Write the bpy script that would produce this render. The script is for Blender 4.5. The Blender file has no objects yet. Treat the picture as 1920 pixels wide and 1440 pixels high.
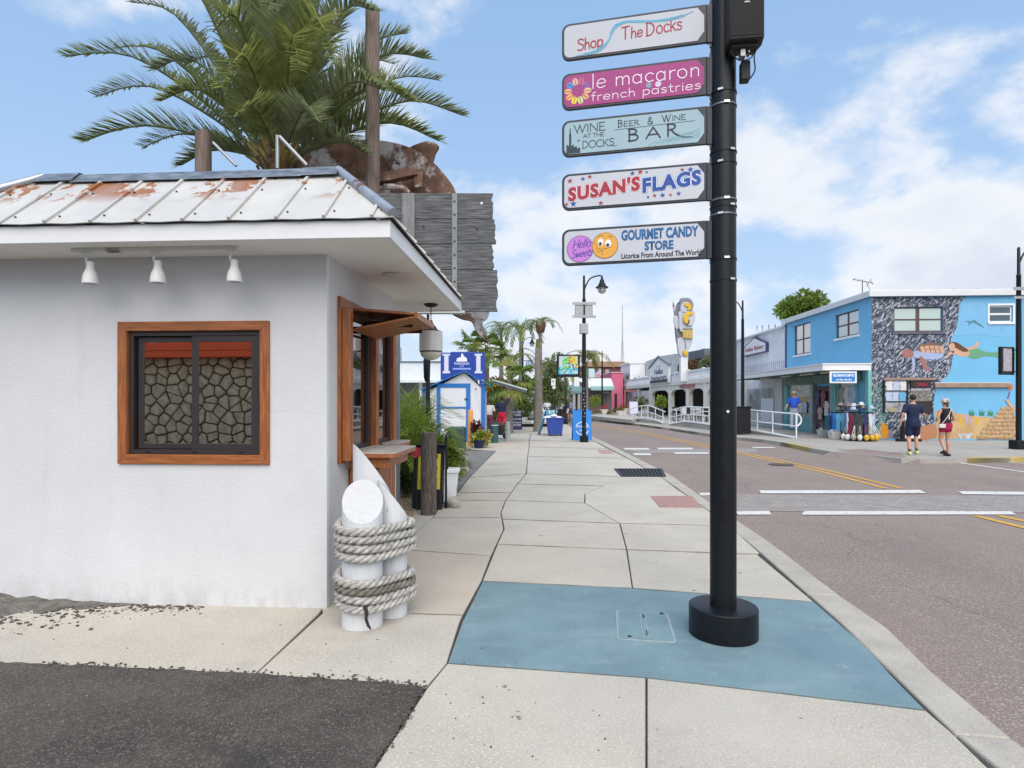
import bpy, bmesh, math, random
from mathutils import Vector, Matrix, noise as mnoise
R = math.radians
scene = bpy.context.scene
COL = scene.collection
# ---------------------------------------------------------------- camera, sky, sun, exposure
FPX, HZ, CH, CX = 1100.0, 750.0, 1.64, 960.0      # lens in photo pixels, horizon row, eye height
cam_d = bpy.data.cameras.new('camera'); cam = bpy.data.objects.new('camera', cam_d); COL.objects.link(cam)
cam.location = (0, 0, CH); cam.rotation_euler = (R(90), 0, 0)
cam_d.sensor_width = 36; cam_d.lens = 36*FPX/1920; cam_d.shift_y = 30/1920
cam_d.clip_start = 0.05; cam_d.clip_end = 3000
scene.camera = cam
SUN_EL, SUN_AZ = 50, 176          # azimuth clockwise from +Y: behind the camera, to the right
world = bpy.data.worlds.new('World'); scene.world = world; world.use_nodes = True
def make_world():
    nt = world.node_tree; N = nt.nodes; L = nt.links; N.clear()
    out = N.new('ShaderNodeOutputWorld'); bg = N.new('ShaderNodeBackground'); L.new(bg.outputs[0], out.inputs[0])
    sky = N.new('ShaderNodeTexSky'); sky.sky_type = 'NISHITA'; sky.sun_disc = False
    sky.sun_elevation = R(SUN_EL); sky.sun_rotation = R(SUN_AZ); sky.dust_density = 1.4; sky.air_density = 1.0; sky.ozone_density = 1.6
    tc = N.new('ShaderNodeTexCoord'); sep = N.new('ShaderNodeSeparateXYZ'); L.new(tc.outputs['Generated'], sep.inputs[0])
    def math_(op, a, b=None, c=None):
        n = N.new('ShaderNodeMath'); n.operation = op
        for i, v in enumerate((a, b, c)):
            if v is None: continue
            if isinstance(v, (int, float)): n.inputs[i].default_value = v
            else: L.new(v, n.inputs[i])
        return n.outputs[0]
    def ramp(v, a, b):
        n = N.new('ShaderNodeMapRange'); n.interpolation_type = 'SMOOTHSTEP'
        L.new(v, n.inputs[0]); n.inputs[1].default_value = a; n.inputs[2].default_value = b; return n.outputs[0]
    z = math_('MAXIMUM', sep.outputs[2], 0.0)
    comb = N.new('ShaderNodeCombineXYZ'); L.new(math_('MULTIPLY', sep.outputs[0], 1.55), comb.inputs[0]); L.new(math_('MULTIPLY', sep.outputs[1], 1.55), comb.inputs[1]); L.new(math_('POWER', math_('MULTIPLY', z, 3.0), 0.85), comb.inputs[2])
    def noise(scale, det, rough, off, dist=0.0):
        m = N.new('ShaderNodeMapping'); L.new(comb.outputs[0], m.inputs[0]); m.inputs['Location'].default_value = off
        n = N.new('ShaderNodeTexNoise'); L.new(m.outputs[0], n.inputs['Vector']); n.inputs['Scale'].default_value = scale
        n.inputs['Detail'].default_value = det; n.inputs['Roughness'].default_value = rough; n.inputs['Distortion'].default_value = dist
        return n.outputs[0]
    base = noise(1.9, 9, 0.52, CLOUD_OFF, 0.15); fine = noise(6.0, 8, 0.6, (1.3, 5.1, 0), 0.1)
    cov = math_('ADD', math_('MULTIPLY', base, 0.8), math_('MULTIPLY', fine, 0.2))
    # more cloud on the east side and low down, as a passing bank
    side = math_('MULTIPLY', math_('ADD', sep.outputs[0], 0.1), 0.11)
    low = math_('MULTIPLY', math_('SUBTRACT', 0.38, z), 0.12)
    cov = math_('ADD', cov, math_('ADD', side, low))
    mask = ramp(cov, 0.505, 0.625)
    shade = noise(1.7, 6, 0.55, (7.7, 2.2, 1.0), 0.2)
    thick = ramp(cov, 0.57, 0.72)
    cc = N.new('ShaderNodeMix'); cc.data_type = 'RGBA'
    L.new(math_('MULTIPLY', ramp(shade, 0.36, 0.62), thick), cc.inputs[0])
    cc.inputs[6].default_value = (6.6, 6.75, 7.0, 1); cc.inputs[7].default_value = (5.0, 5.35, 6.2, 1)
    # thin veil: stronger at the horizon
    veil = N.new('ShaderNodeMix'); veil.data_type = 'RGBA'
    hz = math_('POWER', math_('SUBTRACT', 1.0, z), 3.6)
    vc = N.new('ShaderNodeMix'); vc.data_type = 'RGBA'; L.new(hz, vc.inputs[0]); vc.inputs[6].default_value = (2.8, 4.7, 7.5, 1); vc.inputs[7].default_value = (5.2, 5.95, 6.8, 1)
    L.new(math_('ADD', math_('MULTIPLY', hz, 0.35), 0.62), veil.inputs[0]); L.new(sky.outputs[0], veil.inputs[6]); L.new(vc.outputs[2], veil.inputs[7])
    mix = N.new('ShaderNodeMix'); mix.data_type = 'RGBA'
    L.new(math_('MULTIPLY', mask, 0.92), mix.inputs[0]); L.new(veil.outputs[2], mix.inputs[6]); L.new(cc.outputs[2], mix.inputs[7])
    L.new(mix.outputs[2], bg.inputs[0]); bg.inputs[1].default_value = SKY_STR
CLOUD_OFF = (0.4, 7.7, 2.0); SKY_STR = 0.085
make_world()
sun_d = bpy.data.lights.new('sun', 'SUN'); sun = bpy.data.objects.new('sun', sun_d); COL.objects.link(sun)
sun_d.energy = 2.3; sun_d.angle = R(70); sun_d.color = (1.0, 0.91, 0.79)
az = R(SUN_AZ); el = R(SUN_EL)
sdir = Vector((math.sin(az)*math.cos(el), math.cos(az)*math.cos(el), math.sin(el)))
sun.rotation_euler = sdir.to_track_quat('Z', 'Y').to_euler()
scene.view_settings.view_transform = 'Standard'; scene.view_settings.look = 'None'
scene.view_settings.gamma = 1; scene.view_settings.use_curve_mapping = False
scene.view_settings.exposure = 0.76
try:
    scene.cycles.max_bounces = 8; scene.cycles.transparent_max_bounces = 12
except Exception: pass

# ---------------------------------------------------------------- helpers
def G(px, py, z=0.0):
    Y = FPX*(CH-z)/(py-HZ); return Vector(((px-CX)/FPX*Y, Y, z))
def P(px, py, Y): return Vector(((px-CX)/FPX*Y, Y, CH+Y*(HZ-py)/FPX))
def zat(py, Y): return CH+Y*(HZ-py)/FPX
def xat(px, Y): return (px-CX)/FPX*Y
W = {}
class MB:
    def __init__(s, M=None):
        s.v = []; s.f = []; s.M = M if M is not None else Matrix.Identity(4)
    def add(s, vs, fs):
        o = len(s.v); s.v += [s.M @ Vector(v) for v in vs]; s.f += [tuple(i+o for i in f) for f in fs]; return s
    def box(s, c, d, rot=None):
        x, y, z = d[0]/2, d[1]/2, d[2]/2
        vs = [Vector(p) for p in ((-x,-y,-z),(x,-y,-z),(x,y,-z),(-x,y,-z),(-x,-y,z),(x,-y,z),(x,y,z),(-x,y,z))]
        if rot is not None: vs = [rot @ v for v in vs]
        c = Vector(c)
        return s.add([v+c for v in vs], [(0,3,2,1),(4,5,6,7),(0,1,5,4),(1,2,6,5),(2,3,7,6),(3,0,4,7)])
    def bb(s, a, b):   # box from two corners
        lo = [min(a[i], b[i]) for i in range(3)]; hi = [max(a[i], b[i]) for i in range(3)]
        return s.box([(lo[i]+hi[i])/2 for i in range(3)], [hi[i]-lo[i] for i in range(3)])
    def bar(s, p, q, w, h=None, up=(0,0,1)):
        p = Vector(p); q = Vector(q); h = h or w; d = (q-p); L = d.length
        if L < 1e-6: return s
        z = d/L; x = Vector(up).cross(z)
        if x.length < 1e-4: x = Vector((1,0,0)).cross(z)
        x.normalize(); y = z.cross(x); rot = Matrix((x, y, z)).transposed()
        return s.box((p+q)/2, (w, h, L), rot)
    def tube(s, pts, r, n=8, cap=True, up=(0,0,1)):
        pts = [Vector(p) for p in pts]; m = len(pts)
        rs = r if isinstance(r, (list, tuple)) else [r]*m
        prev = None; vs = []
        for i, p in enumerate(pts):
            t = (pts[min(i+1, m-1)]-pts[max(i-1, 0)])
            if t.length < 1e-9: t = Vector((0,0,1))
            t.normalize()
            if prev is None:
                x = Vector(up).cross(t)
                if x.length < 1e-3: x = Vector((1,0,0)).cross(t)
            else: x = prev-t*prev.dot(t)
            if x.length < 1e-6: x = Vector((1,0,0))
            x.normalize(); prev = x; y = t.cross(x)
            for k in range(n):
                a = 2*math.pi*k/n; vs.append(p+(x*math.cos(a)+y*math.sin(a))*rs[i])
        fs = []
        for i in range(m-1):
            for k in range(n):
                a = i*n+k; b = i*n+(k+1) % n; fs.append((a, b, b+n, a+n))
        if cap: fs.append(tuple(reversed(range(n)))); fs.append(tuple(range((m-1)*n, m*n)))
        return s.add(vs, fs)
    def lathe(s, prof, c=(0,0,0), n=24, cap=True, axis='z'):
        c = Vector(c); vs = []; fs = []
        for r, z in prof:
            for k in range(n):
                a = 2*math.pi*k/n
                p = Vector((r*math.cos(a), r*math.sin(a), z))
                if axis == 'x': p = Vector((p.z, p.x, p.y))
                if axis == 'y': p = Vector((p.x, p.z, p.y))
                vs.append(c+p)
        m = len(prof)
        for i in range(m-1):
            for k in range(n):
                a = i*n+k; b = i*n+(k+1) % n; fs.append((a, b, b+n, a+n))
        if cap: fs.append(tuple(reversed(range(n)))); fs.append(tuple(range((m-1)*n, m*n)))
        return s.add(vs, fs)
    def poly(s, pts, z0, z1):       # prism over 2-D outline (x,y), z0..z1
        n = len(pts); A = sum(pts[i][0]*pts[(i+1) % n][1]-pts[(i+1) % n][0]*pts[i][1] for i in range(n))
        if A < 0: pts = pts[::-1]
        vs = [(p[0], p[1], z0) for p in pts]+[(p[0], p[1], z1) for p in pts]
        fs = [tuple(reversed(range(n))), tuple(range(n, 2*n))]+[(i, (i+1) % n, n+(i+1) % n, n+i) for i in range(n)]
        return s.add(vs, fs)
    def disc(s, x, y, rx, ry, z0, z1, n=20, rot=0):
        return s.poly([(x+rx*math.cos(a)*math.cos(rot)-ry*math.sin(a)*math.sin(rot), y+rx*math.cos(a)*math.sin(rot)+ry*math.sin(a)*math.cos(rot)) for a in [2*math.pi*k/n for k in range(n)]], z0, z1)
    def rect(s, x0, y0, x1, y1, z0, z1): return s.bb((x0, y0, z0), (x1, y1, z1))
    def ribbon(s, pts, w, z0, z1, n=None):      # flat stroke of width w in the xy plane
        pts = [Vector((p[0], p[1])) for p in pts]; m = len(pts); Lf = []; Rt = []
        for i, p in enumerate(pts):
            t = pts[min(i+1, m-1)]-pts[max(i-1, 0)]
            if t.length < 1e-9: t = Vector((1, 0))
            t.normalize(); nn = Vector((-t.y, t.x)); ww = w[i] if isinstance(w, list) else w
            ext = Vector((0, 0))
            if i == 0: ext = -t*ww*0.35
            if i == m-1: ext = t*ww*0.35
            Lf.append(p+ext+nn*ww/2); Rt.append(p+ext-nn*ww/2)
        vs = [];
        for i in range(m): vs += [(Rt[i].x, Rt[i].y, z0), (Lf[i].x, Lf[i].y, z0), (Rt[i].x, Rt[i].y, z1), (Lf[i].x, Lf[i].y, z1)]
        fs = []
        for i in range(m-1):
            a = 4*i; b = a+4
            fs += [(a+2, b+2, b+3, a+3), (a, b, b+2, a+2), (a+1, a+3, b+3, b+1)]
        fs += [(0, 2, 3, 1), (4*m-4, 4*m-3, 4*m-1, 4*m-2)]
        return s.add(vs, fs)
    def blob(s, c, r, seed=0, amp=0.2, sub=2, squash=None, freq=1.3):
        bm = bmesh.new(); bmesh.ops.create_icosphere(bm, subdivisions=sub, radius=1)
        o = Vector((seed*3.7, seed*1.3, seed*2.1)); vs = []
        rr = r if isinstance(r, (tuple, list)) else (r, r, r)
        for v in bm.verts:
            k = 1+amp*mnoise.noise(v.co*freq+o)*1.6
            vs.append(Vector((v.co.x*rr[0]*k, v.co.y*rr[1]*k, v.co.z*rr[2]*k))+Vector(c))
        fs = [tuple(x.index for x in f.verts) for f in bm.faces]; bm.free()
        return s.add(vs, fs)
    def build(s, name, mat, parent=None, bevel=0, smooth=True, ang=38, seg=2):
        me = bpy.data.meshes.new(name)
        inv = W[parent.name].inverted() if parent is not None else Matrix.Identity(4)
        me.from_pydata([tuple(inv @ v) for v in s.v], [], s.f)
        return finish(me, name, mat, parent, bevel, smooth, ang, seg)
def finish(me, name, mat, parent, bevel=0, smooth=True, ang=38, seg=2):
    me.validate(); me.update()
    if smooth and len(me.polygons):
        bm = bmesh.new(); bm.from_mesh(me); ca = R(ang)
        for f in bm.faces: f.smooth = True
        for e in bm.edges:
            if len(e.link_faces) == 2:
                if e.calc_face_angle(0) > ca: e.smooth = False
            else: e.smooth = False
        bm.to_mesh(me); bm.free()
    for m in (mat if isinstance(mat, (list, tuple)) else [mat]): me.materials.append(m)
    o = bpy.data.objects.new(name, me); COL.objects.link(o)
    if parent is not None: o.parent = parent
    W[o.name] = W[parent.name].copy() if parent is not None else Matrix.Identity(4)
    if bevel:
        b = o.modifiers.new('bevel', 'BEVEL'); b.width = bevel; b.segments = seg; b.limit_method = 'ANGLE'; b.angle_limit = R(40); b.harden_normals = False
    return o
def thing(name, label, cat, loc=(0,0,0), rotz=0, group=None):
    o = bpy.data.objects.new(name, None); COL.objects.link(o); o.empty_display_size = .2
    o.location = loc; o.rotation_euler = (0, 0, rotz)
    W[o.name] = Matrix.Translation(Vector(loc)) @ Matrix.Rotation(rotz, 4, 'Z')
    o['label'] = label; o['category'] = cat
    if group: o['group'] = group
    return o
def tag(o, label, cat, group=None):
    o['label'] = label; o['category'] = cat
    if group: o['group'] = group
    return o
def struct(o): o['kind'] = 'structure'; return o
def stuff(o, label=None, cat=None):
    o['kind'] = 'stuff'
    if label: o['label'] = label; o['category'] = cat
    return o
def kids(o): return [c for c in COL.objects if c.parent == o]
def dup(root, loc, rotz, label, kidmap):
    r = root.copy(); COL.objects.link(r); r.location = loc; r.rotation_euler = (0, 0, rotz); r['label'] = label
    W[r.name] = Matrix.Translation(Vector(loc)) @ Matrix.Rotation(rotz, 4, 'Z')
    def rec(src, dst):
        for ch in kidmap.get(src.name, []):
            c = ch.copy(); COL.objects.link(c); c.parent = dst; rec(ch, c)
    rec(root, r); return r
def kidmap_of(root):
    m = {}
    def rec(o):
        ks = kids(o); m[o.name] = ks
        for k in ks: rec(k)
    rec(root); return m
def frame(o, x, y):      # matrix from origin and x,y axes
    x = Vector(x).normalized(); y = Vector(y).normalized(); z = x.cross(y).normalized(); y = z.cross(x)
    M = Matrix.Identity(4)
    for i in range(3): M[i][0] = x[i]; M[i][1] = y[i]; M[i][2] = z[i]; M[i][3] = o[i]
    return M
def catmull(p, n=6, closed=False):
    p = [Vector(q) for q in p]; out = []; m = len(p); rng = range(m if closed else m-1)
    for i in rng:
        if closed: a, b, c, d = p[(i-1) % m], p[i], p[(i+1) % m], p[(i+2) % m]
        else: a, b, c, d = p[max(i-1, 0)], p[i], p[i+1], p[min(i+2, m-1)]
        for k in range(n):
            t = k/n; out.append(0.5*((2*b)+(c-a)*t+(2*a-5*b+4*c-d)*t*t+(3*b-a-3*c+d)*t*t*t))
    if not closed: out.append(p[-1])
    return out
# ---------------------------------------------------------------- text
def text_mesh(s, size=1.0, offset=0.0, shear=0.0, extrude=0.0, spacing=1.0):
    cu = bpy.data.curves.new('lettering', 'FONT'); cu.body = s; cu.size = size; cu.offset = offset; cu.shear = shear
    cu.extrude = extrude; cu.align_x = 'LEFT'; cu.space_character = spacing; cu.resolution_u = 3; cu.fill_mode = 'BOTH' if extrude else 'FRONT'
    ob = bpy.data.objects.new('lettering', cu); COL.objects.link(ob)
    me = bpy.data.meshes.new_from_object(ob); bpy.data.objects.remove(ob); bpy.data.curves.remove(cu)
    return me
def lettering(s, M, x0, x1, y0, y1, mat, parent, lift=0.004, offset=0.0, shear=0.0, name='lettering', thick=0.002, keep=False, spacing=1.0):
    me = text_mesh(s, 1.0, offset, shear, 0.0, spacing)
    xs = [v.co.x for v in me.vertices]; ys = [v.co.y for v in me.vertices]
    if not xs: return None
    ax, bx, ay, by = min(xs), max(xs), min(ys), max(ys)
    sx = (x1-x0)/(bx-ax); sy = (y1-y0)/(by-ay)
    if keep: sx = sy = min(sx, sy)
    ox = (x0+x1)/2-sx*(ax+bx)/2; oy = (y0+y1)/2-sy*(ay+by)/2
    T = W[parent.name].inverted() @ M
    for v in me.vertices: v.co = T @ Vector((v.co.x*sx+ox, v.co.y*sy+oy, lift))
    me.name = name
    return finish(me, name, mat, parent, 0, False)
GL = {  # stroke alphabet: advance, strokes (unit cap height)
'S':(.62,[[(.52,.86),(.36,1),(.12,.93),(.08,.74),(.28,.56),(.5,.42),(.5,.16),(.28,0),(.04,.1)]]),
'h':(.52,[[(.08,1),(.07,.5),(.06,0)],[(.07,.4),(.2,.58),(.36,.54),(.4,.3),(.42,0)]]),
'o':(.56,[[(.27,.6),(.08,.5),(.06,.2),(.24,0),(.44,.1),(.47,.4),(.34,.58),(.27,.6)]]),
'p':(.56,[[(.08,.6),(.08,.1),(.07,-.36)],[(.08,.44),(.26,.6),(.46,.48),(.46,.16),(.28,0),(.08,.12)]]),
'T':(.62,[[(.0,.96),(.3,.97),(.6,1)],[(.3,.97),(.29,.5),(.28,0)]]),
'e':(.54,[[(.06,.3),(.46,.34),(.4,.56),(.2,.58),(.06,.36),(.08,.1),(.26,0),(.46,.1)]]),
'D':(.68,[[(.08,1),(.08,.5),(.08,0)],[(.04,.99),(.34,.95),(.58,.7),(.58,.34),(.36,.05),(.04,0)]]),
'c':(.5,[[(.44,.5),(.28,.6),(.1,.48),(.06,.24),(.2,.02),(.44,.08)]]),
'K':(.62,[[(.08,1),(.08,0)],[(.52,.98),(.3,.66),(.1,.46)],[(.2,.56),(.36,.3),(.58,0)]]),
'O':(.8,[[(.4,1),(.14,.86),(.05,.5),(.16,.12),(.4,0),(.64,.12),(.75,.5),(.64,.88),(.4,1)]]),
'C':(.7,[[(.62,.82),(.42,1),(.16,.86),(.06,.5),(.18,.1),(.42,0),(.64,.14)]]),
's':(.46,[[(.38,.5),(.24,.6),(.08,.5),(.14,.36),(.34,.26),(.36,.08),(.2,0),(.05,.08)]]),
'l':(.2,[[(.1,1),(.1,0)]]),
'm':(.82,[[(.08,.6),(.08,0)],[(.08,.42),(.2,.58),(.34,.56),(.4,.4),(.4,0)],[(.4,.42),(.52,.58),(.66,.56),(.72,.4),(.72,0)]]),
'n':(.52,[[(.08,.6),(.08,0)],[(.08,.4),(.22,.58),(.38,.54),(.43,.36),(.43,0)]]),
'a':(.56,[[(.46,.6),(.46,.3),(.46,0)],[(.46,.44),(.28,.6),(.08,.5),(.06,.16),(.24,0),(.46,.14)]]),
'r':(.36,[[(.08,.6),(.08,0)],[(.08,.4),(.18,.56),(.34,.58)]]),
'f':(.34,[[(.34,.96),(.2,.98),(.13,.8),(.13,.4),(.13,0)],[(.0,.6),(.3,.6)]]),
't':(.36,[[(.14,.9),(.14,.2),(.2,.02),(.34,.02)],[(.0,.6),(.32,.6)]]),
'i':(.2,[[(.1,.6),(.1,0)],[(.1,.8),(.1,.84)]]),
'W':(1.0,[[(.02,1),(.16,.5),(.28,0)],[(.28,0),(.4,.5),(.5,.96)],[(.5,.96),(.6,.4),(.7,0)],[(.7,0),(.84,.5),(.98,1)]]),
'I':(.26,[[(.13,1),(.13,0)]]),
'N':(.74,[[(.08,0),(.08,1)],[(.08,1),(.36,.5),(.64,0)],[(.64,0),(.64,1)]]),
'E':(.6,[[(.1,1),(.1,.5),(.1,0)],[(.06,1),(.52,1)],[(.1,.5),(.42,.52)],[(.06,0),(.54,0)]]),
'A':(.76,[[(.04,0),(.2,.5),(.38,1)],[(.38,1),(.56,.5),(.72,0)],[(.16,.34),(.6,.36)]]),
'H':(.7,[[(.08,1),(.08,0)],[(.62,1),(.62,0)],[(.08,.5),(.62,.52)]]),
'B':(.62,[[(.1,1),(.1,0)],[(.06,1),(.36,.96),(.46,.78),(.36,.58),(.1,.54)],[(.2,.54),(.46,.46),(.54,.24),(.4,.04),(.06,0)]]),
'R':(.66,[[(.1,1),(.1,0)],[(.06,1),(.38,.96),(.48,.76),(.36,.56),(.1,.52)],[(.26,.52),(.44,.2),(.66,-.04)]]),
'&':(.66,[[(.6,.0),(.3,.4),(.16,.74),(.28,.98),(.42,.82),(.3,.58),(.08,.34),(.1,.06),(.34,0),(.56,.36)]]),
'w':(.7,[[(.04,.6),(.16,.02),(.32,.5)],[(.32,.5),(.46,.02),(.62,.6)]]),
'k':(.5,[[(.08,1),(.08,0)],[(.42,.6),(.1,.26)],[(.18,.34),(.44,0)]]),
' ':(.3,[])}
def stroke_text(mb, s, x, y, h, w, z0, z1, slope=0.0, sx=1.0, scales=None, sp=0.0, shear=0.0, wid=None):
    if wid is not None:
        tot = sum(GL[c][0]*(scales.get(i, 1) if scales else 1)+sp for i, c in enumerate(s)); sx = wid/(tot*h)
    cx = x
    for i, c in enumerate(s):
        k = scales.get(i, 1) if scales else 1
        adv, sts = GL[c]
        for st in sts:
            pts = catmull([(p[0], p[1], 0) for p in st], 5) if len(st) > 2 else [Vector((p[0], p[1], 0)) for p in st]
            q = []
            for p in pts:
                X = cx+p.x*h*sx*k+shear*p.y*h*k; q.append((X, y+p.y*h*k+(X-x)*slope))
            mb.ribbon(q, w, z0, z1)
        cx += (adv*k+sp)*h*sx
    return cx
# ---------------------------------------------------------------- materials
MC = {}
def mat(name, col, rough=.6, metal=0., var=.12, scale=4., bump=0., bscale=60., col2=None, stretch=(1,1,1), spec=.4, spk=None, detail=6):
    if name in MC: return MC[name]
    m = bpy.data.materials.new(name); m.use_nodes = True; nt = m.node_tree; N = nt.nodes; L = nt.links
    b = N['Principled BSDF']; b.inputs['Roughness'].default_value = rough; b.inputs['Metallic'].default_value = metal
    b.inputs['Specular IOR Level'].default_value = spec
    tc = N.new('ShaderNodeTexCoord'); mp = N.new('ShaderNodeMapping'); L.new(tc.outputs['Object'], mp.inputs[0]); mp.inputs['Scale'].default_value = stretch
    n1 = N.new('ShaderNodeTexNoise'); L.new(mp.outputs[0], n1.inputs['Vector']); n1.inputs['Scale'].default_value = scale
    n1.inputs['Detail'].default_value = detail; n1.inputs['Roughness'].default_value = .62
    mr = N.new('ShaderNodeMapRange'); L.new(n1.outputs[0], mr.inputs[0]); mr.inputs[1].default_value = .3; mr.inputs[2].default_value = .7
    mx = N.new('ShaderNodeMix'); mx.data_type = 'RGBA'; L.new(mr.outputs[0], mx.inputs[0])
    c = Vector(col[:3])
    a = c*(1-var); bb = Vector(col2[:3]) if col2 else c*(1+var)
    mx.inputs[6].default_value = (*a, 1); mx.inputs[7].default_value = (*bb, 1)
    outc = mx.outputs[2]
    if spk:   # list of (scale, threshold, colour, strength)
        for sc, th, cc, stg in spk:
            n = N.new('ShaderNodeTexNoise'); L.new(tc.outputs['Object'], n.inputs['Vector']); n.inputs['Scale'].default_value = sc; n.inputs['Detail'].default_value = 2
            r = N.new('ShaderNodeMapRange'); L.new(n.outputs[0], r.inputs[0]); r.inputs[1].default_value = th; r.inputs[2].default_value = th+.06; r.inputs[4].default_value = stg
            x2 = N.new('ShaderNodeMix'); x2.data_type = 'RGBA'; L.new(r.outputs[0], x2.inputs[0]); L.new(outc, x2.inputs[6]); x2.inputs[7].default_value = (*cc, 1); outc = x2.outputs[2]
    L.new(outc, b.inputs['Base Color'])
    # roughness follows the same mottling
    rr = N.new('ShaderNodeMapRange'); L.new(n1.outputs[0], rr.inputs[0]); rr.inputs[3].default_value = max(rough-.08, .03); rr.inputs[4].default_value = min(rough+.1, 1)
    L.new(rr.outputs[0], b.inputs['Roughness'])
    if bump:
        n2 = N.new('ShaderNodeTexNoise'); L.new(mp.outputs[0], n2.inputs['Vector']); n2.inputs['Scale'].default_value = bscale; n2.inputs['Detail'].default_value = 4
        bp = N.new('ShaderNodeBump'); L.new(n2.outputs[0], bp.inputs['Height']); bp.inputs['Strength'].default_value = bump; bp.inputs['Distance'].default_value = .01
        L.new(bp.outputs[0], b.inputs['Normal'])
    MC[name] = m; return m
def obj_random(m, amt):
    N, L, b = nodes_of(m); oi = N.new('ShaderNodeObjectInfo'); r = N.new('ShaderNodeMapRange'); L.new(oi.outputs['Random'], r.inputs[0]); r.inputs[3].default_value = 1-amt; r.inputs[4].default_value = 1+amt
    h = N.new('ShaderNodeHueSaturation'); L.new(r.outputs[0], h.inputs['Value']); L.new(basec(m), h.inputs['Color']); setc(m, h.outputs[0]); return m
def nodes_of(m): return m.node_tree.nodes, m.node_tree.links, m.node_tree.nodes['Principled BSDF']
def mixc(m, src, fac, col):
    N, L, b = nodes_of(m); x = N.new('ShaderNodeMix'); x.data_type = 'RGBA'; L.new(fac, x.inputs[0]); L.new(src, x.inputs[6]); x.inputs[7].default_value = (*col, 1); return x.outputs[2]
def basec(m):
    b = m.node_tree.nodes['Principled BSDF']; return b.inputs['Base Color'].links[0].from_socket
def setc(m, s): m.node_tree.links.new(s, m.node_tree.nodes['Principled BSDF'].inputs['Base Color'])
def noise_fac(m, scale, lo, hi, stretch=(1,1,1), detail=5, off=(0,0,0), rough=.6, coord='Object', inv=False):
    N, L, b = nodes_of(m); tc = N.new('ShaderNodeTexCoord'); mp = N.new('ShaderNodeMapping'); L.new(tc.outputs[coord], mp.inputs[0])
    mp.inputs['Scale'].default_value = stretch; mp.inputs['Location'].default_value = off
    n = N.new('ShaderNodeTexNoise'); L.new(mp.outputs[0], n.inputs['Vector']); n.inputs['Scale'].default_value = scale; n.inputs['Detail'].default_value = detail; n.inputs['Roughness'].default_value = rough
    r = N.new('ShaderNodeMapRange'); L.new(n.outputs[0], r.inputs[0]); r.inputs[1].default_value = lo; r.inputs[2].default_value = hi
    if inv: r.inputs[3].default_value = 1; r.inputs[4].default_value = 0
    return r.outputs[0]
def fmul(m, a, bval):
    N, L, b = nodes_of(m); n = N.new('ShaderNodeMath'); n.operation = 'MULTIPLY'; L.new(a, n.inputs[0])
    if isinstance(bval, (int, float)): n.inputs[1].default_value = bval
    else: L.new(bval, n.inputs[1])
    return n.outputs[0]
def cracks(m, scale, width, col, stg=.8, off=(0,0,0), warp=.25):
    N, L, b = nodes_of(m); tc = N.new('ShaderNodeTexCoord'); mp = N.new('ShaderNodeMapping'); L.new(tc.outputs['Object'], mp.inputs[0]); mp.inputs['Location'].default_value = off
    n = N.new('ShaderNodeTexNoise'); L.new(mp.outputs[0], n.inputs['Vector']); n.inputs['Scale'].default_value = scale*3; n.inputs['Detail'].default_value = 6
    mx = N.new('ShaderNodeMix'); mx.data_type = 'VECTOR'; mx.inputs[0].default_value = warp; L.new(mp.outputs[0], mx.inputs[4]); L.new(n.outputs[1], mx.inputs[5])
    v = N.new('ShaderNodeTexVoronoi'); v.feature = 'DISTANCE_TO_EDGE'; L.new(mx.outputs[1], v.inputs['Vector']); v.inputs['Scale'].default_value = scale
    r = N.new('ShaderNodeMapRange'); L.new(v.outputs[0], r.inputs[0]); r.inputs[1].default_value = 0; r.inputs[2].default_value = width; r.inputs[3].default_value = stg; r.inputs[4].default_value = 0
    brk = noise_fac(m, scale*1.2, .45, .58, off=(5, 2, 1))
    setc(m, mixc(m, basec(m), fmul(m, r.outputs[0], brk), col)); return m
def paint(name, col, rough=.45, **k): return mat(name, col, rough, var=k.pop('var', .06), scale=k.pop('scale', 3), bump=k.pop('bump', .08), bscale=k.pop('bscale', 120), **k)
def glass(name, col=(.02,.025,.03), rough=.04, alpha=None, spec=1.0, trans=0.0, metal=0.0):
    if name in MC: return MC[name]
    m = bpy.data.materials.new(name); m.use_nodes = True; b = m.node_tree.nodes['Principled BSDF']
    b.inputs['Base Color'].default_value = (*col, 1); b.inputs['Roughness'].default_value = rough; b.inputs['Specular IOR Level'].default_value = spec
    b.inputs['Transmission Weight'].default_value = trans; b.inputs['Metallic'].default_value = metal
    MC[name] = m; return m
# ---------------------------------------------------------------- common materials
WHITE = paint('white_masonry_paint', (.605,.615,.635), .7, bump=.3, bscale=45, var=.045, scale=1.6)
nf = noise_fac(WHITE, .9, .5, .75, stretch=(1,1,.6), off=(2,1,3)); setc(WHITE, mixc(WHITE, basec(WHITE), fmul(WHITE, nf, .22), (.53,.54,.55)))
N_, L_, b_ = nodes_of(WHITE); tc_ = N_.new('ShaderNodeTexCoord'); sp_ = N_.new('ShaderNodeSeparateXYZ'); L_.new(tc_.outputs['Object'], sp_.inputs[0])
mr_ = N_.new('ShaderNodeMapRange'); L_.new(sp_.outputs[2], mr_.inputs[0]); mr_.inputs[1].default_value = .26; mr_.inputs[2].default_value = 0
setc(WHITE, mixc(WHITE, basec(WHITE), fmul(WHITE, fmul(WHITE, noise_fac(WHITE, 9, .42, .62, stretch=(1,1,.5)), mr_.outputs[0]), .35), (.36,.33,.29)))
setc(WHITE, mixc(WHITE, basec(WHITE), fmul(WHITE, noise_fac(WHITE, 2.2, .57, .68, stretch=(3,3,.35), off=(4,4,1)), .14), (.47,.47,.46)))
cracks(WHITE, .55, .004, (.35,.35,.36), .35, off=(2,0,1))
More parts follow.
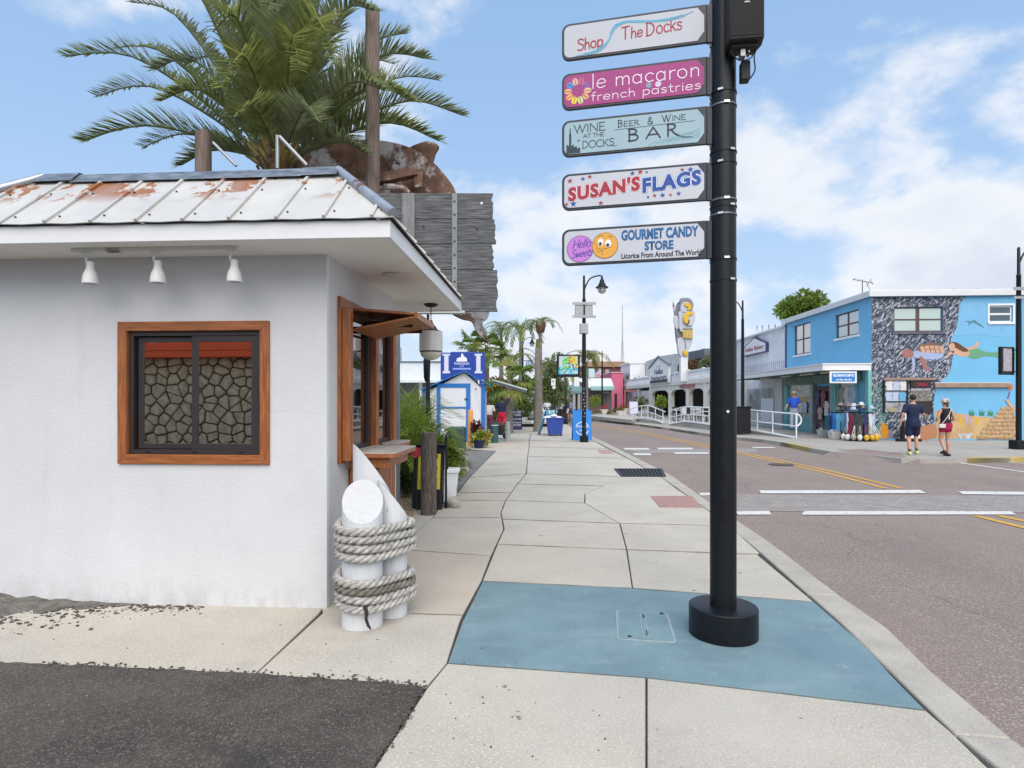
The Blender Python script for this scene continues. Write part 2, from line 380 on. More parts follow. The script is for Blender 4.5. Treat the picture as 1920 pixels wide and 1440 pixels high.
WHITE_TRIM = paint('white_trim_paint', (.72,.73,.745), .45, var=.04)
SOFFIT = paint('cream_soffit_paint', (.82,.80,.75), .6, var=.03)
STAIN_WOOD = mat('stained_cedar', (.25,.075,.022), .38, var=.3, scale=6, stretch=(9,9,.7), bump=.25, bscale=20, col2=(.42,.15,.05))
DARKFRAME = paint('dark_bronze_aluminium', (.035,.027,.028), .4)
BLACKP = mat('black_powder_coat', (.0055,.007,.010), .40, var=.25, scale=9, bump=.10, bscale=90, spec=.3, spk=[(70, .72, (.10,.10,.10), .4)])
BLACKP2 = mat('black_plain', (.012,.012,.014), .5, var=.2)
GREYWOOD = mat('weathered_plank_wood', (.032,.034,.038), .85, var=.4, scale=5, stretch=(.6,5,8), bump=1., bscale=9, col2=(.17,.175,.18), detail=10); obj_random(GREYWOOD, .22)
GREYPOST = mat('weathered_batten_wood', (.20,.205,.21), .85, var=.35, scale=8, stretch=(7,7,.6), bump=.7, bscale=9)
POSTWOOD = mat('weathered_pole_wood', (.15,.105,.085), .85, var=.4, scale=7, stretch=(8,8,.5), bump=.9, bscale=8, col2=(.30,.235,.20))
PILEWOOD = mat('dark_driftwood', (.06,.047,.04), .9, var=.5, scale=9, stretch=(7,7,.7), bump=1., bscale=7, col2=(.19,.16,.14))
CONC = mat('sidewalk_concrete', (.455,.42,.36), .85, var=.12, scale=1.1, bump=.4, bscale=140, detail=9, spk=[(75,.57,(.62,.575,.495),.75),(60,.64,(.22,.20,.17),.6)])
for nm_, sc_, lo_, hi_, off_, c_, k_ in ((1, 2.6, .55, .75, (3,3,0), (.34,.31,.27), .55), (2, 6.5, .70, .72, (9,1,0), (.09,.08,.07), .85), (3, .5, .45, .7, (1,8,0), (.47,.445,.395), .5)):
    nf = noise_fac(CONC, sc_, lo_, hi_, off=off_, detail=3 if nm_ == 2 else 6); setc(CONC, mixc(CONC, basec(CONC), fmul(CONC, nf, k_), c_))
obj_random(CONC, .035)
CONC_W = mat('warm_sidewalk_concrete', (.455,.41,.345), .85, var=.10, scale=1.3, bump=.3, bscale=140, detail=9, spk=[(90,.62,(.62,.59,.53),.6),(75,.67,(.22,.20,.18),.6)])
nf = noise_fac(CONC_W, 5, .715, .735, off=(4,1,0), detail=3); setc(CONC_W, mixc(CONC_W, basec(CONC_W), fmul(CONC_W, nf, .8), (.08,.075,.07)))
obj_random(CONC_W, .035)
BLUEC = mat('blue_painted_concrete', (.145,.235,.272), .8, var=.12, scale=2.2, bump=.35, bscale=120, detail=9, col2=(.185,.285,.32), spk=[(100,.62,(.34,.38,.41),.5),(34,.70,(.06,.07,.08),.7)])
nf = noise_fac(BLUEC, 1.4, .55, .8, off=(1,5,0), stretch=(1,2.2,1)); setc(BLUEC, mixc(BLUEC, basec(BLUEC), fmul(BLUEC, nf, .6), (.30,.365,.385)))
nf = noise_fac(BLUEC, 7, .60, .68, off=(6,5,0), detail=9, rough=.75); setc(BLUEC, mixc(BLUEC, basec(BLUEC), fmul(BLUEC, nf, .5), (.42,.43,.42)))
nf = noise_fac(BLUEC, 1.1, .5, .7, off=(3,9,0)); setc(BLUEC, mixc(BLUEC, basec(BLUEC), fmul(BLUEC, nf, .35), (.10,.17,.26)))
DKASPH = mat('dark_asphalt', (.056,.047,.040), .9, var=.3, scale=2.0, bump=1., bscale=120, detail=10, col2=(.098,.084,.072), spk=[(95,.55,(.17,.155,.14),.75),(80,.60,(.018,.016,.016),.7),(30,.735,(.5,.5,.48),.8)])
ROADM = mat('worn_asphalt', (.225,.176,.155), .9, var=.14, scale=.5, bump=.6, bscale=90, detail=10, spk=[(60,.55,(.42,.36,.33),.7),(75,.58,(.11,.088,.082),.7)])
nf = noise_fac(ROADM, .35, .4, .7, stretch=(1,.12,1), off=(4,4,0)); setc(ROADM, mixc(ROADM, basec(ROADM), fmul(ROADM, nf, .25), (.30,.245,.215)))
nf = noise_fac(ROADM, .9, .55, .62, stretch=(1,.4,1), off=(8,2,0), detail=8); setc(ROADM, mixc(ROADM, basec(ROADM), fmul(ROADM, nf, .3), (.19,.15,.14)))
cracks(ROADM, .55, .007, (.07,.06,.055), .5)
KERBM = mat('kerb_concrete', (.40,.37,.32), .85, var=.14, scale=3, bump=.3, bscale=110, detail=8, spk=[(80,.6,(.56,.54,.5),.6),(60,.64,(.18,.17,.15),.6)])
FARW = mat('far_walk_concrete', (.35,.33,.30), .85, var=.12, scale=.8, bump=.1, bscale=50, detail=8)
GAP = mat('dirt_in_joint', (.055,.05,.042), .95, var=.4, scale=20, bump=.5)
WLINE = mat('white_road_paint', (.62,.61,.58), .7, var=.08, scale=3, spk=[(14,.62,(.25,.22,.21),.8),(60,.62,(.35,.32,.3),.6)])
YLINE = mat('yellow_road_paint', (.62,.33,.045), .7, var=.1, scale=3, spk=[(16,.62,(.25,.2,.18),.8)])
# ---------------------------------------------------------------- ground, road, sidewalks
g = MB(); g.box((0, 150, -.35), (900, 1100, .4)); ground = struct(g.build('ground', mat('distant_ground', (.30,.285,.26), .95, var=.2, scale=.2), smooth=False))
# road sheet
rd = MB(); rd.add([(-1.2,-40,-.145),(60,-40,-.145),(60,60,-.145),(14,140,-.145),(-6,140,-.145),(-1.2,60,-.145)], [(0,1,2,3,4,5)])
road = struct(rd.build('road', ROADM, smooth=False))
# road markings lie 4 mm above
def g_quad(pts, z): return [tuple(G(x, y, z)) for x, y in pts]
def flat(name, quads, z, m, parent=None, kind=True):
    mb = MB()
    for q in quads: mb.add(g_quad(q, z), [tuple(reversed(range(len(q))))])
    o = mb.build(name, m, parent, smooth=False)
    # make sure faces look up
    for p in o.data.polygons:
        if p.normal.z < 0: p.flip()
    if kind and parent is None: struct(o)
    return o
# grey paver band of the near crosswalk + far one
PAV = mat('grey_pavers', (.30,.27,.25), .9, var=.25, scale=5, bump=.4, bscale=60, spk=[(60,.6,(.3,.28,.27),.5)])
def add_brick(m, w, h, mortar):
    N, L, b = nodes_of(m); tc = N.new('ShaderNodeTexCoord'); mp = N.new('ShaderNodeMapping'); L.new(tc.outputs['Object'], mp.inputs[0]); mp.inputs['Rotation'].default_value = (0,0,R(42))
    br = N.new('ShaderNodeTexBrick'); L.new(mp.outputs[0], br.inputs['Vector']); br.inputs['Scale'].default_value = 1; br.inputs['Brick Width'].default_value = w; br.inputs['Row Height'].default_value = h
    br.inputs['Mortar Size'].default_value = mortar; br.inputs['Color1'].default_value = (0,0,0,1); br.inputs['Color2'].default_value = (.3,.3,.3,1); br.inputs['Mortar'].default_value = (1,1,1,1)
    setc(m, mixc(m, basec(m), br.outputs[0], (.22,.20,.19)))
add_brick(PAV, .2, .1, .008)
flat('crosswalk_pavers', [[(1312,927),(1925,929),(2400,931),(2400,966),(1920,961),(1352,958)], [(1178,843),(1330,841.5),(1420,841),(1420,848.5),(1330,849.5),(1194,850)]], -.139, PAV)
flat('crosswalk_line', [[(1378,958.5),(1442,958),(1447,964.5),(1384,965)], [(1508,958),(1895,958.5),(1906,964.5),(1503,965)], [(1423,919.5),(1725,918.5),(1737,924.5),(1427,925)], [(1795,921),(2300,925),(2300,931),(1806,926.5)],
    [(1310,924),(1332,923.5),(1334,928.5),(1314,929)], [(1168,840),(1216,840),(1219,843),(1172,843)], [(1232,839.5),(1297,839.5),(1300,842.5),(1235,842.5)], [(1186,850),(1219,850),(1222,853.5),(1190,853.5)], [(1262,848),(1326,848),(1330,851),(1267,851)], [(1410,838),(1450,838),(1455,840),(1412,840)]], -.133, WLINE)
def curve_strip(pts, w, z):   # strip of given world width along px points
    p = [G(x, y, z) for x, y in pts]; p = catmull(p, 6); quads = []
    for i in range(len(p)-1):
        def nrm(k):
            t = (p[min(k+1, len(p)-1)]-p[max(k-1, 0)]).normalized(); return Vector((-t.y, t.x, 0))*w/2
        a, b = nrm(i), nrm(i+1); quads.append([p[i]-a, p[i+1]-b, p[i+1]+b, p[i]+a])
    return quads
def strip_obj(name, strips, m, z):
    mb = MB()
    for pts, w in strips:
        for q in curve_strip(pts, w, z): mb.add(q, [(0,1,2,3)])
    o = mb.build(name, m, smooth=False)
    for p in o.data.polygons:
        if p.normal.z < 0: p.flip()
    return struct(o)
strip_obj('centre_line', [([(1690,915.5),(1590,891),(1500,871),(1395,849),(1330,836),(1262,822),(1190,808),(1120,798),(1075,790)], .11), ([(1660,915.5),(1566,891),(1480,871),(1382,850),(1318,837),(1252,823.5),(1182,809.5),(1114,799),(1070,791)], .11),
    ([(1828,966.5),(1920,989),(2040,1020),(2300,1090)], .12), ([(1872,966.5),(1960,985),(2100,1018),(2350,1078)], .12)], YLINE, -.1365)
strip_obj('edge_line', [([(1590,845.5),(1660,851),(1760,862.5),(1920,884.5),(2100,908)], .15), ([(1790,860),(1860,864),(1925,869),(2100,880)], .12)], WLINE, -.1365)
mh = MB(); c = G(1465,871,-.133); mh.lathe([(.33,0),(.33,.003)], c, 28); m_ = mh.build('manhole_cover', mat('rusty_iron_cover', (.10,.08,.075), .7, metal=.3, var=.4, scale=20, bump=.4), smooth=False); tag(m_, 'round iron manhole cover set in the road beside the yellow lines', 'manhole cover')
# near sidewalk : base with recessed slabs
kerb_out = [(2060,1520),(1920,1404),(1824,1321),(1740,1254),(1655,1169),(1560,1107),(1475,1040),(1445,1017),(1382,976),(1329,940),(1257,890),(1191,857),(1156,840),(1132,828),(1112,819)]
kerb_in = [(1990,1545),(1852,1437),(1785,1372),(1740,1328),(1672,1265),(1627,1214),(1532,1130),(1430,1040),(1406,1020),(1340,966),(1306,941),(1238,893),(1176,858),(1143,841),(1122,830),(1100,821)]
back = [(1085,809),(1068,798),(1052,789)]
side = MB()
sw = [tuple(G(x, y))[:2] for x, y in kerb_in]+[tuple(G(x, y))[:2] for x, y in back]+[(-60,44),(-60,-30),(1.9,-30)]
side.poly(sw, -.20, -.016); sidewalk = struct(side.build('sidewalk', GAP, smooth=False))
def inset(p, d):
    n = len(p); A = sum(p[i][0]*p[(i+1) % n][1]-p[(i+1) % n][0]*p[i][1] for i in range(n))
    if A < 0: p = p[::-1]
    out = []
    for i in range(n):
        a, b, c = Vector(p[i-1]), Vector(p[i]), Vector(p[(i+1) % n]); u = (b-a).normalized(); v = (c-b).normalized()
        n1 = Vector((-u.y, u.x)); n2 = Vector((-v.y, v.x)); q = n1+n2
        if q.length < 1e-4: q = n1
        q.normalize(); k = max(q.dot(n1), .5); out.append(tuple(b+q*d/k))
    return out
rs = random.Random(4)
def slab(px, m=CONC, name='slab', gap=None, world_=False, z=0.):
    p = [(Vector(q[:2]) if world_ else Vector(G(*q)[:2])) for q in px]
    if gap is None: gap = .005+.0006*max(0, min(12, sum(q.y for q in p)/len(p)-4))
    mb = MB(); mb.poly(inset([tuple(q) for q in p], gap), -.03, z+rs.uniform(-.002, .002)); return mb.build(name, m, sidewalk, bevel=.004, seg=1)
slab([(838,1243),(1212,1270),(1212,1760),(600,1760),(700,1440),(800,1289)])
slab([(1212,1270),(1737,1331),(1785,1372),(1852,1437),(1990,1545),(2300,1760),(1212,1760)])
bs = slab([(904,1089),(1180,1102),(1527,1128),(1627,1214),(1672,1265),(1737,1331),(1212,1270),(838,1243),(866,1165)], BLUEC, gap=.006); bs['label'] = 'slab painted faded blue around the sign pole'
slab([(932,1020),(1175,1030),(1186,1102),(904,1089)]); slab([(1175,1030),(1340,1036),(1420,1039),(1527,1128),(1186,1102)])
slab([(941.5,973),(1162,981),(1175,1030),(932,1020),(945,992)]); slab([(1162,981),(1332,985),(1370,988),(1425,1037),(1175,1030)])
slab([(948,938),(1096,943),(1162,981),(941.5,973),(939,962)]); slab([(1133,911),(1265,914),(1306,941),(1368,987),(1162,981),(1096,943),(1097,926)])
slab([(970,907),(1133,911),(1097,926),(1096,943),(948,938)])
slab([(987,888),(1158,893),(1238,893),(1266,914),(1133,911),(970,907)])
slab([(989,856),(1186,859),(1178,859),(1236,892),(1158,893),(987,888)] if False else [(989,856),(1176,859),(1236,892),(1158,893),(987,888)])
slab([(992,838),(1140,841),(1176,859),(989,856)]); slab([(992,826),(1116,828),(1140,841),(992,838)])
# left of the long joint
slab([(604,1149),(868,1153),(862,1166),(838,1243),(800,1287),(700,1277),(479,1263)])
slab([(-700,1085),(480,1100),(612,1130),(600,1149),(479,1263),(200,1250),(0,1242),(-900,1215)])
slab([(600,1038),(765,1031),(921,1042),(903,1089),(868,1153),(604,1149)], CONC_W); slab([(700,1000),(768,1008),(811,971),(941,970),(944.5,992),(921,1042),(765,1031),(600,1038)], CONC_W)
slab([(811,971),(833,938),(948,938),(939,962),(941,970)], CONC_W); slab([(833,938),(858,923),(959,923),(948,938)], CONC_W)
slab([(858,923),(880,895),(987,888),(970,907),(959,923)], CONC_W); slab([(880,895),(905,870),(989,860),(987,888)], CONC_W)
slab([(905,870),(930,845),(992,838),(989,860)], CONC_W); slab([(800,845),(930,845),(905,870),(880,895),(858,923),(840,925),(800,925)], mat('grey_asphalt_patch', (.19,.18,.175), .9, var=.2, scale=3, bump=.4, bscale=90))
slab([(640,1012),(766,1009),(811,971),(833,938),(858,923),(830,890),(640,890)], CONC_W, z=-.006)
slab([(930,845),(880,842),(900,826),(992,826),(992,838)], CONC_W); slab([(700,842),(880,842),(900,826),(700,826)], CONC_W)
# beyond
slab([(700,825.5),(992,825.5),(996,812),(700,812)], CONC); slab([(992,825.5),(1114,827),(1098,819),(1088,812),(996,812)], CONC); slab([(500,811.5),(1087,811.5),(1066,797),(500,797)], CONC); slab([(500,796.5),(1064,796.5),(1052,789),(500,789)], CONC_W)
rj = random.Random(5); JD = mat('joint_dirt', (.13,.115,.095), .95, var=.4, scale=12)
for line in ([(942,973),(1162,981),(1332,985)],[(932,1020),(1175,1030),(1406,1039)],[(765,1031),(921,1042)],[(811,971),(941,970)],[(754,1149),(868,1153)],[(833,938),(948,938),(1096,943)],[(858,923),(959,923)],[(880,895),(987,888),(1158,893)],[(989,856),(1176,859)],[(992,838),(1140,841)],[(992,826),(1112,828)],[(904,1089),(1180,1102),(1527,1128)],[(838,1243),(1212,1270),(1737,1331)],[(970,907),(1133,911)]):
    pts = [G(x, y, .0035) for x, y in line]; L0 = []; L1 = []
    for a, b in zip(pts, pts[1:]):
        n = max(3, int((b-a).length/.12)); t = (b-a).normalized(); nn = Vector((-t.y, t.x, 0))
        for k in range(n+1):
            p = a.lerp(b, k/n); w_ = (.0035+.0016*max(0, p.y-4))*rj.uniform(.6, 1.3); o = nn*rj.uniform(-.0015, .0015); L0.append(p-nn*w_+o); L1.append(p+nn*w_+o)
    mb = MB(); m_ = len(L0); mb.add(L0+L1, [(k, k+1, m_+k+1, m_+k) for k in range(m_-1)]); mb.build('joint', JD, sidewalk, smooth=False)
# asphalt lot in the corner
lot = MB(); ed = []
for a, b in (((-900,1216),(0,1243)),((0,1243),(200,1251)),((200,1251),(480,1264.5)),((480,1264.5),(700,1279)),((700,1279),(794,1290))):
    for k in range(14):
        t = k/14; ed.append((a[0]+(b[0]-a[0])*t, a[1]+(b[1]-a[1])*t+rs.uniform(-1.4, 1.4)))
for a, b in (((794,1290),(760,1350)),((760,1350),(697,1440)),((697,1440),(560,1650)),((560,1650),(520,1760))):
    for k in range(8):
        t = k/8; ed.append((a[0]+(b[0]-a[0])*t+rs.uniform(-2, 2), a[1]+(b[1]-a[1])*t))
lp = [tuple(G(x, y)[:2]) for x, y in ed]+[(.2,-25),(-40,-25),(-40,lp0)] if False else [tuple(G(x, y)[:2]) for x, y in ed]
lp += [(-.6,-30),(-50,-30),(-50,4.0)]
lot.poly(lp, -.02, .006); 
nf = noise_fac(DKASPH, .7, .5, .7, off=(2,2,0), detail=7); setc(DKASPH, mixc(DKASPH, basec(DKASPH), fmul(DKASPH, nf, .45), (.15,.13,.115)))
nf = noise_fac(DKASPH, 1.6, .60, .66, off=(7,2,0), detail=4); setc(DKASPH, mixc(DKASPH, basec(DKASPH), fmul(DKASPH, nf, .5), (.025,.022,.02)))
lot_o = struct(lot.build('asphalt_lot', DKASPH, smooth=False))
# loose debris against the kiosk wall
dm = MB(); rb = random.Random(11)
for i in range(900):
    t = rb.random()**1.5; px = -60+t*480; py = 1129+px*.02+abs(rb.gauss(0, 1))*(26*(1-t)**1.3+4)
    if px > 380: continue
    r = rb.choice([.003,.004,.005,.007,.012]); q = G(px, py); dm.blob((q.x, q.y, r*.4), (r*1.5, r*1.2, r*.8), i, .3, 1)
for i in range(60):
    q = G(rb.uniform(0, 1150), rb.uniform(1150, 1420)); 
    if q.y > 4.3: continue
    r = rb.uniform(.003, .006); dm.blob((q.x, q.y, r*.3), r, i, .3, 1)
for i in range(420):
    a_, b_ = ed[rb.randrange(20, len(ed)-12)], None; q = G(a_[0]+rb.uniform(-8, 8), a_[1]+rb.gauss(0, 3.5)); r = rb.uniform(.003, .008); dm.blob((q.x, q.y, .006+r*.2), (r*1.4, r*1.1, r*.7), i, .3, 1)
stuff(dm.build('loose_grit', mat('dark_grit', (.04,.036,.032), .95, var=.6, scale=40, col2=(.13,.12,.10))), 'dark loose grit and soil scattered along the foot of the white wall', 'grit')
dr = MB(); n_ = 26; rows = []
for i in range(n_+1):
    t = i/n_; x = -120+t*400; base = G(x, 1127+x*.02); w_ = (.62*(1-t)**1.3+.03)*(1+.3*math.sin(i*1.7)); rows.append((base.x, base.y, w_))
vs = []
for x, y, w_ in rows: vs += [(x, y+.1, .002+w_*.16), (x, y-w_*.45, .002+w_*.09), (x, y-w_, .0025)]
dr.add(vs, [f for i in range(n_) for f in ((3*i, 3*i+1, 3*i+4, 3*i+3), (3*i+1, 3*i+2, 3*i+5, 3*i+4))])
stuff(dr.build('soil_drift', mat('grey_soil', (.14,.13,.115), .95, var=.4, scale=14, bump=1., bscale=60, spk=[(60,.6,(.05,.045,.04),.8)])), 'low drift of grey soil along the left end of the white wall', 'soil')
# kerb
kerb = MB(); ko = [Vector(G(x, y)[:2]) for x, y in kerb_out]; ki = [Vector(G(x, y)[:2]) for x, y in kerb_in]
def resample(pts, n):
    d = [0]
    for i in range(len(pts)-1): d.append(d[-1]+(pts[i+1]-pts[i]).length)
    out = []
    for k in range(n+1):
        s = d[-1]*k/n; i = max(j for j in range(len(d)) if d[j] <= s+1e-9); i = min(i, len(pts)-2)
        out.append(pts[i].lerp(pts[i+1], (s-d[i])/(d[i+1]-d[i])))
    return out
pk = [Vector((3.0,-12)), Vector((2.35,-3))]; NS = 54
ko = resample([Vector((3.2,-12))]+ko, NS); ki2 = []
kin = [Vector((2.9,-12))]+ki
def nearest(pts, q):
    best = None
    for i in range(len(pts)-1):
        a, b = pts[i], pts[i+1]; t = max(0, min(1, (q-a).dot(b-a)/(b-a).length_squared)); c = a.lerp(b, t); d = (c-q).length
        if best is None or d < best[0]: best = (d, c)
    return best[1]
ki2 = [nearest(kin, q) for q in ko]
kb = MB(); kb.add([], []); kerb_root = None
base = MB()
for i in range(NS):
    pass
first = True; seglen = 3; kerb_o = None
YK = mat('yellow_kerb_paint', (.42,.33,.10), .8, var=.2, scale=3, bump=.3, spk=[(20,.6,(.35,.33,.3),.8)])
for s0 in range(0, NS, seglen):
    s1 = min(s0+seglen, NS); mb = MB()
    top = [(ki2[k], ko[k]) for k in range(s0, s1+1)]
    pi = [tuple(a.lerp(b, .03)) for a, b in top]; po = [tuple(b) for a, b in top]
    def cut(l):   # 4 mm end joints
        a, b = Vector(l[0]), Vector(l[1]); c, d = Vector(l[-1]), Vector(l[-2])
        l[0] = tuple(a+(b-a).normalized()*.004); l[-1] = tuple(c+(d-c).normalized()*.004); return l
    pi, po = cut(pi), cut(po)
    mb.poly(po+pi[::-1], -.2, .001)
    if kerb_o is None: kerb_o = struct(mb.build('kerb', KERBM, bevel=.012, seg=2))
    else: mb.build('kerb_segment', KERBM, kerb_o, bevel=.012, seg=2)
# joint dirt strip between kerb and slabs is the sidewalk base; utility cover in the blue slab
uc = MB(); q = [G(1155,1145,.0), G(1252,1150,.0), G(1269,1206,.0), G(1157,1199,.0)]
cxy = sum(q, Vector())/4
def rpoly(pts, r, n=4):
    out = []; m = len(pts)
    for i in range(m):
        a, b, c = Vector(pts[i-1][:2]), Vector(pts[i][:2]), Vector(pts[(i+1) % m][:2]); u = (a-b).normalized(); v = (c-b).normalized()
        p0 = b+u*r; p1 = b+v*r
        for k in range(n+1):
            t = k/n; out.append(tuple(p0*(1-t)**2+b*2*t*(1-t)+p1*t*t))
    return out
ut = thing('utility_cover', 'blue painted rectangular utility cover set in the blue slab beside the sign pole', 'utility cover', (cxy.x, cxy.y, 0))
f_ = MB(); f_.poly(rpoly(q, .035), .0, .0035); f_.build('frame', mat('pale_grey_rim', (.30,.35,.37), .8, var=.2, scale=30), ut, smooth=False)
qi = inset([tuple(v[:2]) for v in q], .014); f_ = MB(); f_.poly(rpoly([Vector(v) for v in qi], .03), .001, .007); f_.build('lid', BLUEC, ut, smooth=False)
a_, b_ = (q[0]+q[1])/2, (q[2]+q[3])/2
for dx_ in (-.018, .018): f_ = MB(); f_.bar((a_.x+dx_, a_.y-.02, .0075), (b_.x+dx_, b_.y+.02, .0075), .004, .003); f_.build('rib', mat('pale_grey_rim', (.3,.35,.37)), ut)
for (x, y, w_, h_) in ((1206,1157,3,6),(1213,1188,4,9),(1180,1195,7,3),(1240,1152,7,3)):
    f_ = MB(); f_.poly([tuple(G(x-w_/2,y-h_/2)[:2]), tuple(G(x+w_/2,y-h_/2)[:2]), tuple(G(x+w_/2+1,y+h_/2)[:2]), tuple(G(x-w_/2+1,y+h_/2)[:2])], .005, .0085); f_.build('lift_slot', BLACKP2, ut, smooth=False)
# drain grate
dg = [G(1153,880), G(1240,880), G(1247,894), G(1166,894)]; c0 = sum(dg, Vector())/4
dt = thing('drain_grate', 'black slotted storm drain grate in the sidewalk next to the kerb', 'drain grate', (c0.x, c0.y, 0))
mb = MB(); mb.poly([tuple(v[:2]) for v in dg], .002, .0045); mb.build('pit', mat('pit_black', (.006,.006,.006), .9), dt, smooth=False)
for k in range(13):
    t = (k+.5)/13; a = dg[0].lerp(dg[1], t); b = dg[3].lerp(dg[2], t)
    mb = MB(); mb.bar((a.x, a.y, .011), (b.x, b.y, .011), .035, .012); mb.build('bar', mat('cast_iron', (.045,.045,.048), .6, metal=.5, var=.3, scale=20), dt)
mb = MB()
for i in range(4): a, b = dg[i], dg[(i+1) % 4]; mb.bar((a.x, a.y, .0125), (b.x, b.y, .0125), .04, .014)
mb.build('rim', mat('cast_iron', (.045,.045,.048)), dt)
# red tactile pads
TACT = mat('red_tactile', (.32,.185,.165), .8, var=.2, scale=20)
for quad, lab in (([(1220,931),(1296,930),(1317,953),(1237,952)], 'red ribbed tactile pad in the sidewalk just left of the black sign pole'), ([(1120,843.5),(1142,843.5),(1153,850.5),(1126,850.5)], 'small red tactile pad farther along the kerb by the first crosswalk')):
    qq = [G(*v) for v in quad]; c0 = sum(qq, Vector())/4
    t_ = thing('tactile_pad', lab, 'tactile pad', (c0.x, c0.y, 0), group='red tactile pads in the sidewalk')
    mb = MB(); mb.poly([tuple(v[:2]) for v in qq], .001, .005); mb.build('plate', mat('pale_pad', (.42,.30,.28), .8, var=.2, scale=20), t_, smooth=False)
    n_ = 9 if quad[0][0] > 1200 else 4
    for k in range(n_):
        t = (k+.5)/n_; a = qq[0].lerp(qq[3], t); b = qq[1].lerp(qq[2], t); mb = MB()
        mb.bar((a.x, a.y, .0075), (b.x, b.y, .0075), .05, .007); mb.build('rib', TACT, t_)
# ---------------------------------------------------------------- the white kiosk
C0 = G(612, 1141); TH = math.atan(65/FPX)
K = thing('kiosk', 'white stucco ticket kiosk with rusty metal hip roof and cedar trimmed windows', 'kiosk', C0, -TH)
KM = W[K.name]
def kmb(): return MB(KM)
SOF = 2.785; WL = -2.86; WD = 2.13
wa, wb_, wz0, wz1 = -1.700, -.455, 1.130, 2.266    # outer frame of the front window
oa, ob, oz0, oz1 = wa+.07, wb_-.07, wz0+.07, wz1-.07
mb = kmb(); th = .16
mb.bb((WL,0,-.02),(oa,th,SOF)); mb.bb((ob,0,-.02),(0,th,SOF)); mb.bb((oa,0,-.02),(ob,th,oz0)); mb.bb((oa,0,oz1),(ob,th,SOF))
sb0, sb1, sz0, sz1 = .26, 2.02, 1.16, 2.44        # side opening
mb.bb((-th,th,-.02),(0,sb0,SOF)); mb.bb((-th,sb1,-.02),(0,WD,SOF)); mb.bb((-th,sb0,-.02),(0,sb1,sz0)); mb.bb((-th,sb0,sz1),(0,sb1,SOF))
mb.bb((WL,WD-th,-.02),(-th,WD,SOF)); mb.bb((WL,th,-.02),(WL+th,WD-th,SOF))
mb.build('wall', WHITE, K, smooth=False)
mb = kmb(); mb.bb((WL+th+.01,th+.01,-.01),(-th-.01,WD-th-.01,.02)); mb.build('floor', FARW, K)
mb = kmb(); mb.bb((-.8,th+.9,.02),(-.3,WD-th-.1,1.05)); mb.bb((-2.4,1.5,.02),(-1.2,1.9,1.9)); mb.build('cabinet', mat('interior_cabinet', (.18,.13,.10), .6), K)
# corner bead of the wall
mb = kmb(); mb.bb((0.001,-.001,0),(.004,.05,SOF-.01)); mb.build('corner_bead', WHITE_TRIM, K)
EA0, EA1, EB0, EB1 = -3.16, .64, -.49, 2.94
mb = kmb(); mb.bb((EA0+.02,EB0+.02,SOF),(EA1-.02,EB1-.02,SOF+.03)); mb.build('soffit', SOFFIT, K)
mb = kmb(); FT = SOF+.112
mb.bb((EA0,EB0,SOF-.012),(EA1,EB0+.02,FT)); mb.bb((EA1-.02,EB0+.02,SOF-.012),(EA1,EB1,FT)); mb.bb((EA0,EB0+.02,SOF-.012),(EA0+.02,EB1,FT)); mb.bb((EA0+.02,EB1-.02,SOF-.012),(EA1-.02,EB1,FT))
mb.build('fascia', WHITE_TRIM, K, bevel=.004)
# roof panels with ribs
ROOFM = mat('galvanised_roof', (.50,.495,.475), .42, metal=.0, var=.08, scale=2.5, bump=.12, bscale=30)
rz = noise_fac(ROOFM, 2.6, .485, .51, stretch=(1,.6,1.2), off=(3.4,1.0,2.2), detail=9, rough=.68)
N_, L_, b_ = nodes_of(ROOFM); tc_ = N_.new('ShaderNodeTexCoord'); sp_ = N_.new('ShaderNodeSeparateXYZ'); L_.new(tc_.outputs['Object'], sp_.inputs[0])
mr_ = N_.new('ShaderNodeMapRange'); L_.new(sp_.outputs[2], mr_.inputs[0]); mr_.inputs[1].default_value = 3.12; mr_.inputs[2].default_value = 3.24
rf_ = fmul(ROOFM, rz, mr_.outputs[0]); setc(ROOFM, mixc(ROOFM, basec(ROOFM), rf_, (.30,.11,.035)))
rd2 = noise_fac(ROOFM, 5, .45, .6, stretch=(1,.3,.6), off=(1,1,1)); setc(ROOFM, mixc(ROOFM, basec(ROOFM), fmul(ROOFM, rd2, .25), (.36,.38,.40)))
TA0, TA1, TB0, TB1, TZ = -2.42, .06, .10, 2.35, 3.455
ez = FT+.006
e = .03
def sl(a, t): # point on front slope at local a, t from eave 0 to ridge 1
    return (a, EB0-e+(TB0-EB0+e)*t, ez+(TZ-ez)*t)
xs = [.52-.34*k for k in range(-1, 12)]
def clip_front(a, t0=True):
    # returns t limit at given a because of hips
    if a > TA1: return (EA1+e-a)/(EA1+e-TA1)
    if a < TA0: return (a-EA0+e)/(TA0-EA0+e)
    return 1.0
allx = sorted(set([x for x in xs if EA0-e < x < EA1+e]+[EA0-e, EA1+e, TA0, TA1]))
cuts = sorted([x for x in xs if EA0-e < x < EA1+e])
edges = [EA0-e]+cuts+[EA1+e]
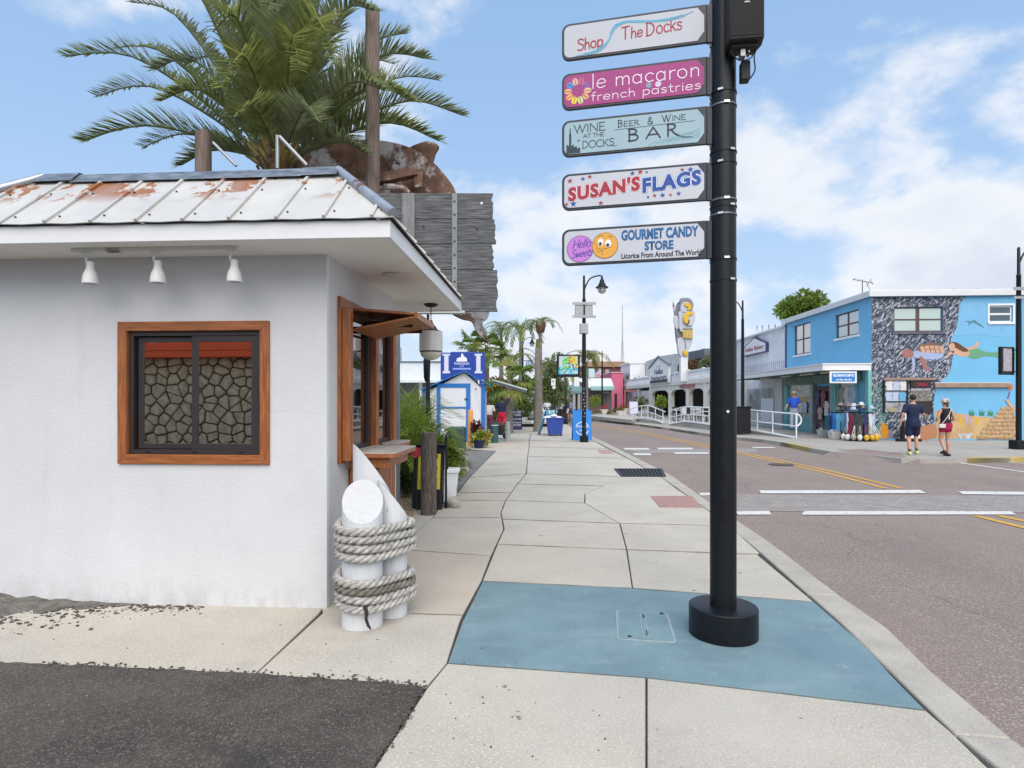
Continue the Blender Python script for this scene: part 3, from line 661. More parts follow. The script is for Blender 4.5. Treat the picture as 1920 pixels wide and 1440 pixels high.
for i in range(len(edges)-1):
    a0, a1 = edges[i], edges[i+1]; pts = sorted(set([a0, a1]+[x for x in (TA0, TA1) if a0 < x < a1]))
    top = [sl(x, clip_front(x)) for x in pts]; bot = [sl(x, 0) for x in (a0, a1)]
    # slight sag in the bottom edge
    mid = ((a0+a1)/2, bot[0][1], bot[0][2]-.006)
    outline = [bot[0], mid, bot[1]]+top[::-1]
    uniq = []
    for p in outline:
        if not uniq or (Vector(p)-Vector(uniq[-1])).length > 1e-4: uniq.append(p)
    if (Vector(uniq[0])-Vector(uniq[-1])).length < 1e-4: uniq.pop()
    nrm = Vector((0, -(TZ-ez), (TB0-EB0))).normalized()*.006
    n = len(uniq); mb = kmb()
    mb.add([Vector(p)+nrm for p in uniq]+list(uniq), [tuple(range(n)), tuple(reversed(range(n, 2*n)))]+[(k, n+k, n+(k+1) % n, (k+1) % n) for k in range(n)])
    mb.build('roof_panel', ROOFM, K, smooth=False)
rng = random.Random(3)
SCREW = mat('screw_dark', (.05,.045,.04), .6)
for j, a in enumerate(cuts):
    tt = clip_front(a); p, q = Vector(sl(a, 0)), Vector(sl(a, tt-.01)); nrm = Vector((0, -(TZ-ez), (TB0-EB0))).normalized()
    mb = kmb(); mb.bar(p+nrm*.014, q+nrm*.014, .03 if j % 2 else .022, .024, up=(1,0,0)); mb.build('roof_rib', ROOFM, K, bevel=.006)
    mb = kmb()
    for t in (.12, .62):
        if t < tt:
            for s_ in (.05,):
                c = Vector(sl(a+s_, t))+nrm*.008; mb.lathe([(.008,0),(.008,.006),(.003,.009)], c, 8)
    if mb.v: mb.build('screw', SCREW, K)
# right slope (east), left slope, back slope
def slope(p0, p1, p2, p3, nx, name='roof_panel', ribs=9):
    p0, p1, p2, p3 = map(Vector, (p0, p1, p2, p3)); nrm = (p1-p0).cross(p3-p0).normalized()
    if nrm.z < 0: nrm = -nrm
    mb = kmb(); v = [p+nrm*.006 for p in (p0, p1, p2, p3)]+[p0, p1, p2, p3]
    mb.add(v, [(0,1,2,3),(7,6,5,4),(0,4,5,1),(1,5,6,2),(2,6,7,3),(3,7,4,0)]); mb.build(name, ROOFM, K, smooth=False)
    for k in range(1, ribs):
        t = k/ribs; a = p0.lerp(p1, t); d = (p3-p0); dn = (p2-p1)
        # perpendicular rib until hip
        L1 = (p1-p0).length; s = t*L1; u = (p1-p0).normalized(); h0 = (p3-p0).dot(u); h1 = L1-(p2-p0).dot(u)
        w_ = nrm.cross(u); 
        if w_.z < 0: w_ = -w_
        hh = (p3-p0).dot(w_); lim = min(1, s/h0 if h0 > 0 else 1, (L1-s)/h1 if h1 > 0 else 1)
        mb = kmb(); mb.bar(a+nrm*.013, a+w_*hh*lim+nrm*.013, .024, .022, up=u); mb.build('roof_rib', ROOFM, K)
slope((EA1+e,EB0-e,ez),(EA1+e,EB1+e,ez),(TA1,TB1,TZ),(TA1,TB0,TZ), 1, ribs=10)
slope((EA0-e,EB1+e,ez),(EA0-e,EB0-e,ez),(TA0,TB0,TZ),(TA0,TB1,TZ), 1, ribs=10)
slope((EA1+e,EB1+e,ez),(EA0-e,EB1+e,ez),(TA0,TB1,TZ),(TA1,TB1,TZ), 1, ribs=10)
HIPM = mat('hip_flashing', (.36,.39,.43), .35, metal=.5, var=.15, scale=6, bump=.1)
hf = noise_fac(HIPM, 4, .56, .6, off=(7,2,5)); setc(HIPM, mixc(HIPM, basec(HIPM), hf, (.24,.09,.035)))
mb = kmb(); mb.tube([(EA1+e,EB0-e,ez+.03),(TA1,TB0,TZ+.03)], .035, 10); mb.build('hip_cap', HIPM, K)
mb = kmb(); mb.tube([(EA0-e,EB0-e,ez+.03),(TA0,TB0,TZ+.03)], .035, 10); mb.build('hip_cap', HIPM, K)
RIDG = mat('dark_ridge_flashing', (.13,.15,.18), .4, metal=.6, var=.35, scale=6, stretch=(1,1,4), bump=.3, bscale=12, col2=(.33,.36,.40))
mb = kmb(); mb.bb((TA0+.06,TB0+.1,TZ-.02),(TA1-.02,TB1-.1,TZ+.03)); mb.build('flat_roof', RIDG, K)
for a0, a1, dz in ((TA0-.03,TA0+.32,.012),(TA0+.3,TA0+1.4,.0),(TA0+1.38,TA1-.27,.004),(TA1-.29,TA1+.02,.014)):
    mb = kmb(); mb.add([(a0,TB0-.10,TZ-.05+dz),(a1,TB0-.10,TZ-.045+dz),(a1,TB0-.02,TZ+.04+dz),(a0,TB0-.02,TZ+.035+dz),(a1,TB0+.14,TZ+.05+dz),(a0,TB0+.14,TZ+.045+dz),
        (a0,TB0-.10,TZ-.056+dz),(a1,TB0-.10,TZ-.051+dz),(a1,TB0+.14,TZ+.04+dz),(a0,TB0+.14,TZ+.035+dz)], [(0,1,2,3),(3,2,4,5),(6,0,3,9),(1,7,8,4),(6,7,1,0),(5,4,8,9)]); mb.build('ridge_cap', RIDG, K, smooth=False)
# front window
def kwin(a0, a1, z0, z1):
    f = kmb(); t = .075; py = -.022
    w_ = a1-a0
    # mitred boards
    o_ = [(a0,z0),(a1,z0),(a1,z1),(a0,z1)]; i_ = [(a0+t,z0+t),(a1-t,z0+t),(a1-t,z1-t),(a0+t,z1-t)]
    return o_, i_, py
o_, i_, py = kwin(wa, wb_, wz0, wz1)
win = None
for k in range(4):
    k2 = (k+1) % 4; mb = kmb(); g_ = .0006
    pts = [o_[k], o_[k2], i_[k2], i_[k]]
    mb.add([(p[0], py, p[1]) for p in pts]+[(p[0], .10, p[1]) for p in pts], [(0,1,2,3),(7,6,5,4),(0,4,5,1),(1,5,6,2),(2,6,7,3),(3,7,4,0)])
    m_ = mat('stained_cedar_across', (.25,.075,.022), .38, var=.3, scale=6, stretch=(.7,9,9), bump=.25, bscale=20, col2=(.42,.15,.05)) if k % 2 == 0 else STAIN_WOOD
    if win is None: win = mb.build('window', m_, K, bevel=.003)
    else: mb.build('trim_board', m_, win, bevel=.003)
ia0, ia1, iz0, iz1 = wa+.077, wb_-.077, wz0+.077, wz1-.077
mb = kmb(); fr = .03
def ring(mb, a0, a1, z0, z1, t, y0, y1):
    mb.bb((a0,y0,z0),(a1,y1,z0+t)); mb.bb((a0,y0,z1-t),(a1,y1,z1)); mb.bb((a0,y0,z0+t),(a0+t,y1,z1-t)); mb.bb((a1-t,y0,z0+t),(a1,y1,z1-t)); return mb
ring(mb, ia0, ia1, iz0, iz1, .035, .01, .09); mb.build('frame', DARKFRAME, win, bevel=.002)
mid = (ia0+ia1)/2-.0
mb = kmb(); ring(mb, ia0+.05, mid+.025, iz0+.04, iz1-.04, .042, .045, .07); mb.build('sash', DARKFRAME, win, bevel=.002)
mb = kmb(); ring(mb, mid-.03, ia1-.035, iz0+.036, iz1-.036, .05, .018, .043); mb.build('sash', DARKFRAME, win, bevel=.002)
GLS = glass('tinted_reflective_glass', (.72,.66,.57), .012, metal=1.0)
mb = kmb(); mb.bb((ia0+.09,.055,iz0+.08),(mid-.015,.06,iz1-.08)); mb.build('pane', GLS, win, smooth=False)
mb = kmb(); mb.bb((mid+.018,.028,iz0+.084),(ia1-.083,.033,iz1-.084)); pn = mb.build('pane', GLS, win, smooth=False)
for aa in (ia0+.16, mid, ia1-.17):
    mb = kmb(); mb.bb((aa-.02,.005,iz0+.012),(aa+.02,.0095,iz0+.022)); mb.build('weep_hole', BLACKP2, win)
# side service opening: cedar frame, posts, dark panes
side_win = None
def sadd(name, m, boxes, bevel=.004, parent=None):
    mb = kmb()
    for a, b in boxes: mb.bb(a, b)
    return mb.build(name, m, parent or side_win, bevel=bevel)
mb = kmb(); mb.bb((-.12,sb0-.02,sz0-.05),(.03,sb0+.07,sz1+.06)); side_win = mb.build('service_window', STAIN_WOOD, K, bevel=.004)
sadd('post', STAIN_WOOD, [((-.1,sb1-.1,sz0+.03),(.03,sb1+.02,sz1))])
sadd('post', STAIN_WOOD, [((-.06,1.20,sz0+.03),(.045,1.30,sz1-.06))])
sadd('corner_post', STAIN_WOOD, [((.031,sb0+.005,sz0-.03),(.10,sb0+.085,sz1-.03))])
CED_H = mat('stained_cedar_deep', (.25,.075,.022), .38, var=.3, scale=6, stretch=(9,.7,9), bump=.25, bscale=20, col2=(.42,.15,.05))
sadd('head_board', CED_H, [((-.1,sb0+.07,sz1-.06),(.03,sb1+.02,sz1+.06))])
sadd('sill', CED_H, [((-.1,sb0+.07,sz0-.05),(.03,sb1+.02,sz0+.03))])
sadd('frame', DARKFRAME, [((-.05,sb0+.071,sz0+.031),(-.01,sb0+.11,sz1-.061)), ((-.05,1.12,sz0+.031),(-.01,1.198,sz1-.061)), ((-.05,.62,sz0+.031),(-.02,.66,sz1-.061)), ((-.05,1.302,sz0+.031),(-.01,1.34,sz1-.061)), ((-.05,sb1-.15,sz0+.031),(-.01,sb1-.101,sz1-.061)), ((-.05,sb0+.12,sz0+.031),(-.01,1.12,sz0+.07)), ((-.05,1.34,sz0+.031),(-.01,sb1-.15,sz0+.07))], .002)
GLS2 = glass('dark_service_glass', (.30,.27,.25), .03, metal=1.0)
sadd('pane', GLS2, [((-.038,sb0+.11,sz0+.07),(-.034,1.12,sz1-.062))], 0); sadd('pane', GLS2, [((-.038,1.34,sz0+.07),(-.034,sb1-.15,sz1-.062))], 0)
# wedge hatch over the first window
hat = thing  # (alias unused)
mb = kmb()
def quadslab(mb, p, t):
    p = [Vector(q) for q in p]; n = (p[1]-p[0]).cross(p[3]-p[0]).normalized()*t
    mb.add(p+[q+n for q in p], [(3,2,1,0),(4,5,6,7),(0,1,5,4),(1,2,6,5),(2,3,7,6),(3,0,4,7)])
h0, h1 = .50, 1.24
mb = kmb(); quadslab(mb, [(.035,h0,2.425),(.60,h0,2.375),(.60,h1,2.375),(.035,h1,2.425)], .022); hatch = mb.build('hatch', CED_H, K, bevel=.003)
mb = kmb(); quadslab(mb, [(.035,h0,2.245),(.595,h0,2.352),(.595,h1,2.352),(.035,h1,2.245)], .018); mb.build('hatch_underside', CED_H, hatch, bevel=.003)
mb = kmb(); mb.bb((.585,h0-.005,2.345),(.612,h1+.005,2.402)); mb.build('hatch_edge', CED_H, hatch, bevel=.003)
mb = kmb(); mb.bb((.05,h1-.03,2.30),(.5,h1-.012,2.37)); mb.bb((.05,h0+.3,2.31),(.5,h0+.32,2.37)); mb.build('hatch_rib', mat('dark_void_wood', (.05,.02,.01), .8), hatch)
# counters
CTOP = mat('grey_worn_counter', (.42,.37,.34), .5, var=.15, scale=6, stretch=(1,.4,1))
for (b0, b1, out, first) in ((.36,1.16,.46,True),(1.38,1.95,.22,False)):
    mb = kmb(); p = rpoly([Vector((.03,b0)), Vector((out,b0)), Vector((out,b1)), Vector((.03,b1))], .06)
    mb.poly(p, 1.185, 1.197); ct = mb.build('counter', CTOP, K, smooth=False)
    mb = kmb(); mb.poly(p, 1.150, 1.184); mb.build('counter_edge', CED_H, ct, bevel=.004)
    mb = kmb(); mb.bb((.031,b0+.06,1.06),(out-.07,b0+.085,1.149)); mb.bb((out-.09,b0+.085,1.06),(out-.07,b1-.06,1.149)); mb.bb((.031,b1-.085,1.06),(out-.07,b1-.06,1.149)); mb.build('apron', CED_H, ct, bevel=.003)
    if first:
        for bb_ in (b0+.1, b1-.12):
            mb = kmb(); pr = [(.031,0),(.36,0),(.34,-.05),(.22,-.09),(.12,-.17),(.031,-.26)]
            mb.add([(x, bb_, 1.149+z) for x, z in pr]+[(x, bb_+.03, 1.149+z) for x, z in pr], [tuple(range(6)), tuple(reversed(range(6,12)))]+[(i,6+i,6+(i+1)%6,(i+1)%6) for i in range(6)]); mb.build('bracket', CED_H, ct, bevel=.002)
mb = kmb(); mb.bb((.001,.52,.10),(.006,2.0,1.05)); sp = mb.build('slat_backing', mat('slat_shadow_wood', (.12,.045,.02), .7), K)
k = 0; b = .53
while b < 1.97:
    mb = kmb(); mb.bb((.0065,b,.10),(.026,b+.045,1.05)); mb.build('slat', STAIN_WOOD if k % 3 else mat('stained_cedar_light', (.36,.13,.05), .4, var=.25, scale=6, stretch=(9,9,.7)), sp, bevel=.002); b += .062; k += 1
# recessed soffit disc
for c, nm in (((.33,.75),'soffit_vent'),): 
    mb = kmb(); mb.lathe([(.09,-.006),(.085,-.010),(.03,-.012)], (c[0], c[1], SOF-.0005), 24); mb.build(nm, WHITE_TRIM, K)
# track rails and spot lights
TRK = paint('white_track', (.72,.73,.72), .4)
def kpt(px, py, zz):    # point at px on front track line
    Y = FPX*(CH-zz)/(py-HZ); return KM.inverted() @ Vector((xat(px, Y), Y, zz))
for a0, a1 in ((-1.87,-1.69),(-1.60,-.78)):
    mb = kmb(); mb.bb((a0+.02,-.30,SOF-.030),(a1+.22,-.265,SOF-.0005)); mb.build('light_track', TRK, K, bevel=.002)
labs = ['white spot lamp under the eave, leftmost of the three', 'white spot lamp under the eave, middle of the three', 'white spot lamp under the eave, nearest the kiosk corner']
for (px, lab) in zip((160, 293, 441), labs):
    Y = 4.40; zt = SOF-.031; l = KM.inverted() @ Vector((xat(px, Y), Y, zt)); l.y = -.2825
    wp = KM @ l; T = thing('spot_lamp', lab, 'spot lamp', wp, -TH, 'spot lamps under the kiosk eave'); M = W[T.name]
    mb = MB(M); mb.box((-.012,0,-.008),(.06,.03,.016)); mb.lathe([(.009,-.075),(.009,-.016)], (-.02,0,0), 10); mb.build('stem', TRK, T, bevel=.002)
    mb = MB(M); mb.lathe([(.003,-.065),(.024,-.07),(.027,-.085),(.027,-.115),(.033,-.135),(.046,-.165),(.053,-.20),(.055,-.235),(.048,-.236),(.040,-.20)], (.012,0,0), 24, cap=False); mb.build('shade', TRK, T)
    mb = MB(M); mb.lathe([(.03,-.19),(.04,-.215),(.02,-.226),(.001,-.228)], (.012,0,0), 16, cap=False); mb.build('bulb', glass('frosted_bulb', (.7,.7,.68), .3), T)
# pendant floodlight
pd = G(808,570,SOF); pz = SOF
PD = thing('pendant_lamp', 'large pale cylindrical pendant lamp with ribbed glass bottom hanging from the eave', 'pendant lamp', (pd.x, pd.y, pz)); M = W[PD.name]
IRON = mat('dark_brown_iron', (.035,.03,.028), .6, metal=.3, var=.4, scale=20)
mb = MB(M); mb.lathe([(.02,-.04),(.06,-.03),(.082,-.012),(.082,0)], n=24); mb.build('canopy', IRON, PD)
for k in range(6):
    mb = MB(M); z = -.055-k*.026; pts = [(.009*math.cos(a)*(k % 2), .009*math.cos(a)*(1-k % 2), z+.017*math.sin(a)) for a in [2*math.pi*j/10 for j in range(11)]]; mb.tube(pts, .003, 5, False); mb.build('chain_link', IRON, PD)
mb = MB(M); mb.lathe([(.012,-.195),(.02,-.20),(.026,-.24),(.05,-.262),(.07,-.285),(.075,-.30),(.11,-.318),(.134,-.328)], n=24, cap=False); mb.build('neck', mat('grey_cast_metal', (.13,.12,.115), .5, metal=.5, var=.3, scale=14), PD)
mb = MB(M); mb.lathe([(.10,-.322),(.136,-.33),(.138,-.35),(.138,-.56),(.130,-.565),(.128,-.35)], n=40, cap=False); mb.build('housing', mat('ribbed_alu', (.60,.60,.58), .4, metal=.2, var=.06, stretch=(14,14,.2), scale=3), PD)
mb = MB(M); mb.lathe([(.131,-.560),(.133,-.574),(.126,-.578)], n=36, cap=False); mb.build('rim', IRON, PD)
mb = MB(M); prof = [(.126*math.cos(t)*(1+.02*(i % 2)), -.576-.095*math.sin(t)) for i, t in enumerate([j*math.pi/2/14 for j in range(15)])]; mb.lathe(prof, n=40, cap=False); mb.build('lens', mat('ribbed_glass_lens', (.58,.56,.46), .12, var=.15, scale=20, spec=.9, bump=.5, bscale=80), PD)
# ---------------------------------------------------------------- pilings and ropes
PILW = mat('painted_white_timber', (.62,.635,.655), .5, var=.05, scale=4, stretch=(4,4,.6), bump=.5, bscale=14)
nf = noise_fac(PILW, 9, .69, .73, stretch=(4,4,.5)); setc(PILW, mixc(PILW, basec(PILW), nf, (.10,.09,.085)))
CUTW = mat('painted_white_endgrain', (.54,.55,.565), .55, var=.05, scale=14, stretch=(1,6,1), bump=1., bscale=22)
def piling(cx, cy, r, zc, slope_dir, slope, label):
    root = thing('piling', label, 'piling', (cx, cy, 0), group='white roped pilings at the kiosk corner')
    n = 40; vs = []; sd = Vector(slope_dir).normalized()
    zz = [0, .02, .25, .5]
    for z in zz:
        for k in range(n):
            a = 2*math.pi*k/n; wob = 1+.012*math.sin(3*a+cx*9)+.01*math.sin(z*9+a*2); vs.append((cx+r*wob*math.cos(a), cy+r*wob*math.sin(a), z))
    topi = len(zz)*n
    for k in range(n):
        a = 2*math.pi*k/n; d = Vector((math.cos(a)*r, math.sin(a)*r)); vs.append((cx+d.x, cy+d.y, zc+slope*d.dot(sd)))
    fs = []
    for i in range(len(zz)):
        for k in range(n): a = i*n+k; b = i*n+(k+1) % n; fs.append((a, b, b+n, a+n))
    fs.append(tuple(reversed(range(n)))); mb = MB(); mb.add(vs, fs); body = mb.build('post', PILW, root)
    mb = MB(); m_ = len(vs)-n
    top = [Vector(v) for v in vs[m_:]]; rings = [1.0, .8, .5, .2]; v2 = []; c = Vector((cx, cy, zc))
    for q in rings:
        for t in top: p = c+(t-c)*q; p.z += .0015+(0 if q == 1 else .001*math.sin(p.x*900+p.z*300)); v2.append(p)
    f2 = [(i*n+k, i*n+(k+1) % n, (i+1)*n+(k+1) % n, (i+1)*n+k) for i in range(3) for k in range(n)]+[tuple(range(3*n, 4*n))]
    mb.add(v2, f2); mb.build('cut_top', CUTW, root, ang=60)
    return root
pf = (xat(680,4.30), 4.30); pb = (xat(697,4.61), 4.61); pr_ = (xat(736,4.50), 4.50)
piling(pf[0], pf[1], .146, .895, (-.25,1), .96, 'front white piling with its oval slanted top facing the street camera side')
piling(pb[0], pb[1], .143, 1.10, (-1,-.55), 1.40, 'tallest white piling, ending in a sharp point beside the cedar counter')
piling(pr_[0], pr_[1], .112, .885, (-1,-.5), 1.30, 'slim white piling on the right with a blade shaped slanted top')
# rope: three twisted strands following the hull of the pilings
def hull_path():
    cs = [(pf, .148), (pr_, .114), (pb, .145)]; pts = []
    for (cxy_, r) in cs:
        for k in range(48):
            a = 2*math.pi*k/48; pts.append((cxy_[0]+r*math.cos(a), cxy_[1]+r*math.sin(a)))
    pts = sorted(set(pts)); 
    def half(ps):
        h = []
        for p in ps:
            while len(h) >= 2 and (h[-1][0]-h[-2][0])*(p[1]-h[-2][1])-(h[-1][1]-h[-2][1])*(p[0]-h[-2][0]) <= 0: h.pop()
            h.append(p)
        return h
    lo = half(pts); up = half(pts[::-1]); return lo[:-1]+up[:-1]
HP = [Vector((p[0], p[1])) for p in hull_path()]
hc = sum(HP, Vector((0, 0)))/len(HP)
HP2 = HP+[HP[0]]
hl = [0]
for i in range(len(HP2)-1): hl.append(hl[-1]+(HP2[i+1]-HP2[i]).length)
def hull_at(s, off):
    s = s % hl[-1]; i = max(j for j in range(len(hl)-1) if hl[j] <= s+1e-9); p = HP2[i].lerp(HP2[i+1], (s-hl[i])/max(hl[i+1]-hl[i], 1e-6)); d = (p-hc).normalized(); return p+d*off
ROPE = mat('weathered_rope', (.33,.32,.30), .9, var=.25, scale=30, bump=.9, bscale=130, col2=(.60,.58,.54))
ROPED = mat('dirty_rope', (.15,.135,.11), .9, var=.35, scale=25, bump=.9, bscale=130, col2=(.30,.28,.23))
def rope(z0, turns, pitch, wav, label, dirty):
    root = thing('rope_wrap', label, 'rope', (hc.x, hc.y, z0), group='ropes wound around the white pilings')
    L = hl[-1]; rs_ = .0152; rr = .0168
    for tn in range(turns):
        m = ROPED if tn in dirty else ROPE; phase = tn*.7
        turn = None
        for st in range(3):
            n = 190; pts = []
            for i in range(n+1):
                s = i/n*L; c = hull_at(s, rr+rs_+.002+.006*math.sin(s*5+tn)); t2 = (hull_at(s+.01, .04)-hull_at(s-.01, .04)).normalized(); nn = Vector((t2.y, -t2.x))
                zz = z0-tn*pitch+wav*math.sin(2*math.pi*(s/L)+.6+tn*.25)+.004*math.sin(s*9+tn*2)-(pitch*i/n)*0
                ph = 2*math.pi*(s/.155)+st*2*math.pi/3+phase
                ph = 2*math.pi*round(L/.155)*(i/n)+st*2*math.pi/3+phase
                o = nn*math.cos(ph)*rr; pts.append((c.x+o.x, c.y+o.y, zz+math.sin(ph)*rr))
            mb = MB(); mb.tube(pts, rs_, 8, False)
            if turn is None: turn = mb.build('rope_turn', m, root)
            else: mb.build('strand', m, turn)
    return root
rope(.71, 4, .061, .012, 'upper coil of four pale rope turns around the white pilings', ())
rl = rope(.34, 4, .056, .020, 'lower coil of dirtier rope turns around the white pilings, one dark turn in it', (1,))
mb = MB(); y0 = pf[1]-.185; xx = pf[0]+.075
mb.tube([(xx-.01,y0-.012,.20),(xx+.005,y0-.02,.15),(xx+.0,y0-.018,.11),(xx+.015,y0-.012,.06),(xx+.03,y0-.005,.035)], [.014,.012,.011,.010,.006], 8); mb.build('loose_end', mat('tarred_rope_end', (.03,.028,.025), .9), rl)
# ---------------------------------------------------------------- the sign pole
SX, SY = 1.483, 4.12
SP = thing('sign_pole', 'thick black sign pole on a round base standing in the blue slab', 'pole', (SX, SY, 0))
mb = MB(); mb.lathe([(.232,0),(.232,.192),(.228,.197),(.222,.199),(.09,.201)], (SX,SY,.001), 56); mb.build('base', BLACKP, SP)
mb = MB(); mb.lathe([(.089,.2),(.089,1.5),(.087,3.0),(.085,4.6),(.084,5.6),(.02,5.62)], (SX,SY,0), 40); mb.build('shaft', BLACKP, SP)
BAND = mat('strap_metal', (.16,.17,.19), .4, metal=.6, var=.3, scale=20)
for i, py in enumerate((165, 190, 278, 300, 370, 382, 398, 482, 522, 755)):
    z = zat(py, SY-.09); mb = MB(); mb.lathe([(.0885,-.006),(.0915,-.006),(.0915,.006),(.0885,.006)], (SX,SY,z), 36, cap=False); st_ = mb.build('strap', BAND if py in (190,370,398) else BLACKP, SP)
    if py != 755:
        mb = MB(); a = R(-95+25*((i % 3)-1)); mb.box((SX+.094*math.cos(a), SY+.094*math.sin(a), z), (.035,.012,.014), Matrix.Rotation(a+math.pi/2, 3, 'Z')); mb.build('buckle', mat('bright_steel', (.7,.7,.7), .25, metal=.8, var=.05), SP)
mb = MB(); c = Vector((SX,SY-.088,zat(771,SY))); mb.add([(c.x-.0,c.y-.003,c.z+.012),(c.x+.012,c.y-.003,c.z),(c.x,c.y-.003,c.z-.012),(c.x-.012,c.y-.003,c.z)], [(0,3,2,1)]); mb.build('sticker', paint('white_sticker', (.7,.7,.7)), SP, smooth=False)
# five signs
AN = R(13); EX = Vector((math.cos(AN), -math.sin(AN), 0)); SL = 1.02; SHT = .268
RIGHT = Vector((SX-.118, SY-.006, 0))
def px_z(py): return zat(py, SY+.232)
SB = [117.5, 210, 297.5, 397, 500]
SLAB = ['white sign reading Shop The Docks in red handwriting, topmost on the pole', 'magenta pastry shop sign with a ring of coloured macarons', 'pale blue wine bar sign with a dark tower silhouette', 'white flag shop sign with red and blue lettering and stars', 'white candy store sign with a purple and an orange ball, lowest on the pole']
FACE = [paint('sign_silver_white', (.46,.48,.53), .35, var=.03), paint('sign_magenta', (.31,.016,.17), .35, var=.05), paint('sign_pale_blue', (.29,.42,.48), .35, var=.05), paint('sign_white', (.50,.52,.57), .35, var=.03), paint('sign_white', (.62,.64,.68))]
FRM = mat('sign_frame_black', (.02,.025,.035), .4, var=.2)
REDI = paint('ink_red', (.34,.015,.035)); BLUEI = paint('ink_blue', (.01,.06,.30)); DKI = paint('ink_dark_teal', (.015,.03,.045)); WHI = paint('ink_white', (.85,.80,.85))
def rrect(x0, y0, x1, y1, r, chamfer=True, n=6):
    pts = []
    for cx, cy, a0 in ((x0+r, y0+r, 180), (x0+r, y1-r, 90)):
        seq = [a0+90*k/n for k in range(n+1)]
        pts.append([(cx+r*math.cos(R(a)), cy+r*math.sin(R(a))) for a in seq])
    bl = pts[0]; tl = pts[1]           # bl: 180->270, tl: 90->180
    if chamfer: right = [(x1-.045, y0), (x1, y0+.06), (x1, y1-.06), (x1-.045, y1)]
    else: right = [(x1, y0), (x1, y1)]
    return bl+right+tl
def star(mb, x, y, r, z0, z1, rot=90, k=.4):
    mb.poly([(x+(r if i % 2 == 0 else r*k)*math.cos(R(rot+36*i)), y+(r if i % 2 == 0 else r*k)*math.sin(R(rot+36*i))) for i in range(10)], z0, z1)
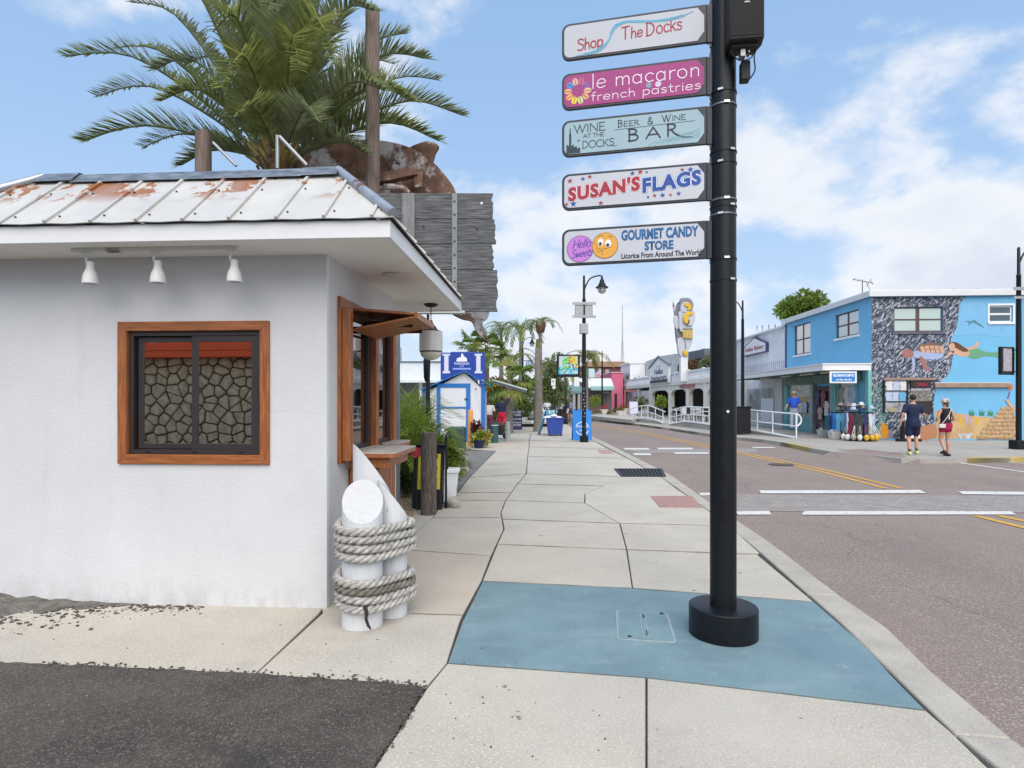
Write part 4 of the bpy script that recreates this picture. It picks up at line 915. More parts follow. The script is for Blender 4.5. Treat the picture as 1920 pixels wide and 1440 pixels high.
for i in range(5):
    z0 = px_z(SB[i]); o = RIGHT-EX*SL+Vector((0,0,z0)); M = frame(o, EX, (0,0,1))
    wz = o+EX*SL/2; T = thing('street_sign', SLAB[i], 'sign', (wz.x, wz.y, z0), 0, 'five signs on the black pole')
    mb = MB(M); mb.poly(rrect(0,0,SL,SHT,.055,False), -.012, .010); fr_ = mb.build('frame', FRM, T, bevel=.004)
    mb = MB(M); mb.poly(rrect(.018,.018,SL-.018,SHT-.018,.042,True), .0105, .0135); fc = mb.build('face', FACE[i], T, smooth=False)
    mb = MB(M); mb.bb((SL,.0,-.022),(SL+.075,SHT,.004)); mb.build('bracket', FRM, T, bevel=.004)
    mb = MB(M); mb.bb((SL+.02,-.03,-.016),(SL+.05,0,-.002)); mb.bb((SL+.02,SHT,-.016),(SL+.05,SHT+.03,-.002)); mb.build('bracket_tab', FRM, T)
    z = .0136; z2 = z+.0012
    def sub(name, fn, m, dz=0.0):
        mb = MB(M); fn(mb, z+dz, z2+dz); return mb.build(name, m, fc, smooth=False)
    if i == 0:
        def f(mb, a, b):
            stroke_text(mb, 'Shop', .115, .058, .082, .010, a, b, slope=.07, sx=1.02)
            stroke_text(mb, 'T', .435, .098, .088, .010, a, b, slope=.05); stroke_text(mb, 'he', .50, .098, .080, .009, a, b, slope=.05)
            stroke_text(mb, 'D', .605, .10, .092, .010, a, b); stroke_text(mb, 'ocks', .675, .104, .095, .009, a, b, slope=.05, sx=.95, scales={2:1.0})
        sub('lettering', f, REDI)
        path = [(.10,.022),(.17,.026),(.24,.035),(.30,.062),(.345,.11),(.365,.165),(.40,.205),(.46,.222),(.55,.213),(.65,.20),(.75,.196),(.85,.206),(.93,.228)]
        cp = catmull([(x, y, 0) for x, y in path], 6); n = len(cp)
        def f(mb, a, b): mb.ribbon([(p.x, p.y) for p in cp], [.003+.012*math.sin(math.pi*min(1, k/n*1.02))**.8 for k in range(n)], a, b)
        sub('wave_line', f, paint('ink_wave_blue', (.08,.34,.55)), .0004)
        rr_ = random.Random(2)
        for q in range(2):
            def f(mb, a, b): mb.ribbon([(p.x+(.012 if q else -.010)*abs(math.sin(k*.13)), p.y+(-.008 if q else .007)) for k, p in enumerate(cp)][6:-5], .003, a, b)
            sub('wave_streak', f, paint('ink_wave_pale', (.20,.50,.66)), .0008)
    elif i == 1:
        cols = [(.72,.42,.34),(.55,.12,.22),(.30,.10,.42),(.75,.48,.30),(.72,.38,.22),(.55,.62,.30),(.80,.58,.06),(.80,.42,.10),(.80,.40,.22),(.04,.30,.70)]
        for k, c_ in enumerate(cols):
            a_ = R(105-36*k); cx, cy = .118+.072*math.cos(a_), .130+.072*math.sin(a_)
            def f(mb, a, b): mb.disc(cx, cy, .029, .020, a, b, 16, a_)
            sub('macaron', f, paint('macaron_%d' % k, c_))
            def f(mb, a, b): mb.ribbon([(cx-.024*math.cos(a_), cy-.024*math.sin(a_)), (cx+.024*math.cos(a_), cy+.024*math.sin(a_))], .007, a, b)
            sub('macaron_filling', f, paint('macaron_dark_%d' % k, tuple(v*.45 for v in c_)), .0012)
        def f(mb, a, b): stroke_text(mb, 'le macaron', .215, .135, .105, .0062, a, b, wid=.77, sp=.06)
        sub('lettering', f, WHI)
        def f(mb, a, b): stroke_text(mb, 'french pastries', .215, .045, .062, .0048, a, b, wid=.775, sp=.05)
        sub('lettering', f, WHI)
        def f(mb, a, b): mb.disc(.625, .112, .020, .020, a, b)
        sub('dot', f, paint('dot_grey', (.22,.30,.36)))
        def f(mb, a, b): mb.disc(.69, .112, .021, .021, a, b)
        sub('dot', f, paint('dot_pale', (.62,.52,.72)))
        def f(mb, a, b): mb.ribbon([(.22,.116),(.55,.108)], .0016, a, b); mb.ribbon([(.75,.112),(.97,.118)], .0016, a, b)
        sub('rule', f, paint('rule_pink', (.60,.16,.40)))
    elif i == 2:
        def f(mb, a, b):
            mb.poly([(.034,.022),(.135,.022),(.135,.062),(.125,.062),(.125,.056),(.112,.056),(.112,.070),(.092,.070),(.092,.064),(.088,.064),(.088,.088),(.082,.088),(.082,.080),(.070,.080),(.070,.16),(.066,.175),(.066,.20),(.062,.21),(.058,.20),(.058,.175),(.054,.16),(.054,.080),(.044,.080),(.044,.088),(.034,.088)], a, b)
        sub('tower_silhouette', f, DKI)
        def f(mb, a, b):
            stroke_text(mb, 'WINE', .088, .170, .058, .0060, a, b, wid=.235); stroke_text(mb, 'AT THE', .155, .128, .026, .0034, a, b, wid=.155); stroke_text(mb, 'DOCKS', .15, .052, .052, .0052, a, b, wid=.235)
            mb.ribbon([(.36,.06),(.385,.045),(.40,.05)], .003, a, b)
        sub('lettering', f, DKI)
        def f(mb, a, b):
            stroke_text(mb, 'B', .405, .180, .050, .006, a, b, wid=.04); stroke_text(mb, 'EER', .447, .182, .036, .0045, a, b, wid=.115)
            stroke_text(mb, '&', .615, .180, .050, .006, a, b, wid=.042); stroke_text(mb, 'W', .715, .184, .050, .006, a, b, wid=.062); stroke_text(mb, 'INE', .782, .186, .036, .0045, a, b, wid=.10)
            mb.ribbon([(.385,.163),(.58,.166),(.94,.172)], .0028, a, b)
        sub('lettering', f, DKI)
        def f(mb, a, b):
            stroke_text(mb, 'B', .475, .072, .085, .0125, a, b, wid=.085); stroke_text(mb, 'A', .60, .076, .078, .011, a, b, wid=.11); stroke_text(mb, 'R', .745, .080, .085, .0125, a, b, wid=.085)
            mb.ribbon([(.82,.084),(.86,.064),(.93,.058)], [.012,.008,.003], a, b)
        sub('lettering', f, DKI)
        def f(mb, a, b):
            for q in range(5): mb.ribbon(catmull([(.62+q*.045,.024,0),(.66+q*.045,.046+.01*q,0),(.72+q*.05,.04+.012*q,0),(.80+q*.035,.05+.014*q,0),(.975,.056+.014*q,0)], 4), .0035, a, b)
        sub('water_lines', f, paint('ink_pale_teal', (.20,.42,.46)))
        def f(mb, a, b): mb.disc(.123, .112, .009, .006, a, b, 10)
        sub('heart', f, paint('ink_plum', (.16,.05,.10)))
    elif i == 3:
        S1 = paint('ink_red_outline', (.60,.28,.33)); S2 = paint('ink_blue_outline', (.16,.34,.58)); WB = paint('sign_white_border', (.78,.79,.82))
        for (s_, x0, x1, ya, yb, dy, cI, cO, sh) in (("SUSAN'S", .05, .56, .066, .165, .035, REDI, S1, -.0), ("FLAGS", .585, .978, .090, .190, .03, BLUEI, S2, 0)):
            M2 = M @ Matrix(((1,0,0,0),(.085 if s_[0] == 'S' else .075,1,0,-(x0*.08)),(0,0,1,0),(0,0,0,1)))
            for off, cm, dz in ((.115, cO, .0), (.085, WB, .0006), (.055, cI, .0012)):
                g_ = off*.075
                lettering(s_, M2, x0-g_, x1+g_, ya-g_, yb+g_, cm, fc, lift=z+.0006+dz, offset=off, spacing=1.12)
        for q, (x, y, r, col) in enumerate(((.06,.215,.022,0),(.155,.222,.019,1),(.205,.233,.018,0),(.085,.045,.026,1),(.035,.045,.016,0),(.285,.035,.021,0),(.51,.232,.020,1),(.565,.237,.022,0),(.61,.232,.012,1),(.855,.228,.017,0),(.91,.224,.023,1),(.62,.052,.013,1),(.665,.060,.017,0),(.72,.058,.021,1),(.775,.056,.014,0),(.83,.062,.019,1))):
            def f(mb, a, b): star(mb, x, y, r, a, b)
            sub('star', f, BLUEI if col else REDI)
    else:
        def f(mb, a, b): mb.disc(.135, .118, .098, .098, a, b, 36)
        sub('purple_ball', f, paint('ink_purple_rim', (.10,.02,.12)))
        def f(mb, a, b): mb.disc(.135, .118, .0945, .0945, a, b, 36)
        sub('purple_ball', f, paint('ink_purple', (.50,.19,.60)), .0006)
        def f(mb, a, b): mb.disc(.315, .132, .094, .094, a, b, 36)
        sub('orange_ball', f, paint('ink_orange_rim', (.20,.06,.01)), .0012)
        def f(mb, a, b): mb.disc(.315, .132, .0905, .0905, a, b, 36)
        sub('orange_ball', f, paint('ink_orange', (.72,.36,.05)), .0018)
        for ex_, ey_, w_, h_ in ((.285,.158,.020,.028),(.338,.146,.022,.028)):
            def f(mb, a, b): mb.disc(ex_, ey_, w_, h_, a, b, 18)
            sub('eye', f, paint('eye_white', (.8,.82,.84)), .0024)
            def f(mb, a, b): mb.disc(ex_-.003, ey_-.012, w_*.55, h_*.45, a, b, 14)
            sub('pupil', f, paint('ink_pupil', (.01,.02,.05)), .0030)
        def f(mb, a, b):
            mb.ribbon(catmull([(.268,.198,0),(.285,.207,0),(.305,.200,0)], 5), .0035, a, b); mb.ribbon(catmull([(.335,.200,0),(.355,.196,0),(.368,.182,0)], 5), .0035, a, b)
            mb.ribbon(catmull([(.355,.118,0),(.33,.112,0),(.305,.108,0),(.295,.085,0),(.30,.062,0)], 5), .003, a, b); mb.ribbon(catmull([(.262,.105,0),(.28,.112,0),(.29,.098,0),(.275,.086,0),(.262,.094,0)], 5), .003, a, b)
            mb.ribbon([(.235,.17),(.262,.105)], .002, a, b)
        sub('face_line', f, paint('ink_brown', (.10,.03,.01)), .0024)
        SCR = paint('ink_script_blue', (.03,.03,.28))
        def f(mb, a, b):
            stroke_text(mb, 'Hello', .078, .122, .058, .0052, a, b, slope=.08, wid=.135, shear=.25); stroke_text(mb, 'Sweets', .068, .052, .056, .0050, a, b, slope=.10, wid=.155, shear=.25)
        sub('lettering', f, SCR, .0012)
        NAVY = paint('ink_deep_blue', (.01,.10,.28))
        lettering('GOURMET CANDY', M, .432, .965, .158, .236, NAVY, fc, lift=z+.001, offset=.045)
        lettering('STORE', M, .595, .795, .078, .145, NAVY, fc, lift=z+.001, offset=.045)
        lettering('Licorice From Around The World', M, .432, .985, .028, .068, paint('ink_black', (.02,.02,.03)), fc, lift=z+.001, offset=.03)
# loudspeaker beside the pole top
SK = thing('loudspeaker', 'black box loudspeaker with dangling cables fixed to the top of the sign pole', 'loudspeaker', (1.56, 3.97, zat(77, 3.9)))
M = W[SK.name] @ Matrix.Rotation(R(-8), 4, 'Z'); SKM = mat('speaker_black', (.022,.019,.019), .6, var=.15, bump=.3, bscale=160)
mb = MB(M); mb.poly([(-.105,-.10),(.115,-.10),(.125,.0),(.10,.11),(-.09,.11),(-.115,.0)], 0, .46); mb.build('cabinet', SKM, SK, bevel=.012, seg=3)
mb = MB(M); mb.bb((-.095,-.104,.02),(.105,-.1005,.44)); gr_ = mb.build('grille', mat('speaker_grille', (.016,.014,.014), .7, bump=.8, bscale=300), SK, bevel=.002)
mb = MB(M); mb.bb((-.012,-.106,.235),(.022,-.1045,.241)); mb.bb((-.006,-.106,.247),(.016,-.1045,.262)); mb.build('badge', paint('badge_white', (.6,.6,.6)), SK)
STL = mat('galvanised_bracket', (.35,.34,.33), .4, metal=.7, var=.3, scale=20)
mb = MB(M); mb.bb((-.08,-.05,-.022),(.09,.06,-.001)); mb.build('mount_plate', mat('dark_plate', (.05,.045,.04), .5, metal=.4), SK, bevel=.003)
mb = MB(M); mb.bb((-.02,-.03,-.075),(.015,.03,-.0225)); mb.bb((.03,-.02,-.06),(.045,.02,-.0225)); mb.build('connector', STL, SK, bevel=.003)
mb = MB(M); mb.bb((.0,.03,-.20),(.06,.10,-.07)); mb.build('arm_block', SKM, SK, bevel=.006)
for k, pts in enumerate(([(-.08,-.03,-.02),(-.07,-.05,-.08),(-.02,-.05,-.115),(.05,-.03,-.09),(.06,-.01,-.03)], [(.08,0,-.02),(.075,0,-.08),(.085,.02,-.15),(.06,.05,-.19)], [(.02,-.03,-.05),(.05,-.04,-.07),(.075,-.02,-.06),(.08,0,-.02)])):
    mb = MB(M); mb.tube(catmull([Vector(p) for p in pts], 6), .0045, 6); mb.build('cable', BLACKP2, SK)
# ---------------------------------------------------------------- timber posts behind the kiosk
def post(px, ptop, Y, r, label, seed=0, zb=0.0, m=POSTWOOD, name='timber_post', cat='post', n=18):
    x = xat(px, Y); zt = zat(ptop, Y); mb = MB(); vs = []; hs = 14
    for i in range(hs+1):
        z = zb+(zt-zb)*i/hs
        for k in range(n):
            a = 2*math.pi*k/n; w_ = 1+.05*math.sin(3*a+seed)+.03*math.sin(7*a+seed*2)+.02*math.sin(z*2.3+seed)
            vs.append((x+r*w_*math.cos(a), Y+r*w_*math.sin(a), z+(.015*math.sin(5*a) if i == hs else 0)))
    fs = [(i*n+k, i*n+(k+1) % n, (i+1)*n+(k+1) % n, (i+1)*n+k) for i in range(hs) for k in range(n)]+[tuple(range(hs*n, hs*n+n)), tuple(reversed(range(n)))]
    mb.add(vs, fs); return tag(mb.build(name, m, ang=60), label, cat)
post(698, 16, 9.2, .108, 'tall weathered timber pole rising behind the kiosk roof past the palm', 1)
post(382, 249, 9.0, .115, 'short weathered timber pole top showing above the kiosk roof ridge', 4)
# steel brace rods near the palm
for (a, b, lab) in (((520,254),(520,300),'thin grey steel rod standing upright on the roof in front of the palm crown'), ((524,256),(562,296),'thin grey steel rod slanting down right from the upright rod'), ((400,268),(432,300),'thin steel rod slanting beside the short timber pole')):
    Y = 7.05 if a[0] < 600 else 8; p, q = P(*a, 7.0), P(*b, 7.0); q.z = min(q.z, 3.75) if False else q.z; d = (q-p); mb = MB(); mb.tube([p, p+d*1.35], .022 if a[0] != 400 else .018, 8); tag(mb.build('brace_rod', mat('galv_rod', (.30,.32,.34), .4, metal=.5), None), lab, 'steel rod')
# plank board
PBY = 8.5
PL = thing('plank_board', 'back of a big sign board of wide grey weathered planks behind the kiosk eave', 'sign board', (xat(830,PBY), PBY, zat(584,PBY)))
rows = [(362,410,923),(411,457,929),(458.5,505,925),(506,584,932)]
rp = random.Random(5)
for k, (y0, y1, xr) in enumerate(rows):
    xl = 706 if k < 3 else 745; mb = MB(); n = 12
    top = []; bot = []; x0, x1 = xat(xl,PBY), xat(xr,PBY); zt, zb_ = zat(y0,PBY), zat(y1,PBY)
    right = [(x1+rp.uniform(-.02,.015), zb_+(zt-zb_)*j/8) for j in range(9)]
    pts = [(x0, zt), (x0, zb_)]+right
    N_ = len(pts); mb.add([(x, PBY, z) for x, z in pts]+[(x, PBY+.05, z) for x, z in pts], [tuple(range(N_)), tuple(reversed(range(N_, 2*N_)))]+[(i, N_+i, N_+(i+1) % N_, (i+1) % N_) for i in range(N_)])
    mb.build('plank', GREYWOOD, PL, bevel=.006)
for (xc, w_, yb, m_, dy) in ((766, .185, 584, GREYPOST, .03), (852.5, .075, 584, mat('grey_steel_strip', (.22,.23,.24), .6, metal=.4, var=.25), .012)):
    x = xat(xc, PBY); mb = MB(); mb.bb((x-w_/2,PBY-dy,zat(yb,PBY)),(x+w_/2,PBY-.001,zat(363,PBY))); bt = mb.build('batten', m_, PL, bevel=.004)
    if xc > 800:
        for j in range(9):
            mb = MB(); mb.lathe([(.002,-.012),(.012,-.008),(.016,0)], (x, PBY-dy, zat(378+j*25, PBY)), 8, axis='y'); mb.build('bolt', mat('rusty_bolt', (.05,.04,.04), .6, metal=.4), bt)
for (px_, py_) in ((794,426),(903,381),(895,430)):
    mb = MB(); mb.lathe([(.001,-.002),(.02,-.002),(.02,.0)], (xat(px_,PBY), PBY, zat(py_,PBY)), 10, axis='y'); mb.build('knot_hole', BLACKP2 if py_ != 381 else paint('pale_hole', (.6,.66,.72)), PL)
mb = MB(); mb.bb((xat(738,PBY),PBY-.06,zat(588,PBY)),(xat(872,PBY),PBY+.08,zat(583.5,PBY))); mb.build('bottom_rail', paint('grey_white_rail', (.5,.51,.52)), PL, bevel=.004)
for xs_ in (740, 905):
    mb = MB(); mb.bb((xat(xs_,PBY)-.05,PBY+.055,0),(xat(xs_,PBY)+.05,PBY+.15,zat(370,PBY))) if xs_ == 740 else None
    if xs_ == 740: mb.build('support', GREYPOST, PL)
# rusty propeller
RUST = mat('rusty_painted_steel', (.12,.065,.045), .8, var=.4, scale=5, bump=.6, bscale=30, col2=(.23,.13,.09), detail=9)
nf = noise_fac(RUST, 2.1, .52, .60, off=(2.2,4,1.3), detail=8, rough=.7); setc(RUST, mixc(RUST, basec(RUST), nf, (.46,.45,.46)))
nf = noise_fac(RUST, 12, .58, .66, off=(1,2,3)); setc(RUST, mixc(RUST, basec(RUST), nf, (.10,.06,.05)))
YP = 9.6
PR = thing('rusty_propeller', 'huge rusty ship propeller with peeling white paint behind the plank board', 'propeller', (xat(735,YP), YP, zat(640,YP)))
def blade(outline, thick, dish, Y, name='blade'):
    pts = catmull([(x, y, 0) for x, y in outline], 5, True); n = len(pts); cx = sum(p.x for p in pts)/n; cy = sum(p.y for p in pts)/n
    mb = MB(); vs = []; rings = [1, .93, .8, .6, .35]
    for face in (0, 1):
        for q in rings:
            for p in pts:
                x = cx+(p.x-cx)*q; y = cy+(p.y-cy)*q; off = dish*(1-q*q)+(thick if face else 0)
                if q == 1: off += thick*.2*(1 if not face else -1)
                v = P(x, y, Y); v.y += off+.10*math.sin((x-600)*.02); vs.append(v)
    m = len(rings); fs = []
    for face in (0, 1):
        b = face*m*n
        for i in range(m-1):
            for k in range(n):
                a = b+i*n+k; c = b+i*n+(k+1) % n; q_ = (a, c, c+n, a+n); fs.append(q_ if not face else q_[::-1])
        cap = tuple(range(b+(m-1)*n, b+m*n)); fs.append(cap if not face else cap[::-1])
    for k in range(n): fs.append((k, m*n+k, m*n+(k+1) % n, (k+1) % n))
    mb.add(vs, fs); return mb.build(name, RUST, PR, ang=50)
b1 = blade([(560,320),(580,288),(620,264),(668,256),(715,259),(765,275),(808,303),(838,335),(856,366),(860,420),(830,500),(740,520),(640,500),(575,430),(552,370)], .10, .22, YP)
blade([(765,280),(785,271),(806,268),(824,278),(818,292),(812,310),(800,316),(780,298)], .06, -.02, YP+.35)
blade([(838,500),(925,520),(916,590),(905,605),(912,625),(916,645),(909,640),(893,622),(884,604),(868,600),(848,590),(830,570)], .08, .03, YP-.35)
mb = MB(); p0, p1 = P(640,352,YP-.15), P(782,322,YP-.15); mb.bar(p0, p1, .16, .14); mb.bar(P(784,322,YP-.15), P(785,352,YP-.15), .05, .14); mb.build('cross_beam', RUST, PR, bevel=.01)
mb = MB(); mb.tube([P(735,470,YP-.3), P(735,470,YP+.5)], [.3,.36], 24); mb.build('hub', RUST, PR)
mb = MB(); mb.tube([P(735,500,YP+.2), Vector((xat(735,YP+.2),YP+.2,0))], .12, 12); mb.build('support_post', RUST, PR)
mb = MB(); mb.tube(catmull([P(722,350,YP-.2),P(752,352,YP-.25),P(765,362,YP-.2)], 4), .05, 8); mb.build('bent_pipe', RUST, PR)
# ---------------------------------------------------------------- foliage helpers
def leaf_mat(name, c, c2, rough=.5, trans=.25):
    if name in MC: return MC[name]
    m = mat(name, c, rough, var=.3, scale=6, col2=c2, spec=.35); N, L, b = nodes_of(m)
    b.inputs['Subsurface Weight'].default_value = 0
    tr = N.new('ShaderNodeBsdfTranslucent'); L.new(basec(m), tr.inputs[0]); ms = N.new('ShaderNodeMixShader'); ms.inputs[0].default_value = min(.55, trans*1.35)
    out = [n for n in N if n.type == 'OUTPUT_MATERIAL'][0]; L.new(b.outputs[0], ms.inputs[1]); L.new(tr.outputs[0], ms.inputs[2]); L.new(ms.outputs[0], out.inputs[0]); return m
def frond_mesh(path, nl, ll, wd, rnd, start=.16, droop=.25, up=Vector((0,0,1)), rr=.02, seg=3, angle=55, vee=.35):
    """rachis tube + leaflets both sides; returns MB"""
    pts = catmull(path, 8); m = len(pts); mb = MB(); L = [0]
    for i in range(m-1): L.append(L[-1]+(pts[i+1]-pts[i]).length)
    mb.tube(pts[::2]+([pts[-1]] if (m-1) % 2 else []), [rr*(1-.85*i/((m+1)//2)) for i in range(len(pts[::2]+([pts[-1]] if (m-1) % 2 else [])))], 5)
    def at(s):
        i = max(0, min(m-2, max(j for j in range(m) if L[j] <= s+1e-9))); f = (s-L[i])/max(L[i+1]-L[i], 1e-6); return pts[i].lerp(pts[i+1], f), (pts[min(i+2, m-1)]-pts[max(i-1, 0)]).normalized()
    for k in range(nl):
        t = start+(1-start)*(k+.5)/nl; p, tg = at(t*L[-1]); side = tg.cross(up)
        if side.length < .15: side = tg.cross(Vector((.3,1,0)))
        side.normalize(); nrm = side.cross(tg).normalized()
        prof = min(1, (t-start)/.12+.35)*(1-.62*max(0, (t-.45)/.55)**1.4)
        for s in (-1, 1):
            a = R(angle*(1-.45*t)+rnd.uniform(-9, 9)); l = ll*prof*rnd.uniform(.85, 1.1)
            d = (tg*math.cos(a)+side*s*math.sin(a)+nrm*(vee+rnd.uniform(-.18, .18))).normalized()
            wv = d.cross(nrm).normalized()*wd*.5; vs = []; q = p.copy()
            for j in range(seg+1):
                u = j/seg; w_ = (1-u**2.2) if j else .55
                vs += [q+wv*w_, q-wv*w_] if j < seg else [q]
                d2 = (d-up*droop*u*1.2).normalized(); q = q+d2*l/seg
            fs = [(2*j, 2*j+1, 2*j+3, 2*j+2) for j in range(seg-1)]+[(2*seg-2, 2*seg-1, 2*seg)]
            mb.add(vs, fs)
    return mb
# ---------------------------------------------------------------- big date palm
PY = 9.9; pc = P(527, 318, PY)
DP = thing('date_palm', 'large date palm with full arching fronds rising behind the kiosk roof', 'palm tree', (pc.x, PY, 0))
TRUNK = mat('palm_trunk_bark', (.12,.085,.06), .9, var=.5, scale=12, bump=1., bscale=20, col2=(.24,.18,.12))
mb = MB(); prof = []
for i in range(40):
    z = pc.z*i/39-.1; prof.append((.22+.03*(i % 2)+.02*math.sin(i), z))
mb.lathe(prof, (pc.x, PY, 0), 20); mb.build('trunk', TRUNK, DP, ang=25)
mb = MB(); rb = random.Random(8)
for k in range(70):
    a = rb.uniform(0, 6.28); z = rb.uniform(-.45, .25); r = .24-.1*max(0, z)/.3; b0 = Vector((pc.x+r*math.cos(a), PY+r*math.sin(a), pc.z+z)); mb.bar(b0, b0+Vector((math.cos(a)*.14, math.sin(a)*.14, .24)), .06, .03)
stuff(mb.build('frond_stubs', TRUNK, DP))
PG = [leaf_mat('palm_green', (.19,.235,.075), (.33,.37,.14), trans=.4), leaf_mat('palm_green_grey', (.21,.25,.12), (.36,.40,.22), trans=.35), leaf_mat('palm_green_bright', (.22,.26,.06), (.36,.39,.13), trans=.4)]
RAC = None
tips = [ # (tip px, tip depth offset, arch height m, mat)
 ((122,105),-.2,1.15,0),((155,264),-.5,.75,0),((245,3),.2,1.3,1),((300,-80),.6,1.2,0),((400,-150),.3,1.1,1),((470,-190),.9,.9,0),((560,-200),-.3,.8,0),((640,-150),.6,.9,1),((655,-30),1.2,.9,0),((760,62),.5,1.0,0),((822,150),1.4,1.0,1),((868,217),.3,1.05,1),((822,264),-.4,.85,0),((752,230),1.6,.7,0),((268,276),1.4,.7,1),((560,130),-2.3,1.9,2),((628,120),-2.0,2.3,2),((415,165),-2.2,1.7,2),((330,-30),-1.6,1.6,1),((520,-120),-1.8,1.5,0),((700,20),-1.2,1.6,1),((440,-60),2.0,1.2,0),((600,-60),2.3,1.2,0),((740,120),2.0,1.2,0),((210,90),1.7,1.2,0),((690,290),-1.2,.5,1),((400,60),-1.8,1.8,0),((340,310),-.8,.45,1),((505,20),-2.2,2.1,1),((585,-10),-1.0,1.5,0),((470,-30),.8,1.4,1),((640,60),1.2,1.5,0),((350,120),.8,1.3,0),((775,190),-1.0,1.1,0),((180,180),.9,1.1,1),((300,190),-1.4,1.0,0),((290,130),-.6,1.3,1),((720,170),-1.5,1.0,1),((800,110),-.5,1.2,1),((600,230),-2.4,.8,1),((440,220),-2.3,.8,0)]
rp = random.Random(21)
for k, (tp, dy, arch, mi) in enumerate(tips):
    tip = P(tp[0], tp[1], PY+dy); a0 = Vector((tip.x-pc.x, tip.y-PY, 0)); a0 = a0.normalized() if a0.length > .1 else Vector((0,-1,0))
    st = pc+a0*.16+Vector((0,0,.05+.0*k)); d = tip-st; L = d.length
    c1 = st+d*.30+Vector((0,0,arch*.55*.7)); c2 = st+d*.68+Vector((0,0,arch*.60*.85))
    mb = frond_mesh([st, c1, c2, tip], int(50+L*18), .56, .036, rp, start=.18, droop=.18, rr=.028, angle=58, vee=.42)
    mb.build('frond', PG[mi], DP, smooth=False)
# rachis bases, golden
mb = MB()
for k, (tp, dy, arch, mi) in enumerate(tips):
    tip = P(tp[0], tp[1], PY+dy); a0 = Vector((tip.x-pc.x, tip.y-PY, 0)).normalized(); st = pc+a0*.10-Vector((0,0,.12)); d = tip-st
    c1 = pc+a0*.16+(tip-pc)*.13+Vector((0,0,arch*.20+.02)); mb = MB(); mid_ = st.lerp(c1, .5)+Vector((0,0,.02))
    mb.tube(catmull([st, mid_, c1], 5), [.05]*4+[.038]*4+[.03]*3, 6); mb.build('leaf_stalk', mat('golden_stalk', (.26,.17,.05), .55, var=.25, scale=5, col2=(.38,.28,.10)), DP)
# ---------------------------------------------------------------- plants helpers
GR = [leaf_mat('leaf_mid', (.10,.17,.03), (.21,.31,.065)), leaf_mat('leaf_lime', (.20,.30,.03), (.36,.45,.08), trans=.35), leaf_mat('leaf_dark', (.03,.065,.016), (.07,.12,.03)), leaf_mat('leaf_olive', (.17,.20,.04), (.34,.35,.09), trans=.35), leaf_mat('leaf_maroon', (.10,.02,.03), (.20,.05,.05)), leaf_mat('leaf_bronze', (.20,.11,.06), (.32,.19,.10)), leaf_mat('petal_red', (.45,.03,.04), (.65,.08,.10)), leaf_mat('petal_yellow', (.50,.38,.04), (.65,.5,.10)), leaf_mat('leaf_grey_green', (.15,.21,.09), (.28,.35,.17), trans=.35)]
def leaves(c, r, n, size, seed, clumps=7, shell=.55, asp=.5, lobes=None):
    rd = random.Random(seed); mb = MB(); cl = []
    for _ in range(clumps):
        v = Vector((rd.gauss(0,1), rd.gauss(0,1), rd.gauss(0,1))).normalized()*rd.uniform(.15, .62); cl.append((v, rd.uniform(.30, .52)))
    if lobes: cl = lobes
    for k in range(n):
        v, cr = cl[k % len(cl)]; d = Vector((rd.gauss(0,1), rd.gauss(0,1), rd.gauss(0,1))).normalized(); q = v+d*cr*(shell+(1-shell)*rd.random()**.5)
        p = Vector(c)+Vector((q.x*r[0], q.y*r[1], q.z*r[2])); a = (d+Vector((rd.gauss(0,.5), rd.gauss(0,.5), rd.gauss(0,.5)-.1))).normalized(); b = a.cross(Vector((rd.gauss(0,1), rd.gauss(0,1), rd.gauss(0,1))))
        if b.length < .01: continue
        b.normalize(); s = size*rd.uniform(.6, 1.3); mb.add([p, p+a*s*.5+b*s*asp*.5, p+a*s, p+a*s*.5-b*s*asp*.5], [(0,1,2,3)])
    return mb
def bush(name, label, cat, c, r, n, size, seed, m, group=None, flowers=None, stem=True, clumps=8):
    T = thing(name, label, cat, (c[0], c[1], c[2]), 0, group)
    cc = (c[0], c[1], c[2]+r[2]*.95); leaves(cc, r, n, size, seed, clumps).build('foliage', m, T, smooth=False)
    mb = MB(); rd = random.Random(seed+5)
    for k in range(5): a = rd.uniform(0, 6.28); mb.tube([Vector(c)+Vector((.03*math.cos(a), .03*math.sin(a), 0)), Vector(c)+Vector((r[0]*.4*math.cos(a), r[1]*.4*math.sin(a), r[2]*1.1))], [.02, .008], 5)
    mb.build('stems', TRUNK, T)
    if flowers: leaves(cc, (r[0]*1.05, r[1]*1.05, r[2]*1.05), flowers[1], flowers[2], seed+9, clumps, .9, .9).build('flowers', flowers[0], T, smooth=False)
    return T
